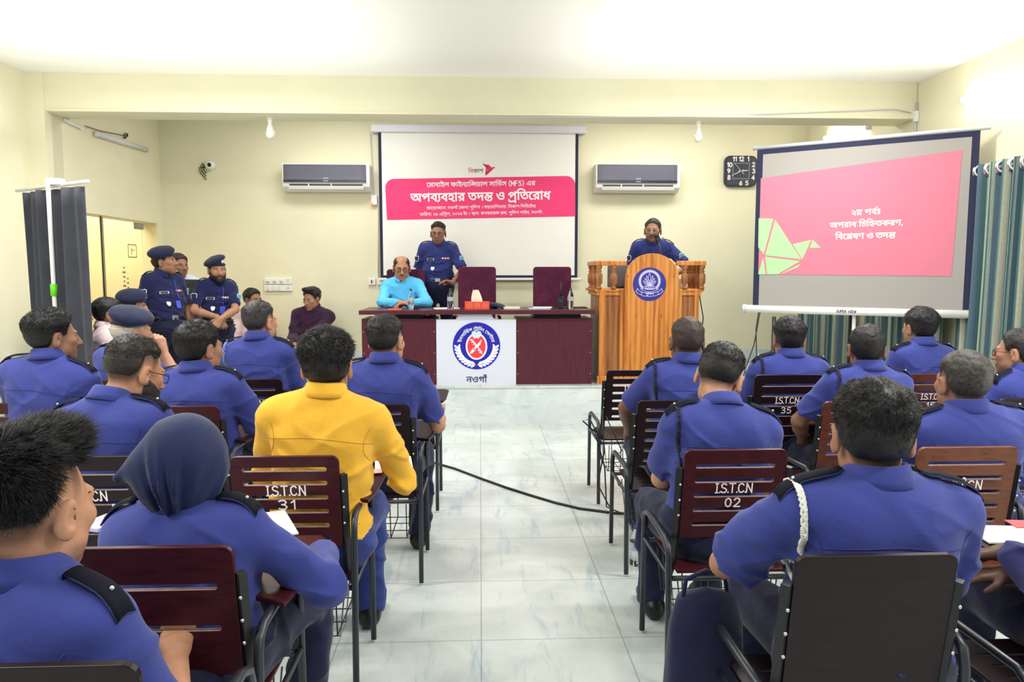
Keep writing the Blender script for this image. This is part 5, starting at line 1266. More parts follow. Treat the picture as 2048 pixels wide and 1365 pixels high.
bangla(em, 'pol', oo + Vector((U(888, 1062)[0], 0, U(888, 1062)[1])), 250 * K, PLT, .02, lift=.003)
em.build('emblem_print', mat('lilac_white_print', (214, 210, 250), .5), ed)

# things on the podium
q = g(1316, 521, 7.72)
o = empty('microphone', (q.x + .02, 7.73, 1.62), 0, 'black gooseneck microphone before the speaking officer on the podium', 'microphone')
hd = PY(1316, 481, 7.95) - Vector((q.x + .02, 7.73, 1.62))
MB().lathe([(.045, -.245), (.045, -.232), (.012, -.228), (.012, -.2)], n=16).build('base', M_black, o)
MB().tube([(0, 0, -.22), (.0, .02, .0), tuple(hd * .75 + Vector((.02, 0, -.01))), tuple(hd)], .008, 8).build('neck', M_black, o)
hm = MB().tube([tuple(hd + Vector((.012, .02, -.03))), tuple(hd + Vector((-.01, .03, .035)))], [.017, .026], 12)
hm.ball(tuple(hd + Vector((-.012, .03, .045))), .030, 14)
hm.build('head', mat('dark_mesh', (40, 42, 50), .4, metal=.4), o)
MB().tube([tuple(hd), tuple(hd + Vector((.05, 0, .03))), tuple(hd + Vector((.13, .01, -.06))), tuple(hd + Vector((.2, 0, -.22))), (.32, .06, -.1)], .004, 6).build('lead', M_cord, o)
a, b = g(1221, 574, 7.95), g(1262, 534, 7.95)
o = empty('monitor', ((a.x + b.x) / 2 - .02, 7.97, ST + zs + .015), 0, 'grey backed computer monitor behind the podium rail', 'monitor')
MB().box((.05, 0, .13), (.34, .03, .24)).build('screen_back', mat('grey_plastic', (98, 96, 102), .5), o, bevel=.01)
MB().box((.05, .02, .012), (.18, .14, .02)).build('foot', M_black, o, bevel=.006)
cb = MB().tube([(pcx + rx1 - .03, QY + .1, ST + zs - .02), (pcx + rx1 + .03, QY + .12, ST + zs - .3), (pcx + rx1 - .01, QY + .14, ST + .3), (pcx + rx1 + .02, QY + .1, ST + .012)], .006, 6)
cb.tube([(pcx + rx1 - .05, QY + .16, ST + zs - .02), (pcx + rx1 + .0, QY + .17, ST + zs - .4), (pcx + rx1 + .05, QY + .2, ST + .02)], .006, 6)
tag(cb.build('podium_cable', M_cord), 'dark cables hanging down beside the podium', 'cable')
q = g(1360, 560, 7.8)
o = empty('paper_sheaf', (q.x, 7.85, ST + zs + .018), R(15), 'stack of white papers standing on the podium shelf behind the rail', 'papers')
MB().box((0, 0, .05), (.12, .16, .1)).build('sheets', M_paper, o)


# burgundy conference chairs
def velvet_chair(px, label, Y=8.55, top=534):
    q = PY(px, top, Y)
    o = empty('conference_chair', (q.x, Y, ST), 0, label, 'chair', 'burgundy chairs behind the head table')
    H = q.z - ST
    W = 72 / 173 * 1.04
    pts = [(-W * .44, .42), (W * .44, .42)] + [(W * .5, .75)] + [(W / 2 - .03 + .03 * math.cos(R(t)), H - .03 + .03 * math.sin(R(t))) for t in (0, 45, 90)] + [(-W / 2 + .03 + .03 * math.cos(R(t)), H - .03 + .03 * math.sin(R(t))) for t in (90, 135, 180)] + [(-W * .5, .75)]
    bk = MB().prism(pts, -.06, .04).build('backrest', M_velvet, o, bevel=.025)
    MB().ball((-.06, -.062, H - .17), (.009, .006, .009), 10).ball((.065, -.062, H - .17), (.009, .006, .009), 10).build('tuft_button', M_velvet, bk)
    MB().box((0, -.26, .44), (W * 1.02, .46, .1)).build('seat', M_velvet, o, bevel=.03)
    for s in (-1, 1):
        MB().tube([(s * W * .56, .0, .66), (s * W * .58, -.22, .67), (s * W * .58, -.42, .655), (s * W * .57, -.44, .42)], .018, 8).build('armrest', M_woodd, o)
        for y in (-.44, .0):
            MB().tube([(s * W * .46, y, .41), (s * W * .48, y + (.05 if y == 0 else 0), .0)], [.022, .015], 8).build('leg', M_woodd, o)
    return o


velvet_chair(954, 'empty burgundy conference chair behind the orange tissue box')
velvet_chair(1104, 'empty burgundy conference chair behind the walkie-talkie nearest the podium')
velvet_chair(812, 'burgundy conference chair the cyan shirted man sits in', 8.62, 539)

# things on the table
TZ = 1.165


def bottle(px, py, Y, label, h=None, z=TZ, w_=.033):
    b_ = PY(px, py, Y)
    o = empty('water_bottle', (b_.x, Y, z), 0, label, 'bottle', 'plastic water bottles')
    h = h or .215
    k = h / .215
    MB().lathe([(.001, .002), (w_ * .9, 0), (w_, .01), (w_, .06), (w_ * .94, .068), (w_, .076), (w_, .13), (w_ * .92, .15), (w_ * .5, .185), (.013, .195), (.013, .2)], n=18).build('body', M_glass, o)
    MB().lathe([(w_ * 1.02, .085), (w_ * 1.02, .128)], n=18, cap=False).build('label_band', mat('grey_label', (168, 184, 200), .5), o)
    MB().lathe([(.0145, .197), (.0145, .213), (.012, .216)], n=14).build('cap', mat('dark_cap', (60, 66, 84), .4) if z > .5 else mat('blue_cap', (40, 70, 200), .4), o)
    MB().lathe([(.001, .004), (w_ * .93, .004), (w_ * .93, .12)], n=16).build('water', mat('still_water', (252, 254, 255), .02, trans=1, ior=1.2), o)
    return o


bottle(822, 617, 7.72, 'water bottle standing in front of the cyan shirted man')
bottle(901, 615, 7.78, 'water bottle between the cyan shirted man and the tissue box')
bottle(1141, 612, 7.80, 'water bottle beside the walkie-talkie at the podium end of the table')
q = PY(954, 618, 7.68)
o = empty('tissue_box', (q.x, 7.72, TZ), R(2), 'orange patterned tissue box with a tissue sticking out', 'tissue box')
MB().box((0, 0, .041), (.255, .12, .082)).build('carton', mat('orange_carton', (232, 84, 54), .5), o, bevel=.004)
for k in range(3):
    pt = MB()
    c_ = (-.078 + k * .08, -.0605, .042)
    flat_line(pt, circ(0, 0, .026, n=14), .004, c_, PLT, closed=True)
    flat_line(pt, circ(0, 0, .012, n=10), .004, c_, PLT, closed=True)
    pt.build('printed_ring', mat('pale_orange_print', (246, 150, 124), .5), o)
gr = []
for j in range(9):
    t = j / 8
    wd = .058 - .03 * t ** 2
    gr.append([(-.0 - .012 * t + wd * math.cos(a_), .012 * math.sin(a_ * 2 + t) + .018 * math.sin(a_) * (1 - .6 * t), .08 + .115 * t + .012 * math.sin(3 * a_) * t) for a_ in [math.pi * 2 * i / 22 for i in range(23)]])
MB().sheet(gr).build('tissue', mat('cream_tissue', (240, 230, 208), .8), o)
q = PY(1122, 614, 7.76)
o = empty('walkie_talkie', (q.x, 7.79, TZ), R(-10), 'black walkie-talkie standing on the table with its antenna up', 'walkie-talkie')
MB().box((0, 0, .065), (.058, .036, .13)).build('body', M_black, o, bevel=.008)
MB().tube([(0.004, 0, .13), (.004, 0, .20), (.004, 0, .285)], [.009, .007, .005], 8).build('antenna', M_black, o)
MB().tube([(-.017, 0, .13), (-.017, 0, .15)], .007, 10).build('knob', M_black, o)
MB().box((0, -.019, .085), (.036, .003, .03)).build('speaker_grille', mat('slate_plastic', (54, 60, 74), .5), o)


def sheetstack(px, py, Y, sz, rz, m, label, cat='papers', name='papers', z=TZ, th=.012):
    q = PY(px, py, Y)
    o = MB().box((0, 0, th / 2), (sz[0], sz[1], th)).build(name, m, bevel=.001)
    o.location = (q.x, Y, z)
    o.rotation_euler = (0, 0, rz)
    return tag(o, label, cat)


sheetstack(1078, 615, 7.76, (.22, .16), R(4), mat('lilac_cover', (190, 186, 226), .5), 'lilac booklet lying before the burgundy chair nearest the podium', 'booklet', 'booklet')
sheetstack(1085, 613, 7.78, (.20, .13), R(-9), mat('pale_cover', (214, 220, 216), .6), 'pale papers lying on the lilac booklet', 'papers', 'papers', TZ + .012, .01)
sheetstack(790, 620, 7.64, (.14, .10), R(5), mat('orange_folder', (236, 96, 60), .5), 'orange folder lying before the cyan shirted man', 'folder', 'folder')
sheetstack(893, 614, 7.84, (.26, .12), R(14), M_paper, 'white papers lying between the bottle and the tissue box', 'papers')
sheetstack(1021, 613, 7.84, (.20, .11), R(-8), mat('cream_cloth_pad', (232, 228, 214), .8), 'cream folded cloth lying beside the navy beret on the table', 'cloth', 'folded_cloth', TZ, .02)
sheetstack(833, 617, 7.74, (.05, .08), R(0), M_black, 'small black phone lying beside the cyan shirted man', 'phone', 'phone', TZ, .04)
sheetstack(1148, 612, 7.98, (.26, .16), R(4), mat('dark_pad', (74, 70, 60), .6), 'dark writing pad lying behind the water bottle nearest the podium', 'pad', 'writing_pad')

q = PY(990, 607, 7.80)
o = MB()
gr = []
for j in range(8):
    t = j / 7
    rr = .085 * math.sin(math.pi * (.5 + .5 * t)) ** .6 if t < 1 else 0
    gr.append([(rr * (1.25 + .12 * math.sin(2 * a_)) * math.cos(a_) - .03 * t, rr * .8 * math.sin(a_), .055 * t ** .8 + .012 * (1 - t) * math.sin(3 * a_) + .012) for a_ in [math.pi * 2 * i / 26 for i in range(27)]])
o = MB().sheet(gr).build('cloth_beret', cloth_mat('folded_navy_wool', (28, 34, 66), .15, .3), None, solid=.006, fix=False, loc=(q.x, 7.82, TZ))
tag(o, 'navy beret lying on the table just beside the tissue box', 'beret')


# ------------------------------------------------------------------ classroom chairs with writing boards
def class_chair(px, Y, label, m=None, number=None, slots=(.14, .29, .446, .60, .757, .915), rz=0, top=.91, wd=.38, text=True, me_=None, board=True):
    m = m or M_ply
    q = PY(px, 800, Y)
    c, s_ = math.cos(rz), math.sin(rz)
    o = empty('tablet_chair', (q.x - s_ * .19, Y + c * .19, 0), rz, label, 'chair', 'plywood tablet chairs of the audience')
    tilt = R(9)
    zb_, H = .565, (top - .565) / math.cos(tilt)
    hw = wd / 2
    pts = [(-hw, 0), (hw, 0)] + [(hw - .025 + .025 * math.cos(R(t)), H - .025 + .025 * math.sin(R(t))) for t in (0, 30, 60, 90)] + [(-hw + .025 + .025 * math.cos(R(t)), H - .025 + .025 * math.sin(R(t))) for t in (90, 120, 150, 180)]
    holes = [rrect(-wd * .385, H * (1 - f) - .0078, wd * .385, H * (1 - f) + .0078, .0075, 3) for f in slots]
    bk = MB().prism(pts, -.007, .007, holes=holes, hole_mi=1).build('backrest', [m, M_edge], o, bevel=.002)
    bk.location = (0, -.165, zb_)
    bk.rotation_euler = (tilt, 0, 0)
    if text:
        tm = MB()
        f1 = (slots[1] + slots[2]) / 2 if len(slots) > 3 else .37
        f2 = (slots[2] + slots[3]) / 2 if len(slots) > 3 else .52
        stroke_text(tm, 'I.S.T.C.N', (0, -.0082, H * (1 - f1)), .036, .135, .068, FRONT, gap=.12)
        if number:
            stroke_text(tm, number, (0, -.0082, H * (1 - f2)), .034, .055 if len(number) > 1 else None, .075, FRONT, gap=.3)
        tm.build('painted_lettering', M_letter, bk)
    sp = [(-.2, -.19), (.2, -.19)] + [(.2 - .03 + .03 * math.cos(R(t)), .21 - .03 + .03 * math.sin(R(t))) for t in (0, 45, 90)] + [(-.2 + .03 + .03 * math.cos(R(t)), .21 - .03 + .03 * math.sin(R(t))) for t in (90, 135, 180)]
    sh = [rrect(-.14, y - .006, .14, y + .006, .005, 3) for y in (-.12, -.06, 0, .06, .12)]
    st_ = MB().prism(sp, -.446, -.434, holes=sh)
    st_.v = [(x, z, -y) for x, y, z in st_.v]
    st_.build('seat', m, o, bevel=.002)
    for s in (-1, 1):
        x = s * (hw + .012)
        up_ = MB()
        t = [(x, -.12, .425), (x, -.145, .50), (x, -.17, .60), (x, -.17 - .24 * math.tan(tilt), .60 + .24)]
        up_.tube(t, .015, 4)
        for k in range(3):
            up_.ball((x, -.195 - .05 * k * math.tan(tilt) - .006, .66 + .06 * k), .005, 8, 1)
        up_.build('upright', [M_black, M_chrome], o)
        za = .685 if s > 0 else .56
        xx = s * .235
        up_ = MB()
        path = [(xx, -.22, .012), (xx, -.20, za - .06), (xx, -.19, za - .02), (xx, -.155, za), (xx, .14, za), (xx, .19, za - .02), (xx, .205, za - .06), (xx, .22, .012)]
        up_.tube(path, .0125, 6)
        up_.tube([(xx, -.21, .43), (xx, .21, .43)], .010, 6)
        up_.tube([(xx, -.21, .43), (s * (hw + .01), -.12, .43)], .010, 6)
        up_.build('side_frame', M_steel, o)
    for y in (.2, -.2):
        MB().tube([(-.235, y, .42), (.235, y, .42)], .010, 6).build('cross_bar', M_steel, o)
    if board:
        bp = [(.13, -.02), (.27, -.09), (.285, .02), (.29, .36), (.26, .40), (.0, .40), (-.03, .37), (-.03, .22), (.06, .18)]
        bb = MB().prism(bp, -.709, -.695)
        bb.v = [(x, z, -y) for x, y, z in bb.v]
        bb.build('writing_board', [m], o, bevel=.003)
    bs = MB()
    for x in (-.16, -.08, 0, .08, .16):
        bs.tube([(x, -.18, .40), (x, -.16, .22), (x, .16, .22), (x, .18, .40)], .003, 4)
    for y in (-.16, -.05, .06, .16):
        bs.tube([(-.19, y, .40), (-.17, y, .22), (.17, y, .22), (.19, y, .40)], .003, 4)
    bs.build('wire_basket', M_steel, o)
    return o


# ------------------------------------------------------------------ figures: one smooth surface grown from shaped volumes
_lut = np.random.RandomState(3).rand(8192).astype(np.float32) * 2 - 1


def vnoise(Pn):
    i = np.floor(Pn).astype(np.int64)
    f = (Pn - i).astype(np.float32)
    f = f * f * (3 - 2 * f)
    h = lambda a, b, c: _lut[((i[:, 0] + a) * 73856093 ^ (i[:, 1] + b) * 19349663 ^ (i[:, 2] + c) * 83492791) & 8191]
    x, y, z = f[:, 0], f[:, 1], f[:, 2]
    L_ = lambda a, b, t: a + (b - a) * t
    return L_(L_(L_(h(0, 0, 0), h(1, 0, 0), x), L_(h(0, 1, 0), h(1, 1, 0), x), y), L_(L_(h(0, 0, 1), h(1, 0, 1), x), L_(h(0, 1, 1), h(1, 1, 1), x), y), z)


A = lambda *v: np.array(v, np.float32)
nrm = lambda v: v / (np.linalg.norm(v) + 1e-9)


def smin(a, b, k):
    h = np.clip(.5 + .5 * (b - a) / k, 0, 1)
    return b * (1 - h) + a * h - k * h * (1 - h)


def smax(a, b, k):
    return -smin(-a, -b, k)


def rc(Pn, a, b, ra, rb):
    a, b = np.asarray(a, np.float32), np.asarray(b, np.float32)
    d = b - a
    t = np.clip((Pn - a) @ d / max(1e-9, float(d @ d)), 0, 1)
    return np.linalg.norm(Pn - a - t[:, None] * d, axis=1) - (ra + (rb - ra) * t)


def ell(Pn, c, r, rot=None):
    q = Pn - np.asarray(c, np.float32)
    if rot is not None:
        q = q @ rot
    r = np.asarray(r, np.float32)
    k0 = np.linalg.norm(q / r, axis=1)
    k1 = np.linalg.norm(q / (r * r), axis=1) + 1e-9
    return k0 * (k0 - 1) / k1


def rotm(x=0, y=0, z=0):
    return np.array(Euler((R(x), R(y), R(z))).to_matrix(), np.float32)


def surf(f, lo, hi, v):
    """zero surface of f inside the box as quads (surface nets on a sparse grid)"""
    lo, hi = np.asarray(lo, np.float32), np.asarray(hi, np.float32)
    B = 6
    nb = np.ceil((hi - lo) / (v * B)).astype(int) + 1
    n = nb * B
    ax = [lo[k] + v * (np.arange(nb[k]) * B + (B - 1) / 2) for k in range(3)]
    G = np.stack(np.meshgrid(*ax, indexing='ij'), -1).reshape(-1, 3).astype(np.float32)
    d = f(G).reshape(nb)
    act = np.abs(d) < v * B * .9 * 1.25 + .012
    D = np.repeat(np.repeat(np.repeat(np.where(d < 0, -1., 1.).astype(np.float32), B, 0), B, 1), B, 2)
    I = np.argwhere(act)
    if not len(I):
        return np.zeros((0, 3)), np.zeros((0, 4), int)
    off = np.stack(np.meshgrid(*[np.arange(B)] * 3, indexing='ij'), -1).reshape(-1, 3)
    idx = (I[:, None, :] * B + off[None]).reshape(-1, 3)
    out = np.empty(len(idx), np.float32)
    for s in range(0, len(idx), 250000):
        out[s:s + 250000] = f((lo + v * idx[s:s + 250000]).astype(np.float32))
    D[idx[:, 0], idx[:, 1], idx[:, 2]] = out
    S = D < 0
    cnt = np.zeros(n - 1, np.int8)
    cor = [(a, b, c) for a in (0, 1) for b in (0, 1) for c in (0, 1)]
    for a, b, c in cor:
        cnt += S[a:n[0] - 1 + a, b:n[1] - 1 + b, c:n[2] - 1 + c]
    cell = np.argwhere((cnt > 0) & (cnt < 8))
    vid = np.full(n - 1, -1, np.int32)
    vid[cell[:, 0], cell[:, 1], cell[:, 2]] = np.arange(len(cell))
    cv = np.stack([D[cell[:, 0] + a, cell[:, 1] + b, cell[:, 2] + c] for a, b, c in cor], 1)
    acc = np.zeros((len(cell), 3), np.float32)
    num = np.zeros(len(cell), np.float32)
    C_ = np.array(cor, np.float32)
    for i in range(8):
        for j in range(i + 1, 8):
            if np.abs(C_[i] - C_[j]).sum() != 1:
                continue
            m = (cv[:, i] < 0) != (cv[:, j] < 0)
            den = cv[:, i] - cv[:, j]
            t = np.where(m, cv[:, i] / np.where(np.abs(den) < 1e-9, 1e-9, den), 0)
            pt = C_[i] + t[:, None] * (C_[j] - C_[i])
            acc += np.where(m[:, None], pt, 0)
            num += m
    V = lo + v * (cell + acc / np.maximum(num, 1)[:, None])
    quads = []
    for axis in range(3):
        o1, o2 = [(1, 2), (2, 0), (0, 1)][axis]
        sl = [slice(1, n[k] - 1) for k in range(3)]
        sl[axis] = slice(0, n[axis] - 1)
        s0 = S[tuple(sl)]
        sl2 = list(sl)
        sl2[axis] = slice(1, n[axis])
        s1 = S[tuple(sl2)]
        e = np.argwhere(s0 != s1)
        if not len(e):
            continue
        flip = s0[e[:, 0], e[:, 1], e[:, 2]]
        base = e.copy()
        for k in range(3):
            if k != axis:
                base[:, k] += 1
        q = []
        for da, db in ((0, 0), (-1, 0), (-1, -1), (0, -1)):
            c = base.copy()
            c[:, o1] += da
            c[:, o2] += db
            q.append(vid[c[:, 0], c[:, 1], c[:, 2]])
        q = np.stack(q, 1)
        q[~flip] = q[~flip][:, ::-1]
        quads.append(q)
    F = np.concatenate(quads)
    return V, F[(F >= 0).all(1)]


def boxed(groups, Pn, k=.02, pad=.07):
    d = np.full(len(Pn), 1., np.float32)
    for fn, lo, hi in groups:
        m = np.all((Pn > lo - pad) & (Pn < hi + pad), axis=1)
        if m.any():
            d[m] = smin(d[m], fn(Pn[m]), k)
    return d


def head_core(q):
    d = ell(q, A(0, -.018, .032), A(.0765, .098, .090))
    d = smin(d, ell(q, A(0, .034, -.030), A(.060, .062, .085)), .03)
    d = smin(d, ell(q, A(0, .066, -.098), A(.026, .024, .020)), .035)
    for s in (-1, 1):
        d = smin(d, ell(q, A(s * .043, .016, -.062), A(.021, .040, .030)), .03)
        d = smin(d, ell(q, A(s * .043, .062, -.016), A(.023, .022, .020)), .02)
    return d


def head_full(q, ears=True, nose=1.0):
    d = head_core(q)
    d = smin(d, rc(q, A(-.036, .080, .019), A(.036, .080, .019), .012, .012), .016)
    for s in (-1, 1):
        d = smax(d, -ell(q, A(s * .032, .104, .001), A(.019, .018, .012)), .012)
    d = smin(d, rc(q, A(0, .092, .012), A(0, .113 * (1 + .02 * nose), -.033), .008, .0125), .012)
    for s in (-1, 1):
        d = smin(d, ell(q, A(s * .0125, .102, -.036), A(.008, .010, .008)), .006)
    d = smin(d, ell(q, A(0, .093, -.0655), A(.022, .008, .0052)), .004)
    d = smin(d, ell(q, A(0, .091, -.0755), A(.018, .009, .0062)), .004)
    if ears:
        for s in (-1, 1):
            rm = rotm(-12, 0, -s * 24)
            e = ell(q, A(s * .083, -.012, -.004), A(.009, .020, .035), rm)
            e = smin(e, ell(q, A(s * .080, -.006, -.030), A(.008, .010, .012)), .008)
            e = smax(e, -ell(q, A(s * .0925, -.003, .001), A(.0070, .0115, .021), rm), .004)
            d = smin(d, e, .008)
    return d


HL_Y = [-.14, -.055, -.036, -.022, .008, .018, .036, .044, .062, .085, .12]
HL_Z = [-.066, -.062, -.040, .018, .028, .008, .014, .044, .070, .088, .102]


def hairline(q, rec=0):
    z = np.interp(q[:, 1], HL_Y, HL_Z)
    return z + rec * np.clip((np.abs(q[:, 0]) - .02) / .05, 0, 1) * (q[:, 1] > .03) * .03


def smooth01(x):
    x = np.clip(x, 0, 1)
    return x * x * (3 - 2 * x)


def ik(S, W, l1, l2, pole):
    d = W - S
    L_ = np.linalg.norm(d)
    if L_ > (l1 + l2) * .995:
        W = S + d / L_ * (l1 + l2) * .995
        d = W - S
        L_ = np.linalg.norm(d)
    u = d / L_
    a = (l1 * l1 - l2 * l2 + L_ * L_) / (2 * L_)
    h = math.sqrt(max(0, l1 * l1 - a * a))
    p = pole - u * (pole @ u)
    return S + u * a + nrm(p) * h, W


class Person:
    def __init__(s, name_label, px, ytop, Yh, hip, yaw=0, floor=0., pose='sit', hyaw=None, hpitch=0, hroll=0, hs=1.05, w=1.0, belly=0, seat=.45,
                 skin=(150, 104, 80), hair='short', haircol=(24, 22, 24), grey=None, top='police', shirt=(55, 64, 136), legs=(26, 30, 58), sleeve='short',
                 la=None, ra=None, lpole=None, rpole=None, vox=.007, extras=(), cat='person', thick=(.008, .020), strands=0, slen=.014, lift=.35, rec=0, fade=0, tyaw=0,
                 spread=.11, nb=(0, 0), topshift=0, group=None, ankle=None, beardw=1.0, curl=.5, badge_front=False, relyaw=False):
        vy = math.degrees(math.atan((1024 - px) / FPX) - YAW)
        hyaw = yaw if hyaw is None else hyaw + vy
        if pose == 'stand' or relyaw:
            yaw += vy
        s.px = px
        s.tags = (top,)
        s.sw_ = .0011 if Yh > 2.2 else .0008
        s.hs = hs
        ht = .128 * hs + thick[1] * .6 + topshift
        ptop = PY(px, ytop, Yh)
        Hw = Vector((ptop.x, Yh, ptop.z - ht * math.cos(R(hpitch))))
        hx, hy = hip
        s.root = root = empty('person', (hx, hy, floor), R(yaw), name_label, cat, group)
        Ri = Matrix.Rotation(-R(yaw), 3, 'Z')
        H = np.array(Ri @ (Hw - Vector((hx, hy, floor))), np.float32)
        Rh = np.array((Matrix.Rotation(R(hyaw - yaw), 3, 'Z') @ Matrix.Rotation(-R(hpitch), 3, 'X') @ Matrix.Rotation(R(hroll), 3, 'Y')), np.float32)
        s.H, s.Rh = H, Rh
        sit = pose == 'sit'
        sc = hs / 1.05
        zp = seat + .10 if sit else .985 * min(1.08, (H[2] + .01) / 1.62)
        Pv = A(0, 0, zp)
        N = H + Rh @ A(0, -.03, -.05) * .35 + A(nb[0], -.028 + nb[1], -.115 * sc)
        u = nrm(N - Pv)
        L_ = float(np.linalg.norm(N - Pv))
        ct, st_ = math.cos(R(tyaw)), math.sin(R(tyaw))
        r0 = A(ct, st_, 0)
        f = nrm(np.cross(u, r0))
        r = nrm(np.cross(f, u))
        s.u, s.f, s.r, s.N, s.P, s.L = u, f, r, N, Pv, L_
        BT = np.stack([r, f, u], 1)
        at = lambda t, x=0, y=0: Pv + u * (L_ * t) + r * x + f * y
        s.at = at
        sw = .178 * w
        SJ = {k: at(.885, k * sw, .0) for k in (-1, 1)}
        neck_top = H + Rh @ (A(0, -.030, -.05) * hs)
        s.neck_top = neck_top

        def ecap(Pn, a, b, ra, rb, flat):
            q = (Pn - a) @ BT
            q[:, 1] /= flat
            bb = (b - a) @ BT
            bb[1] /= flat
            return rc(q, A(0, 0, 0), bb, ra, rb) * min(1, flat * 1.15)

        def torso(Pn, o=0., lower=True):
            d = ecap(Pn, at(.02, 0, .0), at(.45, 0, .005 + belly * .6), .158 * w + o + belly * .3, .148 * w + o + belly, .74)
            d = smin(d, ecap(Pn, at(.45, 0, .005), at(.74, 0, .0), .148 * w + o, .150 * w + o, .70), .05)
            d = smin(d, rc(Pn, at(.875, -.14 * w, -.004), at(.875, .14 * w, -.004), .062 + o, .062 + o), .06)
            d = smin(d, rc(Pn, at(1.02, 0, .006), at(.915, -.15 * w, 0), .050 + o, .050 + o), .04)
            d = smin(d, rc(Pn, at(1.02, 0, .006), at(.915, .15 * w, 0), .050 + o, .050 + o), .04)
            for k in (-1, 1):
                d = smin(d, ell(Pn, at(.72, k * .075 * w, -.05), A(.075, .055, .11) + o, BT), .05)
            if lower:
                d = smin(d, ell(Pn, at(.02), A(.172 * w + o, .128 + o, .125 + o), BT), .05)
            return d

        # ---- limbs
        arms = {}
        s.hd0 = {}
        for k, tgt, pole in ((-1, la, lpole), (1, ra, rpole)):
            if tgt is None:
                tgt = A(k * .13, .34, .66) if sit else A(k * .30, .02, zp - .16)
            if isinstance(tgt[0], str):
                wv = Vector(PY(tgt[1], tgt[2], tgt[3])) - Vector((hx, hy, floor))
                rest = tuple(tgt[4:])
                tgt = tuple(Ri @ wv) + rest
                if rest:
                    s.hd0[k] = rest
            elif len(tgt) > 3:
                s.hd0[k] = tuple(tgt[3:])
            tgt = A(*tgt[:3])
            pole = A(*(pole or ((k * .5, -.35, -.9) if sit else (k * .3, -.9, -.1))))
            E_, W_ = ik(SJ[k], tgt, .285 * sc, .255 * sc, pole)
            arms[k] = (SJ[k], E_, W_)
        s.arms = arms
        leg = {}
        for k in (-1, 1):
            hj = Pv + A(k * .088, .0, -.02)
            if sit:
                kn = A(k * spread * 1.25, .44, seat + .06)
                an = A(k * spread * 1.15, .40, .09) if ankle is None else A(k * ankle[0], ankle[1], .09)
            else:
                kn = A(k * spread, .02, zp * .52)
                an = A(k * spread * 1.1, -.01, .08)
            leg[k] = (hj, kn, an)

        def hand(Pn, k):
            S_, E_, W_ = arms[k]
            a = nrm(W_ - E_)
            hd = s.handdir.get(k)
            if hd is not None:
                a = nrm(A(*hd[:3]))
            pn = A(*(hd[3:6] if hd is not None and len(hd) > 3 else (0, 0, -1)))
            pn = nrm(pn - a * (pn @ a))
            t = nrm(np.cross(pn, a)) * k * -1
            # t points to the thumb side
            if hd is None:
                t = nrm(t)
            d = rc(Pn, W_, W_ + a * .03, .026, .024)
            for j in range(4):
                off = (1.5 - j) * .0195
                kb = W_ + a * (.088 - abs(j - 1) * .004) + t * off
                d = smin(d, rc(Pn, W_ + a * .012 + t * off * .6, kb, .0155, .0125), .012)
                ln = [.92, 1., .95, .76][j]
                p0, ang = kb, 0
                for m_, (l_, cu) in enumerate(((.042, .5), (.026, .9), (.021, .6))):
                    ang += cu * curl * (1 + .12 * j)
                    dr = a * math.cos(ang) + pn * math.sin(ang) + t * (1.5 - j) * .04
                    p1 = p0 + dr * l_ * ln
                    d = smin(d, rc(Pn, p0, p1, .0098 - .0008 * m_, .0092 - .0009 * m_), .004)
                    p0 = p1
            tb = W_ + a * .028 + t * .024
            p1 = tb + nrm(a * .6 + t * .62 + pn * .35) * .042
            p2 = p1 + nrm(a * .85 + t * .2 + pn * .4) * .03
            d = smin(d, rc(Pn, W_ + a * .02 + t * .012, tb, .018, .015), .01)
            d = smin(d, rc(Pn, tb, p1, .0135, .0112), .006)
            d = smin(d, rc(Pn, p1, p2, .0112, .0092), .004)
            return d

        s.handdir = s.hd0

        headf = lambda Pn: head_full(((Pn - H) @ Rh) / hs) * hs
        neckf = lambda Pn: smin(rc(Pn, neck_top, N, .054 * sc, .060 * sc), rc(Pn, N, at(.9), .06, .06), .02)
        G = [(headf, H - .17, H + .17), (neckf, np.minimum(neck_top, at(.88)) - .08, np.maximum(neck_top, at(.88)) + .08)]
        tb_lo, tb_hi = np.minimum(Pv, N) - .26 * w, np.maximum(Pv, N) + .26 * w
        G.append((lambda Pn: torso(Pn, -.006), tb_lo, tb_hi))
        for k in (-1, 1):
            S_, E_, W_ = arms[k]

            def armf(Pn, S_=S_, E_=E_, W_=W_, k=k):
                d = rc(Pn, S_, E_, .050 * w, .040)
                fa = W_ - E_
                d = smin(d, rc(Pn, E_, E_ + fa * .35, .040, .042), .01)
                d = smin(d, rc(Pn, E_ + fa * .35, W_, .042, .026), .01)
                return smin(d, hand(Pn, k), .012)

            aa = np.stack([S_, E_, W_])
            G.append((armf, aa.min(0) - .2, aa.max(0) + .2))
            hj, kn, an = leg[k]

            def legf(Pn, hj=hj, kn=kn, an=an):
                d = smin(rc(Pn, hj, kn, .078, .052), rc(Pn, kn, an, .050, .034), .02)
                return smin(d, rc(Pn, an + A(0, -.03, -.035), an + A(0, .14, -.045), .034, .028), .02)

            aa = np.stack([hj, kn, an])
            G.append((legf, aa.min(0) - .17, aa.max(0) + .2))
        lo = np.min([g[1] for g in G], 0)
        hi = np.max([g[2] for g in G], 0)
        lo[2] = max(lo[2], -.005)
        V, F = surf(lambda Pn: boxed(G, Pn), lo, hi, vox)
        s.m_skin = skin_mat('skin', skin, haircol)
        s.body = mesh_np('body', V, F, s.m_skin, root)
        q = ((V - H) @ Rh) / hs
        inh = (np.abs(q[:, 0]) < .12) & (np.abs(q[:, 1]) < .15) & (q[:, 2] > -.16) & (q[:, 2] < .17)
        ss = q[:, 2] - hairline(q, rec)
        noear = np.clip(1 - (np.abs(q[:, 0]) - .079) / .006, 0, 1)
        sv = smooth01((ss + .012) / (.026 + fade * .050)) * .97
        if hair in ('bald', 'none'):
            sv = sv * 0
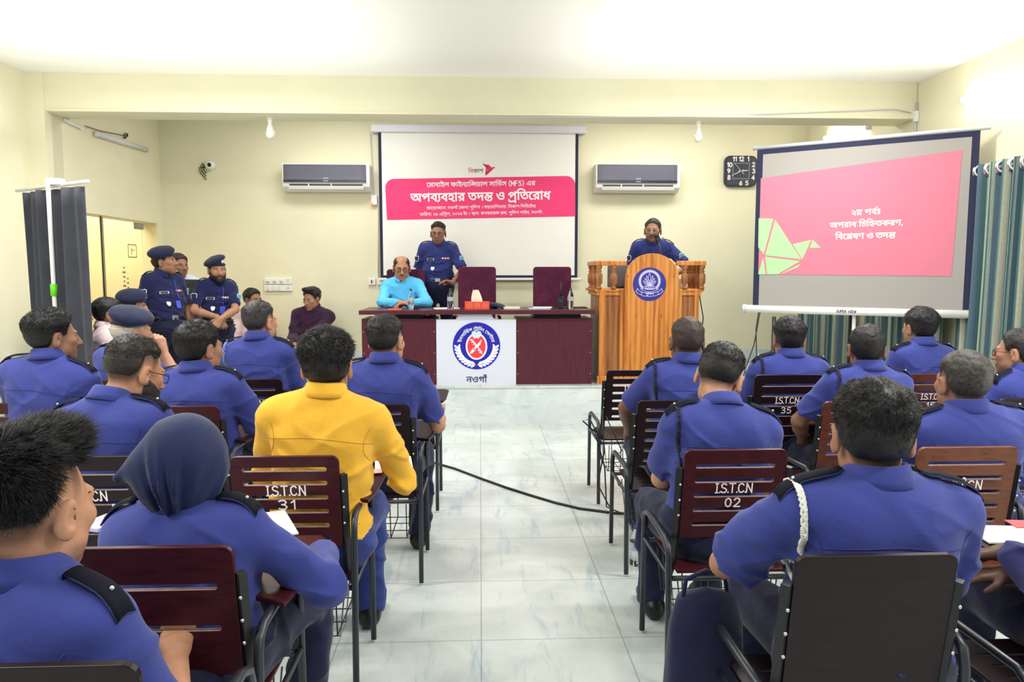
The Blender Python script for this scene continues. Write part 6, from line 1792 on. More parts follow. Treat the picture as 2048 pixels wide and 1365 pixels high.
        if hair == 'bald_top':
            sv = sv * smooth01(ell(q, A(0, .045, .130), A(.068, .154, .073)) / .012)
        jaw = smooth01((q[:, 1] - .0) / .03) * smooth01((-.048 - q[:, 2]) / .02) * smooth01((q[:, 2] + .14) / .03)
        sv = np.maximum(sv, jaw * (.38 if 'stubble' in extras else .16)) * noear * inh
        lip = np.exp(-(((q[:, 0]) / .024) ** 4)) * np.exp(-(((q[:, 2] + .0705) / .0115) ** 4)) * (q[:, 1] > .075) * inh
        for nm, arr in (('stubble', sv), ('lip', lip * .8)):
            at_ = s.body.data.attributes.new(nm, 'FLOAT', 'POINT')
            at_.data.foreach_set('value', arr.astype(np.float32))

        # ---- head things
        s.hair_col = haircol
        hm = hair_mat('hair', haircol, grey)
        s.hm = hm
        s.headmat = lambda p_: tuple(H + Rh @ (np.asarray(p_, np.float32) * hs))
        if 'hijab' in extras:
            s.hijab(vox)
        elif hair != 'bald_top' or True:
            if hair != 'none':
                s.make_hair(hair, thick, vox, hm, rec, strands, slen, lift, fade, 'beret' in extras)
        if 'noface' not in extras:
            s.face(hm)
        if 'beret' in extras:
            s.beret(vox)
        if 'glasses' in extras or 'rimless' in extras:
            s.glasses('rimless' in extras)
        if 'beard' in extras:
            s.beard(vox, hm)
        if 'moustache' in extras:
            s.moustache(vox, hm)

        # ---- clothes
        seed = (px * 13 + ytop * 7) % 97

        rsd = np.random.RandomState(int(seed) + 11)
        ridges = []
        for i_ in range(9):
            k_ = 1 if i_ % 2 else -1
            x0_, z0_ = k_ * (.10 + .07 * rsd.rand()) * w, L_ * (.25 + .42 * rsd.rand())
            x1_, z1_ = -k_ * (-.02 + .10 * rsd.rand()) * w, z0_ - L_ * (.02 + .16 * rsd.rand())
            ridges.append((x0_, z0_, x1_, z1_, .008 + .007 * rsd.rand(), .009 + .007 * rsd.rand()))

        def folds(Pn, amp=.0085):
            q2 = (Pn - Pv) @ BT
            n1 = vnoise(np.stack([q2[:, 0] * 3 + q2[:, 2] * 3 + seed, q2[:, 1] * 4, q2[:, 2] * 8.5 - q2[:, 0] * 5], 1))
            n3 = vnoise(np.stack([q2[:, 0] * 4 - q2[:, 2] * 4 + seed * 2, q2[:, 1] * 4, q2[:, 2] * 11 + q2[:, 0] * 7], 1))
            n2 = vnoise(np.stack([q2[:, 0] * 14 - q2[:, 2] * 6 + seed, q2[:, 1] * 10, q2[:, 2] * 24 + q2[:, 0] * 8], 1))
            lowr = np.clip(1.45 - q2[:, 2] / L_ * 1.1, .3, 1.4)
            rid = np.clip(1 - np.abs(n1) * 2.4, 0, 1) ** 1.7 * 1.25 + np.clip(1 - np.abs(n3) * 2.6, 0, 1) ** 1.7 - .35
            dr = 0
            for x0_, z0_, x1_, z1_, h_, w_ in ridges:
                dx, dz = x1_ - x0_, z1_ - z0_
                l2 = dx * dx + dz * dz
                t_ = np.clip(((q2[:, 0] - x0_) * dx + (q2[:, 2] - z0_) * dz) / l2, 0, 1)
                ex, ez = q2[:, 0] - x0_ - t_ * dx, q2[:, 2] - z0_ - t_ * dz + .02 * np.sin(3.1 * t_)
                d2 = (ex * ex + ez * ez) / (w_ * w_)
                dr = dr + h_ * (np.exp(-d2) - .45 * np.exp(-d2 * .25)) * np.sin(math.pi * (.12 + .8 * t_))
            return rid * amp * 1.25 * lowr + n2 * amp * .16 + dr


        so_ = .014
        tuck = Pv + u * (.045 if sit else .06)
        ends = {}

        def sleevef(Pn, k):
            S_, E_, W_ = arms[k]
            if sleeve == 'short':
                e = S_ + (E_ - S_) * .80
                d = rc(Pn, S_, e, .062 * w, .066 * w)
                cut = (Pn - e) @ nrm(E_ - S_)
                return np.maximum(d, cut)
            d = smin(rc(Pn, S_, E_, .060 * w, .052), rc(Pn, E_, W_, .052, .038), .015)
            return np.maximum(d, (Pn - W_ + nrm(W_ - E_) * (.10 if sleeve == 'rolled' else .015)) @ nrm(W_ - E_))

        def shirtf(Pn):
            d = torso(Pn, so_, True)
            d = np.maximum(d, (tuck - Pn) @ u)
            for k in (-1, 1):
                aa = np.stack(arms[k])
                m = np.all((Pn > aa.min(0) - .15) & (Pn < aa.max(0) + .15), 1)
                if m.any():
                    sl = sleevef(Pn[m], k)
                    d[m] = smin(d[m], sl, .03)
            if 'fat' in extras:
                pass
            return d - folds(Pn)

        alo = np.min([np.stack(arms[k]).min(0) for k in (-1, 1)], 0)
        ahi = np.max([np.stack(arms[k]).max(0) for k in (-1, 1)], 0)
        lo = np.minimum(tb_lo, alo - .1)
        hi = np.maximum(tb_hi, ahi + .1)
        V, F = surf(shirtf, lo, hi, max(.006, vox))
        sm = cloth_mat('shirt_cloth', shirt)
        s.sm = sm
        s.seam_m = cloth_mat('seam_thread', tuple(int(v * .82) for v in shirt))
        s.shirt = mesh_np('shirt', V, F, sm, root)
        s.bvh = BVHTree.FromPolygons([Vector(v) for v in V.tolist()], F.tolist())
        s.collar(sm)

        if 'vest' in extras:
            V, F = surf(lambda Pn: np.maximum(torso(Pn, so_ + .014, True) - folds(Pn), np.maximum((tuck - u * .03 - Pn) @ u, (Pn - at(.97)) @ u)), tb_lo, tb_hi, max(.007, vox))
            mesh_np('vest', V, F, cloth_mat('dark_vest', (52, 50, 54)), root)

        def trousf(Pn):
            d = ell(Pn, at(.0), A(.172 * w + .02, .128 + .022 + belly * .5, .135), BT)
            d = smin(d, ecap(Pn, at(0), at(.14), .158 * w + .022 + belly * .3, .155 * w + .02 + belly * .5, .76), .04)
            for k in (-1, 1):
                hj, kn, an = leg[k]
                d = smin(d, smin(rc(Pn, hj, kn, .090 * min(1.1, w), .068), rc(Pn, kn, an, .066, .058), .02), .03)
                cutp = (Pn - an - A(0, 0, -.0)) @ nrm(an - kn)
            n = folds(Pn, .006)
            d = np.maximum(d, (Pn - (Pv + u * (.085 if sit else .10))) @ u)
            return np.maximum(d - n, .05 - Pn[:, 2])

        aa = np.concatenate([np.stack(leg[k]) for k in (-1, 1)] + [Pv[None]])
        V, F = surf(trousf, aa.min(0) - .2, aa.max(0) + .2, max(.008, vox))
        mesh_np('trousers', V, F, cloth_mat('trouser_cloth', legs, .15), root)
        for k in (-1, 1):
            hj, kn, an = leg[k]
            shf = lambda Pn: np.maximum(smin(rc(Pn, an + A(0, -.045, -.045), an + A(0, .16, -.052), .046, .040), rc(Pn, an + A(0, -.02, -.03), an + A(0, .0, .03), .046, .046), .03), .004 - Pn[:, 2])
            V, F = surf(shf, an - A(.08, .14, .1), an + A(.08, .24, .1), .009)
            mesh_np('shoe', V, F, mat('black_shoe_leather', (24, 24, 28), .35), root)
        if pose == 'stand' or 'belt' in extras:
            s.belt(w, belly)
        if top == 'police':
            s.epaulettes(w)
        if 'braid' in extras or 'white_braid' in extras or 'blue_braid' in extras:
            s.braid(w, extras)
        if 'seam' in extras:
            s.seam(w)
        if badge_front:
            s.badges(w, extras)

    def ray(s, o, d, far=1.2):
        return s.bvh.ray_cast(Vector(o), Vector(d), far)

    def headsurf(s, x, z):
        y = np.linspace(.15, .03, 121, dtype=np.float32)
        d = head_full(np.stack([np.full_like(y, x), y, np.full_like(y, z)], 1), False)
        i = np.argmax(d < 0)
        return float(y[i])

    def face(s, hm):
        eye = MB()
        T = s.headmat
        for k in (-1, 1):
            e = MB()
            yb = s.headsurf(k * .032, .001)
            c = Vector((k * .032, yb - .0055, .001))
            e.ball(c, (.0125, .010, .0062), 14)
            b = len(e.v)
            e.ball(c + Vector((0, .0062, .0004)), (.0052, .0048, .0052), 10, 1)
            e.v = [T(v) for v in e.v]
            e.build('eye', [mat('eye_white', (206, 198, 190), .3), mat('dark_iris', (28, 20, 18), .2)], s.root)
            br = MB()
            pts, rad = [], []
            for t in np.linspace(0, 1, 7):
                x = k * (.014 + .036 * t)
                z = .0215 + .006 * math.sin(math.pi * min(1, t * 1.15) * .8) - .004 * t
                pts.append((x, s.headsurf(x, z) + .0005, z))
                rad.append(.0042 * (1 - .65 * t))
            br.tube(pts, rad, 6)
            br.v = [T(v) for v in br.v]
            br.build('eyebrow', hm, s.root)

    def make_hair(s, style, thick, vox, hm, rec, strands, slen, lift, fade, under):
        H, Rh, hs = s.H, s.Rh, s.hs
        ts, tt = thick
        sd = s.px % 50

        def hf(Pn):
            q = ((Pn - H) @ Rh) / hs
            k = smooth01((q[:, 2] - .02 - fade * .02) / .06)
            th = ts + (tt - ts) * k
            th = th * (1 - .3 * smooth01((q[:, 1] - .03) / .05) * (1 - k))
            n = vnoise(q * A(42, 34, 46) + sd) * .0028 + vnoise(q * A(110, 60, 110) + sd) * .0014
            hl = hairline(q, rec) + fade * .044 * (1 - smooth01((q[:, 1] - .03) / .03)) + fade * .012 * (q[:, 1] > .02) * smooth01((.075 - q[:, 2]) / .03)
            th = th * (.15 + .85 * smooth01((q[:, 2] - hl) / .035))
            cap = head_core(q) - th - n * (.4 + k)
            reg = hl + n * .8 - q[:, 2]
            d = smax(cap, reg, .006)
            if style == 'bald_top':
                d = smax(d, -ell(q, A(0, .045, .130), A(.066, .150, .070)), .01)
            if style == 'balding_crown':
                d = smax(d, -ell(q, A(0, -.075, .132), A(.026, .03, .022)), .02)
            if style == 'swept':
                d = smin(d, ell(q, A(0, .035, .112), A(.072, .075, .034), rotm(14)), .018) - vnoise(q * A(50, 20, 50)) * .003
            if under:
                d = np.maximum(d, q[:, 2] - .035)
            return d * hs * .95

        V, F = surf(hf, H - .17, H + .19, max(.0042, vox * .75))
        if not len(F):
            return
        T_ = np.concatenate([F[:, [0, 1, 2]], F[:, [0, 2, 3]]])
        fn = np.cross(V[T_[:, 1]] - V[T_[:, 0]], V[T_[:, 2]] - V[T_[:, 0]])
        if strands:
            rs = np.random.RandomState(sd + 5)
            c = V[T_].mean(1)
            q = ((c - H) @ Rh) / hs
            ok = np.where((q[:, 2] > hairline(q, rec) + .012 + fade * .048) & (np.abs(q[:, 0]) + q[:, 1] * 0 < .2) & ~((np.abs(q[:, 0]) < .07) & (q[:, 2] < -.04) & (q[:, 1] > -.03)))[0]
            outw = np.einsum('ij,ij->i', fn, c - H) > 0
            ok = ok[outw[ok]]
            pk = ok[rs.randint(0, len(ok), strands)]
            b = rs.dirichlet((1, 1, 1), strands)
            p = (V[T_[pk]] * b[:, :, None]).sum(1)
            n = fn[pk] / (np.linalg.norm(fn[pk], axis=1)[:, None] + 1e-9)
            crown = H + Rh @ A(.012, -.072, .118) * hs
            fl = p - crown
            up = (((p - H) @ Rh)[:, 2] / hs)
            fl = fl / (np.linalg.norm(fl, axis=1)[:, None] + 1e-6) + (Rh @ A(.25, .5, 0))[None] * smooth01((up - .05) / .05)[:, None]
            fl = fl - n * np.einsum('ij,ij->i', fl, n)[:, None]
            fl /= np.linalg.norm(fl, axis=1)[:, None] + 1e-6
            kk = smooth01((up - .0) / .08)
            clump = np.stack([vnoise(p * 55 + 9 * j) for j in range(3)], 1) * .55
            lf = lift * (.5 + .5 * kk)
            d0 = fl * (1 - lf)[:, None] + n * lf[:, None] + clump * .6 + rs.randn(strands, 3) * .13
            d0 /= np.linalg.norm(d0, axis=1)[:, None]
            ln = slen * (.6 + .4 * kk) * (.7 + .6 * rs.rand(strands))
            d1 = d0 + fl * .35 - n * .12
            d1 /= np.linalg.norm(d1, axis=1)[:, None]
            p0 = p - n * .003
            p1 = p0 + d0 * (ln * .55)[:, None]
            p2 = p1 + d1 * (ln * .5)[:, None]
            sdv = np.cross(d0, rs.randn(strands, 3))
            sdv /= np.linalg.norm(sdv, axis=1)[:, None] + 1e-6
            w_ = s.sw_
            nn = np.cross(sdv, d0)
            ring = [sdv, -sdv * .5 + nn * .87, -sdv * .5 - nn * .87]
            vs = [p0 + r_ * w_ for r_ in ring] + [p1 + r_ * w_ * .75 for r_ in ring] + [p2]
            SV = np.stack(vs, 1).reshape(-1, 3)
            tp = []
            for i in range(3):
                j = (i + 1) % 3
                tp += [(i, j, 3 + j), (i, 3 + j, 3 + i), (3 + i, 3 + j, 6)]
            ST_ = (np.arange(strands)[:, None, None] * 7 + np.array(tp)[None]).reshape(-1, 3) + len(V)
            V = np.concatenate([V, SV])
            T_ = np.concatenate([T_, ST_])
        mesh_np('hair', V, T_, hm, s.root)

    def beret(s, vox):
        H, Rh, hs = s.H, s.Rh, s.hs
        side = getattr(s, 'bside', 1)
        rm = rotm(-4, 27 * side, 0)

        def bf(Pn):
            q = ((Pn - H) @ Rh) / hs
            d = ell(q, A(.022 * side, -.008, .100), A(.112, .126, .044), rm)
            d = smin(d, ell(q, A(0, -.010, .062), A(.086, .108, .032)), .03)
            d = smax(d, .040 + .25 * np.clip(-q[:, 1], -.05, .1) * -1 * .6 - q[:, 2], .008)
            n = vnoise(q * A(18, 18, 26)) * .003
            return (d - n) * hs * .9

        V, F = surf(bf, H - .2, H + .22, max(.006, vox))
        b = mesh_np('beret', V, F, cloth_mat('navy_wool', (22, 29, 60), .12, .25), s.root)
        m = MB()
        q = A(-.03 * side, .098, .092)
        T = s.headmat
        m.ball((0, 0, 0), (.013, .004, .018), 14)
        m.v = [T((q[0] + v[0], q[1] + v[1] - .002, q[2] + v[2])) for v in m.v]
        m.build('cap_badge', mat('silver_badge', (214, 216, 220), .35, metal=.4), b)

    def hijab(s, vox):
        H, Rh, hs = s.H, s.Rh, s.hs

        def hf(Pn):
            q = ((Pn - H) @ Rh) / hs
            d = ell(q, A(0, -.022, .020), A(.100, .122, .122))
            qn = (Rh.T @ (s.N - H)) / hs
            d = smin(d, rc(q, A(0, -.045, -.045), qn + A(0, .016, .012), .086, .046), .04)
            d = smin(d, rc(q, A(-.025, -.05, .040), A(-.140, -.085, -.004), .088, .012), .02)
            d = smin(d, rc(q, A(-.03, -.055, .0), qn * .75, .082, .046), .03)
            d = smax(d, -ell(q, A(0, .128, -.015), A(.062, .075, .088)), .012)
            ang = np.arctan2(q[:, 0], -(q[:, 2] + .20))
            n = vnoise(np.stack([ang * 9 + 3, q[:, 1] * 8 + 2, q[:, 2] * 3 + q[:, 0] * 4], 1))
            n2 = vnoise(np.stack([ang * 20, q[:, 1] * 14, q[:, 2] * 5], 1))
            lowr = smooth01((.115 - q[:, 2]) / .14)
            lowr = lowr * smooth01((q[:, 0] + .142) / .07)
            d = d - ((1 - np.abs(n) * 2.4) * .010 + n2 * .003) * lowr
            return d * hs * .9

        V, F = surf(hf, H - .24, H + .2, max(.005, vox))
        mesh_np('headscarf', V, F, cloth_mat('navy_scarf', (27, 38, 76), .1, .1, .75), s.root)

    def glasses(s, rimless):
        T = s.headmat
        m = MB()
        y = .106
        r_ = .001 if rimless else .0016
        for k in (-1, 1):
            pts = [(k * .034 + x, y - abs(k * .034 + x) ** 2 * 2.5, z - .002) for x, z in rrect(-.025, -.017, .025, .017, .012, 4)]
            m.tube(pts, r_, 6, closed=True)
            m.tube([(k * .058, y - .010, .006), (k * .074, y - .03, .008), (k * .0835, .01, .010), (k * .0835, -.012, .004)], .0019, 6)
        m.tube([(-.010, y, .004), (0, y + .002, .007), (.010, y, .004)], r_, 6)
        m.v = [T(v) for v in m.v]
        g = m.build('glasses', mat('dark_frame', (26, 24, 28), .3) if not rimless else M_chrome, s.root)
        ln = MB()
        for k in (-1, 1):
            ln.prism(rrect(k * .034 - .024, -.018, k * .034 + .024, .014, .011, 4), y - .0045, y - .0035)
        ln.v = [T(v) for v in ln.v]
        ln.build('lens', mat('spectacle_lens', (250, 252, 255), .03, trans=1, ior=1.03), g)

    def beard(s, vox, hm):
        H, Rh, hs = s.H, s.Rh, s.hs

        def bf(Pn):
            q = ((Pn - H) @ Rh) / hs
            n = vnoise(q * 90) * .002
            d = head_core(q) - .009 - n
            d = smin(d, ell(q, A(0, .085, -.1), A(.032, .024, .03)), .02)
            reg = np.maximum(q[:, 2] - np.interp(q[:, 1], [-.02, .02, .06, .09, .12], [.0, -.02, -.045, -.052, -.052]), .0 - q[:, 1])
            d = smax(d, reg, .006)
            d = smax(d, -ell(q, A(0, .105, -.0705), A(.021, .03, .0085)), .004)
            return d * hs * .9

        V, F = surf(bf, H - .2, H + .17, max(.0045, vox * .75))
        mesh_np('beard', V, F, hm, s.root)

    def moustache(s, vox, hm):
        T = s.headmat
        m = MB()
        for k in (-1, 1):
            pts, rad = [], []
            for t in np.linspace(0, 1, 6):
                x = k * (.002 + .026 * t)
                z = -.054 - .008 * t
                pts.append((x, s.headsurf(x, z) + .001, z))
                rad.append(.0058 * (1 - .6 * t))
            m.tube(pts, rad, 7)
        m.v = [T(v) for v in m.v]
        m.build('moustache', hm, s.root)

    def collar(s, sm):
        a = nrm(s.neck_top - s.N)
        a = nrm(a * .6 + s.u * .55)
        r_ = nrm(s.r - a * (s.r @ a))
        f_ = np.cross(a, r_)
        c0 = s.N + a * .052 + f_ * .004
        k = .98 * s.hs / 1.05
        grid = []
        n = 44
        prof = [(.062, -.05), (.062, .010), (.0625, .030), (.066, .035), (.071, .030), (.080, .002), (.087, -.018)]
        for j, (rr, h) in enumerate(prof):
            row = []
            for i in range(n + 1):
                t = R(8 + 344 * i / n)
                fr = .5 + .5 * math.cos(t)
                drop = -.030 * fr ** 2 - (.022 * fr ** 6 if j >= 5 else 0)
                rx = rr * k * (1.0 + .04 * (1 - fr))
                ry = rr * k * (1.02 + .1 * fr + (.14 * fr ** 4 if j >= 5 else 0))
                p_ = c0 + r_ * (math.sin(t) * rx) + f_ * (math.cos(t) * ry) + a * (h + drop)
                row.append(tuple(p_))
            grid.append(row)
        MB().sheet(grid).build('collar', sm, s.shirt, solid=.003, fix=False)

    def epaulettes(s, w):
        pips = getattr(s, 'pips', 0)
        for k in (-1, 1):
            rows = []
            for t in np.linspace(0, 1, 9):
                x = k * (.100 + (.225 * w - .100) * t)
                hwid = .020 + .003 * t
                row = []
                for y in (-1, -.6, 0, .6, 1):
                    o = s.at(1.15, x, y * hwid * (1 if t > .06 else .45) - .004)
                    hit = s.ray(o, -s.u, .6)
                    p_ = A(*hit[0]) if hit[0] is not None else s.at(.93 - .1 * t, x, y * hwid)
                    row.append(p_ + s.u * (.006 + .010 * math.sin(math.pi * min(1, t * 1.05)) * (1 - .3 * y * y)))
                rows.append([tuple(v) for v in row])
            e = MB().sheet(rows).build('epaulette', mat('black_epaulette', (14, 15, 30), .75, spec=.15), s.shirt, solid=.005, fix=False)
            m = MB()
            ed = [rows[i][0] for i in range(9)] + [rows[8][2]] + [rows[i][4] for i in range(8, -1, -1)]
            m.tube(ed, .0022, 5)
            m.build('piping', mat('slate_piping', (62, 68, 104), .7, spec=.1), e)
            pm = MB()
            for i in ([2, 4] if pips else [6]):
                pm.ball(tuple(A(*rows[i][2]) + s.u * .005), .010 if pips else .0045, 10)
            pm.build('pip', mat('silver_badge', (214, 216, 220), .35, metal=.4), e)

    def braid(s, w, extras):
        k = -1
        col = mat('white_braid', (226, 226, 214), .8, bump=.6, bs=160) if 'white_braid' in extras else (mat('blue_braid', (110, 140, 196), .8) if 'blue_braid' in extras else mat('black_braid', (24, 25, 38), .7, bump=.5, bs=200))
        m = MB()
        white = 'white_braid' in extras
        pts = []
        x0 = .188 * w
        for y in (.04, .02, .0, -.02, -.04, -.055, -.07, -.08):
            hit = s.ray(s.at(1.2, k * x0, y), -s.u, .6)
            if hit[0] is not None:
                pts.append(A(*hit[0]) + s.u * .008 - s.f * .004)
        for t in np.linspace(.86, .44 if white else .56, 22):
            x = k * (x0 - .02 * smooth01((.86 - t) / .3))
            hit = s.ray(s.at(t, x, -.4), s.f, .8)
            if hit[0] is not None:
                pts.append(A(*hit[0]) - s.f * .008 + s.u * .002)
        if len(pts) > 4:
            pts = np.array(pts)
            tt = np.linspace(0, len(pts) - 1, 90)
            i0 = np.minimum(tt.astype(int), len(pts) - 2)
            P_ = pts[i0] + (pts[i0 + 1] - pts[i0]) * (tt - i0)[:, None]
            fade_ = np.where(tt < len(pts) * .62, 1., .35)
            for ph in ((0, 2.1, 4.2) if white else (0, 3.14)):
                q_ = P_ + s.r * (np.sin(tt * 4.2 + ph) * .0065 * fade_)[:, None] - s.f * (np.cos(tt * 8.4 + 2 * ph) * .003)[:, None]
                m.tube([tuple(p) for p in q_], .0042 if white else .0036, 6)
        # cord looped back round the front of the sleeve top
        if m.v:
            m.build('shoulder_braid', col, s.shirt)
        x = k * .162 * w
        hit = s.ray(s.at(.68, x, -.4), s.f, .8)
        if hit[0] is not None and 'tab' in extras:
            c = A(*hit[0])
            n = A(*hit[1])
            if n @ s.f > 0:
                n = -n
            rx = nrm(np.cross(n, s.u))
            uy = np.cross(rx, n)
            tb = MB()
            tb.add([tuple(c + n * .004 + rx * (.03 * math.cos(t)) + uy * (.02 * math.sin(t))) for t in np.linspace(0, 2 * math.pi, 20)[:-1]], [tuple(range(19))])
            e = tb.build('shoulder_tab', s.sm, s.shirt, solid=.003)
            bt = MB().ball((0, 0, 0), .0075, 10)
            bt.v = [tuple(c + n * .007 + A(*v) * .8) for v in bt.v]
            bt.build('button', mat('navy_button', (48, 52, 120), .4), e)

    def seam(s, w):
        for tt, x0 in ((.80, .185),):
            pts = []
            for x in np.linspace(-x0 * w, x0 * w, 41):
                hit = s.ray(s.at(tt - 1.2 * x * x, x, -.4), s.f, .8)
                if hit[0] is not None:
                    pts.append(tuple(A(*hit[0]) - s.f * .0004))
            if len(pts) > 4:
                MB().tube(pts, .0016, 5).build('yoke_seam', s.seam_m, s.shirt)
        for k in (-1, 1):
            pts = []
            for t in np.linspace(.88, .62, 18):
                hit = s.ray(s.at(t, k * (.172 - .02 * math.sin((t - .62) / .26 * 3.1)) * w, -.4), s.f, .8)
                if hit[0] is not None:
                    pts.append(tuple(A(*hit[0]) - s.f * .0004))
            if len(pts) > 4:
                MB().tube(pts, .0014, 5).build('sleeve_seam', s.seam_m, s.shirt)

    tags = ()

    def belt(s, w, belly):
        grid = []
        for h in (-.022, .022):
            row = []
            for i in range(41):
                t = 2 * math.pi * i / 40
                rx, ry = .158 * w + .030 + belly * .4, (.158 * w + .028 + belly * .7) * .76
                row.append(tuple(s.P + s.u * (.085 + h) + s.r * (rx * math.sin(t)) + s.f * (ry * math.cos(t))))
            grid.append(row)
        b = MB().sheet(grid).build('belt', mat('black_belt', (22, 22, 28), .4), s.root, solid=.006, fix=False)
        c = s.P + s.u * .085 + s.f * ((.158 * w + .028 + belly * .7) * .76 + .006)
        m = MB().box((0, 0, 0), (.062, .01, .044))
        m.v = [tuple(c + s.r * v[0] + s.f * v[1] + s.u * v[2]) for v in m.v]
        m.build('buckle', M_chrome, b, bevel=.003)

    def patch(s, x, t, size, name, m, front=True, shape='rect', border=None, side=None, lift=.003):
        if side:
            S_, E_, W_ = s.arms[side]
            c = S_ + (E_ - S_) * t
            dr = nrm(s.r * side * .75 + s.f * .9)
            hit = s.ray(c + dr * .3, -dr, .5)
        else:
            hit = s.ray(s.at(t, x, .5), -s.f, .8)
        if hit[0] is None:
            return None
        c, n = A(*hit[0]), A(*hit[1])
        if side:
            n = dr
        elif n @ s.f < 0:
            n = -n
        rx = nrm(np.cross(s.u, n))
        uy = np.cross(n, rx)
        w_, h_ = size
        def poly(k):
            if shape == 'rect':
                return [(-w_ * k, -h_ * k), (w_ * k, -h_ * k), (w_ * k, h_ * k), (-w_ * k, h_ * k)]
            if shape == 'shield':
                return [(0, -h_ * k), (w_ * k * .8, -h_ * k * .5), (w_ * k, h_ * k * .6), (w_ * k * .5, h_ * k), (0, h_ * k * .8), (-w_ * k * .5, h_ * k), (-w_ * k, h_ * k * .6), (-w_ * k * .8, -h_ * k * .5)]
            return [(w_ * k * math.cos(a_), h_ * k * math.sin(a_)) for a_ in np.linspace(0, 2 * math.pi, 18)[:-1]]
        def mk(k, nm, mm, par, lf):
            pp = poly(k)
            o = MB().add([tuple(c + n * lf + rx * a_ + uy * b_) for a_, b_ in pp], [tuple(range(len(pp)))]).build(nm, mm, par, solid=.0016)
            return o
        base = mk(1, name, border or m, s.shirt, lift)
        if border:
            mk(.82, name + '_face', m, base, lift + .0018)
        return base

    def badges(s, w, extras):
        wht, dk = mat('white_thread', (226, 228, 236), .7), mat('navy_patch', (34, 38, 84), .7)
        s.patch(.085 * w, .66, (.042, .012), 'name_tag', mat('black_tag', (24, 24, 34), .4), border=wht)
        s.patch(0, .40, (.036, .038), 'arm_patch', dk, shape='shield', border=wht, side=1)
        s.patch(0, .40, (.034, .040), 'arm_patch', mat('teal_patch', (84, 170, 190), .7), shape='shield', border=wht, side=-1)
        s.patch(.06 * w, .44, (.022, .026), 'chest_badge', wht, shape='shield')
        rb = s.patch(-.085 * w, .69, (.05, .008), 'ribbon_bar', mat('red_ribbon', (206, 84, 84), .6))
        for i in range(3):
            s.patch((-.085 + (.03 * (i - 1))) * w, .69, (.008, .009), 'ribbon_bar', wht, lift=.0055)
        for i in range(5):
            s.patch(0, .84 - i * .13, (.006, .006), 'shirt_button', mat('navy_button', (48, 52, 120), .4), shape='round', lift=.002)
        # button placket and pocket flaps
        for k in (-1, 1):
            s.patch(k * .085 * w, .60, (.05, .012), 'pocket_flap', s.sm, lift=.004)
        if 'lanyard' in extras:
            c = s.patch(-.045 * w, .42, (.026, .038), 'id_card', mat('blue_card', (70, 84, 206), .4), lift=.012)
            pts = []
            for t in np.linspace(.9, .50, 12):
                hit = s.ray(s.at(t, (-.06 + .015 * (1 - t)) * w, .5), -s.f, .8)
                if hit[0] is not None:
                    pts.append(tuple(A(*hit[0]) + s.f * .006))
            if len(pts) > 3 and c:
                MB().tube(pts, .004, 5).build('lanyard', mat('blue_ribbon', (60, 78, 190), .6), c)


# ------------------------------------------------------------------ chairs of the audience
CH = {}
CH['c1'] = class_chair(1268, 4.81, 'empty dark tablet chair at the front nearest the podium', M_plydark)
CH['c2'] = class_chair(1347, 3.66, 'dark tablet chair of the officer with brown cropped hair facing the podium', M_plydark, text=False)
CH['c3'] = class_chair(1470, 2.63, 'maroon tablet chair painted 02 of the officer bowing his head', M_ply, '02', slots=(.18, .345, .51, .675, .84))
CH['c4'] = class_chair(1571, 4.17, 'dark tablet chair painted 35 under the slide screen', M_plydark, '35', slots=(.15, .30, .45, .6, .75, .9), top=.965, wd=.40)
CH['c5'] = class_chair(1712, 3.6, 'brown tablet chair of the officer showing a bent elbow', M_plyred, slots=(.15, .31, .47, .63, .79), rz=R(4), text=False)
CH['c6'] = class_chair(1860, 4.55, 'red brown tablet chair painted 15 near the striped curtain', M_plyred, '15', slots=(.18, .345, .51, .675, .84))
CH['c7'] = class_chair(1932, 2.63, 'light brown tablet chair behind the near officer with wavy hair', wood_mat('mid_brown_plywood', (100, 56, 38), (120, 70, 48), (76, 40, 28), (3, 26, 26), .32), None, slots=(.18, .345, .51, .675, .84))
CH['c8'] = class_chair(2062, 3.64, 'dark tablet chair of the officer in glasses at the wall side', M_plydark, text=False)
CH['c9'] = class_chair(1755, 1.625, 'near dark tablet chair of the broad officer with white braid', M_plydark, None, slots=(), text=False)
CH['c10'] = class_chair(569, 2.6, 'plum tablet chair painted 31 of the man in yellow', M_ply, '31')
CH['c11'] = class_chair(743, 3.6, 'dark slotted tablet chair of the officer beside the aisle', M_plydark, None, slots=(.12, .28, .44), text=False)
CH['c12'] = class_chair(299, 1.745, 'near maroon tablet chair of the woman in the navy headscarf', M_ply, None, slots=(.30, .62), text=False)
CH['c13'] = class_chair(168, 2.63, 'dark tablet chair behind the spiky haired man', M_plydark, None, slots=(.18, .345, .51, .675, .84))
CH['c14'] = class_chair(45, 3.72, 'red brown tablet chair of the officer in profile by the black curtain', M_ply, None, slots=(.18, .345, .51, .675, .84))
CH['c15'] = class_chair(362, 3.6, 'maroon tablet chair of the officer with thinning crown', M_ply, None, slots=(.18, .345, .51, .675, .84), text=False)
CH['c16'] = class_chair(505, 4.5, 'dark tablet chair of the officer with a blue shoulder braid', M_plydark, None, slots=(.18, .345, .51, .675, .84))
CH['c17'] = class_chair(235, 4.5, 'maroon tablet chair of the white haired officer in a beret', M_ply, None, slots=(.18, .345, .51, .675, .84), text=False)
CH['c18'] = class_chair(800, 4.72, 'empty dark tablet chair in front of the aisle officer', M_plydark, None, text=False)


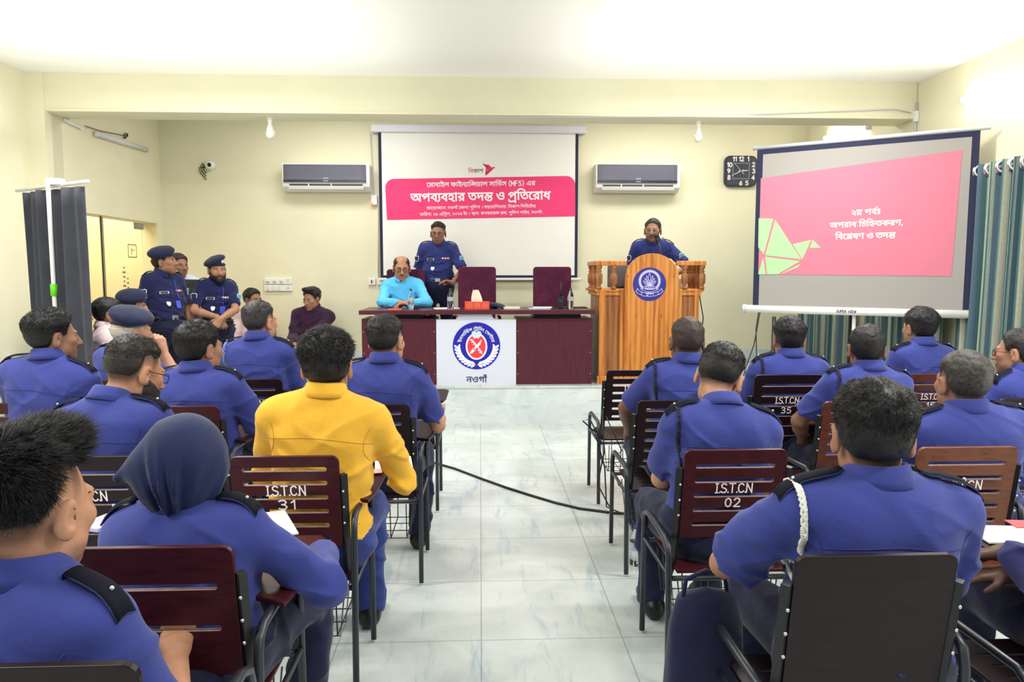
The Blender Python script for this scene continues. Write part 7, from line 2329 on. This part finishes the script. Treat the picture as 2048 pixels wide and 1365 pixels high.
def plain_chair(x, y, rz, col, label):
    o = empty('visitor_chair', (x, y, 0), rz, label, 'chair')
    MB().box((0, .02, .445), (.42, .42, .03)).build('seat', col, o, bevel=.012)
    MB().prism(rrect(-.2, .62, .2, .88, .05), -.2, -.18).build('backrest', col, o, bevel=.006)
    for s in (-1, 1):
        MB().tube([(s * .2, -.2, .0), (s * .2, -.19, .86)], .012, 8).build('leg', M_steel, o)
        MB().tube([(s * .2, .2, .0), (s * .2, .2, .44)], .012, 8).build('leg', M_steel, o)
        MB().tube([(s * .22, -.19, .64), (s * .225, .1, .645), (s * .21, .2, .60), (s * .2, .2, .43)], .011, 8).build('armrest', M_black, o)
    return o


M_orange = mat('orange_plastic', (206, 84, 40), .4)

# ------------------------------------------------------------------ people
S1, S2, S3, S4 = (188, 138, 110), (166, 120, 96), (152, 110, 88), (122, 86, 70)
POL = ('seam', 'braid', 'noface')


def sat(px, ytop, Yb, label, hpx=None, lean=.03, hipd=.18, **k):
    hp = PY(hpx or px, 800, Yb + hipd)
    return Person(label, px, ytop, Yb + hipd + lean, (hp.x, Yb + hipd), **k)


PP = {}
# audience by the podium side
sat(1374, 632, 3.66, 'officer with brown cropped hair facing straight at the podium', hs=1.06, skin=S4, haircol=(52, 40, 38), extras=POL, strands=4400, slen=.007, thick=(.004, .010), lpole=(-1, .0, -.25), la=(-.2, .36, .64), hpx=1362, fade=.6)
sat(1440, 693, 2.63, 'officer bowing his head in the chair painted 02', hs=1.06, skin=S1, extras=POL + ('tab',), strands=3000, slen=.012, hpitch=24, hroll=10, nb=(-.02, -.10), hpx=1425, thick=(.005, .016), fade=.7, hyaw=-10, la=(-.05, .36, .70), lean=.12, vox=.006)
sat(1579, 632, 4.17, 'officer with thick black hair in the chair painted 35', hs=1.04, skin=S2, extras=POL, strands=3800, slen=.012, hyaw=14, hpx=1572, thick=(.008, .02), w=1.03)
sat(1735, 647, 3.6, 'officer with bent elbow showing in the row behind the chair painted 15', hs=1.05, skin=S3, extras=POL, strands=4800, slen=.008, hyaw=12, hpx=1722, la=(-.17, .30, .60), lpole=(-1, -.2, -.35), thick=(.005, .012))
sat(1841, 613, 4.55, 'officer turned to the slide screen in the chair painted 15', hs=1.06, skin=S3, extras=('seam', 'noface'), strands=3200, slen=.012, hyaw=38, yaw=8, hpx=1838, thick=(.008, .022), w=1.0)
sat(1750, 757, 1.625, 'broad officer near the camera with wavy hair and white shoulder braid', hs=1.10, w=1.16, skin=S2, hyaw=12, extras=('seam', 'white_braid', 'tab', 'noface'), strands=14000, slen=.014, lift=.38, fade=.35, vox=.005, thick=(.008, .022), hpx=1745, lpole=(-.9, -.2, -.5), la=(-.2, .4, .66), lean=.02)
sat(1928, 698, 2.63, 'officer with greying cropped hair leaning his chin on his hand', hs=1.06, w=1.12, skin=S2, hyaw=32, extras=('seam', 'noface'), strands=3500, slen=.007, thick=(.004, .010), grey=(84, 78, 72), vox=.006, hpx=1945, fade=.5, haircol=(34, 32, 34))
sat(2040, 655, 3.64, 'officer in glasses seen in profile beside the curtain', hs=1.05, skin=S2, hyaw=72, yaw=15, extras=('seam', 'glasses', 'stubble'), strands=3800, slen=.008, thick=(.005, .012), haircol=(38, 34, 34), hpx=2055, la=(-.26, .34, .72))
# neighbour mostly outside the frame: forearms reach in
q = PY(2265, 800, 1.9)
Person('person at the edge of the picture resting dark hands by the writing board', 2300, 760, 1.9, (q.x, 1.86), w=1.05, skin=(88, 60, 50), extras=('noface',), la=('px', 2020, 1105, 2.06, -.75, .5, -.25, .2, -.3, -.9), ra=('px', 2030, 1150, 2.02, -.8, .45, -.2, .3, -.2, -.9), lpole=(-.3, -.4, -1), rpole=(.6, -.4, -1), shirt=(44, 48, 104), sleeve='long', vox=.006, curl=.45)
CH['c19'] = class_chair(2285, 1.68, 'tablet chair at the picture edge carrying white sheets on its board', M_plydark, None, slots=(.3, .6), text=False)

# audience by the black curtain side
sat(652, 656, 2.6, 'man in a yellow shirt in the chair painted 31', hs=1.06, w=1.06, skin=S2, hyaw=-8, top='shirt', shirt=(234, 178, 58), legs=(46, 62, 128), sleeve='rolled', extras=('seam', 'noface'), strands=6000, slen=.02, lift=.5, thick=(.010, .026), vox=.006, ra=(.25, .36, .76), rpole=(.45, -.4, -.8), la=(-.16, .36, .74), hpx=632)
sat(772, 627, 3.6, 'officer beside the aisle looking towards the emblem table', hs=1.06, w=.98, skin=S1, hyaw=-26, yaw=-4, extras=('seam', 'noface'), strands=4400, slen=.010, thick=(.005, .018), fade=.6, ra=(.24, .36, .78), rpole=(.35, -.5, -.9), ankle=(.13, .34), hpx=765)
sat(372, 826, 1.745, 'woman in a navy headscarf with her elbow out', hs=1.02, w=.94, skin=S1, hyaw=-18, top='police', hair='none', extras=('hijab', 'seam', 'noface'), sleeve='long', vox=.0055, ra=(.20, .34, .68), rpole=(1, -.9, -.6), hpx=385, yaw=-8, la=(-.1, .34, .7))
q = PY(60, 900, 1.42)
Person('spiky haired man nearest the camera with faded sides', 54, 866, 1.44, (q.x - .07, 1.40), hs=1.14, w=1.06, skin=S1, hyaw=-47, yaw=-14, extras=('seam', 'stubble'), strands=11000, slen=.032, lift=.55, thick=(.003, .018), fade=1.3, vox=.0045, hair='swept', hpitch=4)
CH['c20'] = class_chair(30, 1.22, 'tablet chair under the spiky haired man nearest the camera', M_plydark, None, slots=(.3, .6), text=False, board=False)
sat(267, 675, 2.63, 'bearded officer in thin glasses looking down', hs=1.06, w=1.04, skin=S1, hyaw=-58, hpitch=16, yaw=-8, extras=('seam', 'glasses', 'stubble', 'beard'), strands=4500, slen=.010, thick=(.004, .016), fade=1.0, vox=.0055, hpx=235, grey=(58, 53, 47), haircol=(28, 25, 25), lean=.1, nb=(-.04, -.06))
sat(398, 640, 3.6, 'officer with thinning crown turned towards the wall switches', hs=1.10, w=1.05, skin=S2, hyaw=-52, yaw=-6, hair='balding_crown', extras=('seam', 'moustache'), strands=5800, slen=.014, thick=(.008, .018), hpx=400, ra=(.26, .38, .74), rpole=(.4, -.5, -.9))
sat(103, 616, 3.6, 'curly haired officer in profile before the black curtain', hs=1.08, w=1.08, skin=S3, hyaw=-72, yaw=-6, extras=('seam',), strands=5800, slen=.012, thick=(.006, .022), hpx=85, lift=.5)
sat(519, 600, 4.5, 'officer with neat grey flecked hair and a blue shoulder braid', hs=1.06, skin=S1, hyaw=-42, yaw=-4, extras=('seam', 'blue_braid'), strands=3800, slen=.010, thick=(.005, .016), fade=.6, hpx=520, haircol=(34, 32, 36), grey=(74, 70, 74))
b = sat(262, 618, 4.5, 'white haired officer in a navy beret resting chin on fist', hs=1.06, skin=(196, 146, 116), hyaw=-68, yaw=-20, extras=('beret', 'seam'), haircol=(180, 172, 160), grey=(206, 200, 190), hpx=240, ra=('px', 327, 704, 4.92, -.3, .0, 1, -1, .2, 0), rpole=(.5, .3, -1), curl=1.0)

# people along the left wall and the back wall
q = PY(222, 760, 6.15)
Person('man in a pale pink shirt behind the white haired officer', 217, 594, 6.15, (q.x, 6.15), yaw=-60, hyaw=-90, skin=S3, top='shirt', shirt=(214, 190, 196), vox=.009, extras=(), strands=500)
plain_chair(q.x, 6.15, R(-60), M_orange, 'visitor chair of the man in the pale pink shirt')
q = PY(268, 760, 6.85)
Person('officer in a beret seated behind the white haired officer', 266, 583, 6.85, (q.x, 6.85), yaw=-90, hyaw=-110, skin=S2, shirt=(34, 40, 92), vox=.009, extras=('beret',), hs=1.06)
plain_chair(q.x, 6.85, R(-90), M_black, 'visitor chair of the seated officer in a beret')
q = PY(165, 760, 6.95)
Person('officer seated behind the black curtain with one sleeve showing', 152, 600, 6.95, (q.x, 6.95), yaw=-75, hyaw=-100, skin=S2, shirt=(34, 40, 92), vox=.010, extras=('noface',))
plain_chair(q.x, 6.95, R(-75), M_black, 'visitor chair behind the black curtain')


class P4(Person):
    bside = 1
    pips = 1


q = PY(333, 640, 7.55)
P4('stout officer in a tilted beret standing by the glass door', 328, 496, 7.55, (q.x, 7.55), pose='stand', yaw=-148, hyaw=-112, hpitch=-8, skin=S3, shirt=(27, 32, 74), legs=(24, 28, 56), w=.93, belly=.03, extras=('beret', 'lanyard'), vox=.008, badge_front=True, hs=1.04, ra=(.30, -.06, .86), la=(-.28, .1, .84))
q = PY(360, 640, 8.1)
Person('man in a dark vest standing behind the stout officer', 357, 506, 8.1, (q.x, 8.1), pose='stand', yaw=-160, hyaw=-150, skin=S3, top='shirt', shirt=(206, 214, 226), legs=(30, 30, 40), sleeve='long', extras=('vest',), vox=.009, hs=1.02, haircol=(46, 34, 32))
q = PY(432, 640, 7.85)
Person('bearded officer in a beret standing with clasped hands', 433, 514, 7.85, (q.x, 7.85), pose='stand', yaw=-172, hyaw=-166, skin=S2, shirt=(28, 33, 76), legs=(24, 27, 52), w=.86, extras=('beret', 'beard', 'lanyard', 'moustache'), vox=.007, badge_front=True, hs=1.03,
       ra=('px', 432, 634, 7.60, -.55, .25, -.8, 0, -1, -.3), la=('px', 441, 638, 7.56, .6, .2, -.75, 0, -1, -.3), rpole=(1, -.3, -.3), lpole=(-1, -.3, -.3), haircol=(22, 20, 22), curl=.6)
q = PY(506, 690, 8.85)
Person('man in a pale pink long sleeved shirt seated by the back wall', 505, 576, 8.85, (q.x, 8.85), yaw=172, hyaw=-140, skin=S3, top='shirt', shirt=(232, 208, 214), sleeve='long', legs=(40, 42, 60), vox=.008, extras=())
plain_chair(q.x, 8.83, R(172), M_orange, 'orange visitor chair of the man in the pale pink long sleeves')
q = PY(622, 690, 8.75)
Person('man in a dark plum shirt seated by the back wall', 623, 574, 8.72, (q.x, 8.78), yaw=176, hyaw=140, hpitch=10, skin=S2, top='shirt', shirt=(52, 26, 54), sleeve='long', legs=(206, 196, 164), vox=.007, w=1.08, extras=(), hair='swept', thick=(.008, .022), ra=('px', 590, 690, 8.42), la=('px', 604, 694, 8.38))
plain_chair(q.x, 8.76, R(176), M_black, 'black visitor chair of the man in the dark plum shirt')

# people on the stage
q = PY(808, 600, 8.42)
Person('balding man in a cyan shirt seated at the head table', 803, 513, 8.36, (q.x, 8.42), floor=ST, yaw=180, hyaw=182, hpitch=9, hs=1.12, skin=(184, 132, 104), top='shirt', shirt=(92, 192, 246), sleeve='long', legs=(50, 50, 64), hair='bald_top', haircol=(44, 38, 36), extras=('glasses', 'moustache'), vox=.006, w=1.02, topshift=-.012, thick=(.004, .008),
       ra=('px', 800, 606, 7.98, -.9, .3, -.15, 0, .2, -1), la=('px', 815, 606, 8.0, .9, .3, -.15, 0, .2, -1), rpole=(1, -.2, -.4), lpole=(-1, -.2, -.4))
q = PY(876, 600, 8.78)
Person('officer in glasses standing behind the head table', 876, 443, 8.75, (q.x, 8.78), floor=ST, pose='stand', yaw=178, hyaw=172, hpitch=4, skin=S3, shirt=(42, 50, 112), legs=(22, 28, 54), extras=('glasses', 'stubble', 'belt'), vox=.006, badge_front=True, hs=1.05, thick=(.004, .018), fade=.8, la=('px', 905, 566, 8.52, .85, .35, .2, 0, .3, -.9), lpole=(-1, -.6, -.2), ra=(.30, -.10, .80))


class P3(Person):
    pips = 1


q = PY(1306, 600, 8.3)
P3('officer in rimless glasses speaking at the podium microphone', 1306, 436, 8.36, (q.x, 8.42), floor=ST, pose='stand', yaw=176, hyaw=174, skin=S3, shirt=(40, 50, 114), legs=(24, 28, 54), extras=('rimless', 'moustache', 'stubble'), vox=.006, badge_front=True, hs=1.10, w=1.04, thick=(.004, .012), haircol=(34, 30, 32), grey=(60, 56, 58), la=('px', 1352, 548, 8.05, .2, .8, -.4), lpole=(-1, -.3, -.5))

# ------------------------------------------------------------------ small things among the audience
def strip(name, pts, label, cat, r=.006):
    return tag(MB().tube(pts, r, 6).build(name, M_cord), label, cat)


F0 = lambda px, py: PZ(px, py, .008)
pts = [F0(x, y) for x, y in ((850, 918), (868, 926), (910, 938), (960, 957), (1010, 975), (1060, 991), (1110, 1006), (1160, 1018), (1230, 1027), (1300, 1030), (1400, 1035))]
strip('floor_cable', pts, 'black cable crossing the marble floor of the aisle', 'cable', .009)
q = PY(1200, 880, 4.7)
pts = [(q.x - .02, 4.6, .5), (q.x - .08, 4.62, .62), (q.x - .12, 4.66, .6), (q.x - .05, 4.6, .54), (q.x + .02, 4.62, .3), (q.x + .03, 4.6, .05), (q.x + .15, 4.55, .01), (q.x + .4, 4.5, .01)]
m = MB().tube(pts, .005, 6).tube([(q.x, 4.62, .68), (q.x + .01, 4.60, .4), (q.x - .03, 4.6, .2), (q.x + .06, 4.55, .03), (q.x + .25, 4.5, .012)], .005, 6)
m.tube([(q.x + .02, 4.6, .64), (q.x + .12, 4.58, .42), (q.x + .05, 4.6, .35), (q.x + .10, 4.55, .2)], .004, 6)
tag(m.build('looped_cable', M_cord), 'loops of thin black cable hanging on the empty chair nearest the podium', 'cable')
bottle(1272, 1086, 3.78, 'water bottle with blue cap on the floor below the cropped haired officer', z=0)


def on_board(px, py, z, sz, rz, m, label, name='papers', cat='papers', th=.006):
    q = PZ(px, py, z)
    o = MB().box((0, 0, th / 2), (sz[0], sz[1], th)).build(name, m, bevel=.001)
    o.location = q
    o.rotation_euler = (0, 0, rz)
    return tag(o, label, cat)


on_board(787, 928, .712, (.16, .20), R(8), M_paper, 'white sheets on the writing board of the man in yellow')
on_board(752, 944, .718, (.05, .06), R(8), mat('pink_slip', (236, 170, 170), .7), 'small pink slip on the white sheets by the man in yellow', 'paper_slip', th=.003)
on_board(856, 784, .712, (.13, .20), R(4), M_paper, 'white notebook on the empty chair board beside the aisle officer', 'notebook', 'notebook')
on_board(552, 1050, .712, (.10, .26), R(24), M_paper, 'white sheet on the writing board of the woman in the headscarf')
on_board(2015, 1072, .712, (.20, .16), R(-6), M_paper, 'white sheets on the board beside the dark resting hands')
on_board(2052, 1050, .719, (.10, .07), R(-6), mat('red_slip', (230, 90, 100), .6), 'red card lying on the white sheets at the picture edge', 'card', 'card', .004)
on_board(214, 1046, .712, (.10, .17), R(-20), mat('lilac_cover', (190, 186, 226), .5), 'lilac notebook beside the face of the spiky haired man', 'notebook', 'notebook', .012)
q = PY(1415, 1165, 2.0)
o = empty('cloth_bag', (q.x, 2.02, 0), R(10), 'dark navy cloth bag standing beside the broad officer near the camera', 'bag')
bg = cloth_mat('navy_canvas', (30, 32, 62), .15, .3)
gr = []
for j in range(9):
    t = j / 8
    rr = (.115 - .02 * t ** 3 if t < .9 else .08)
    gr.append([(rr * (1.05 + .05 * math.sin(5 * a_ + 3 * t)) * math.cos(a_), rr * .62 * math.sin(a_), .005 + .62 * t) for a_ in [math.pi * 2 * i / 28 for i in range(29)]])
gr.append([(0, 0, .65)] * 29)
MB().sheet(gr).build('sack', bg, o, solid=.006, fix=False)
MB().tube([(-.07, 0, .62), (-.06, 0, .68), (.0, 0, .70), (.06, 0, .68), (.07, 0, .62)], .007, 6).build('strap', bg, o)
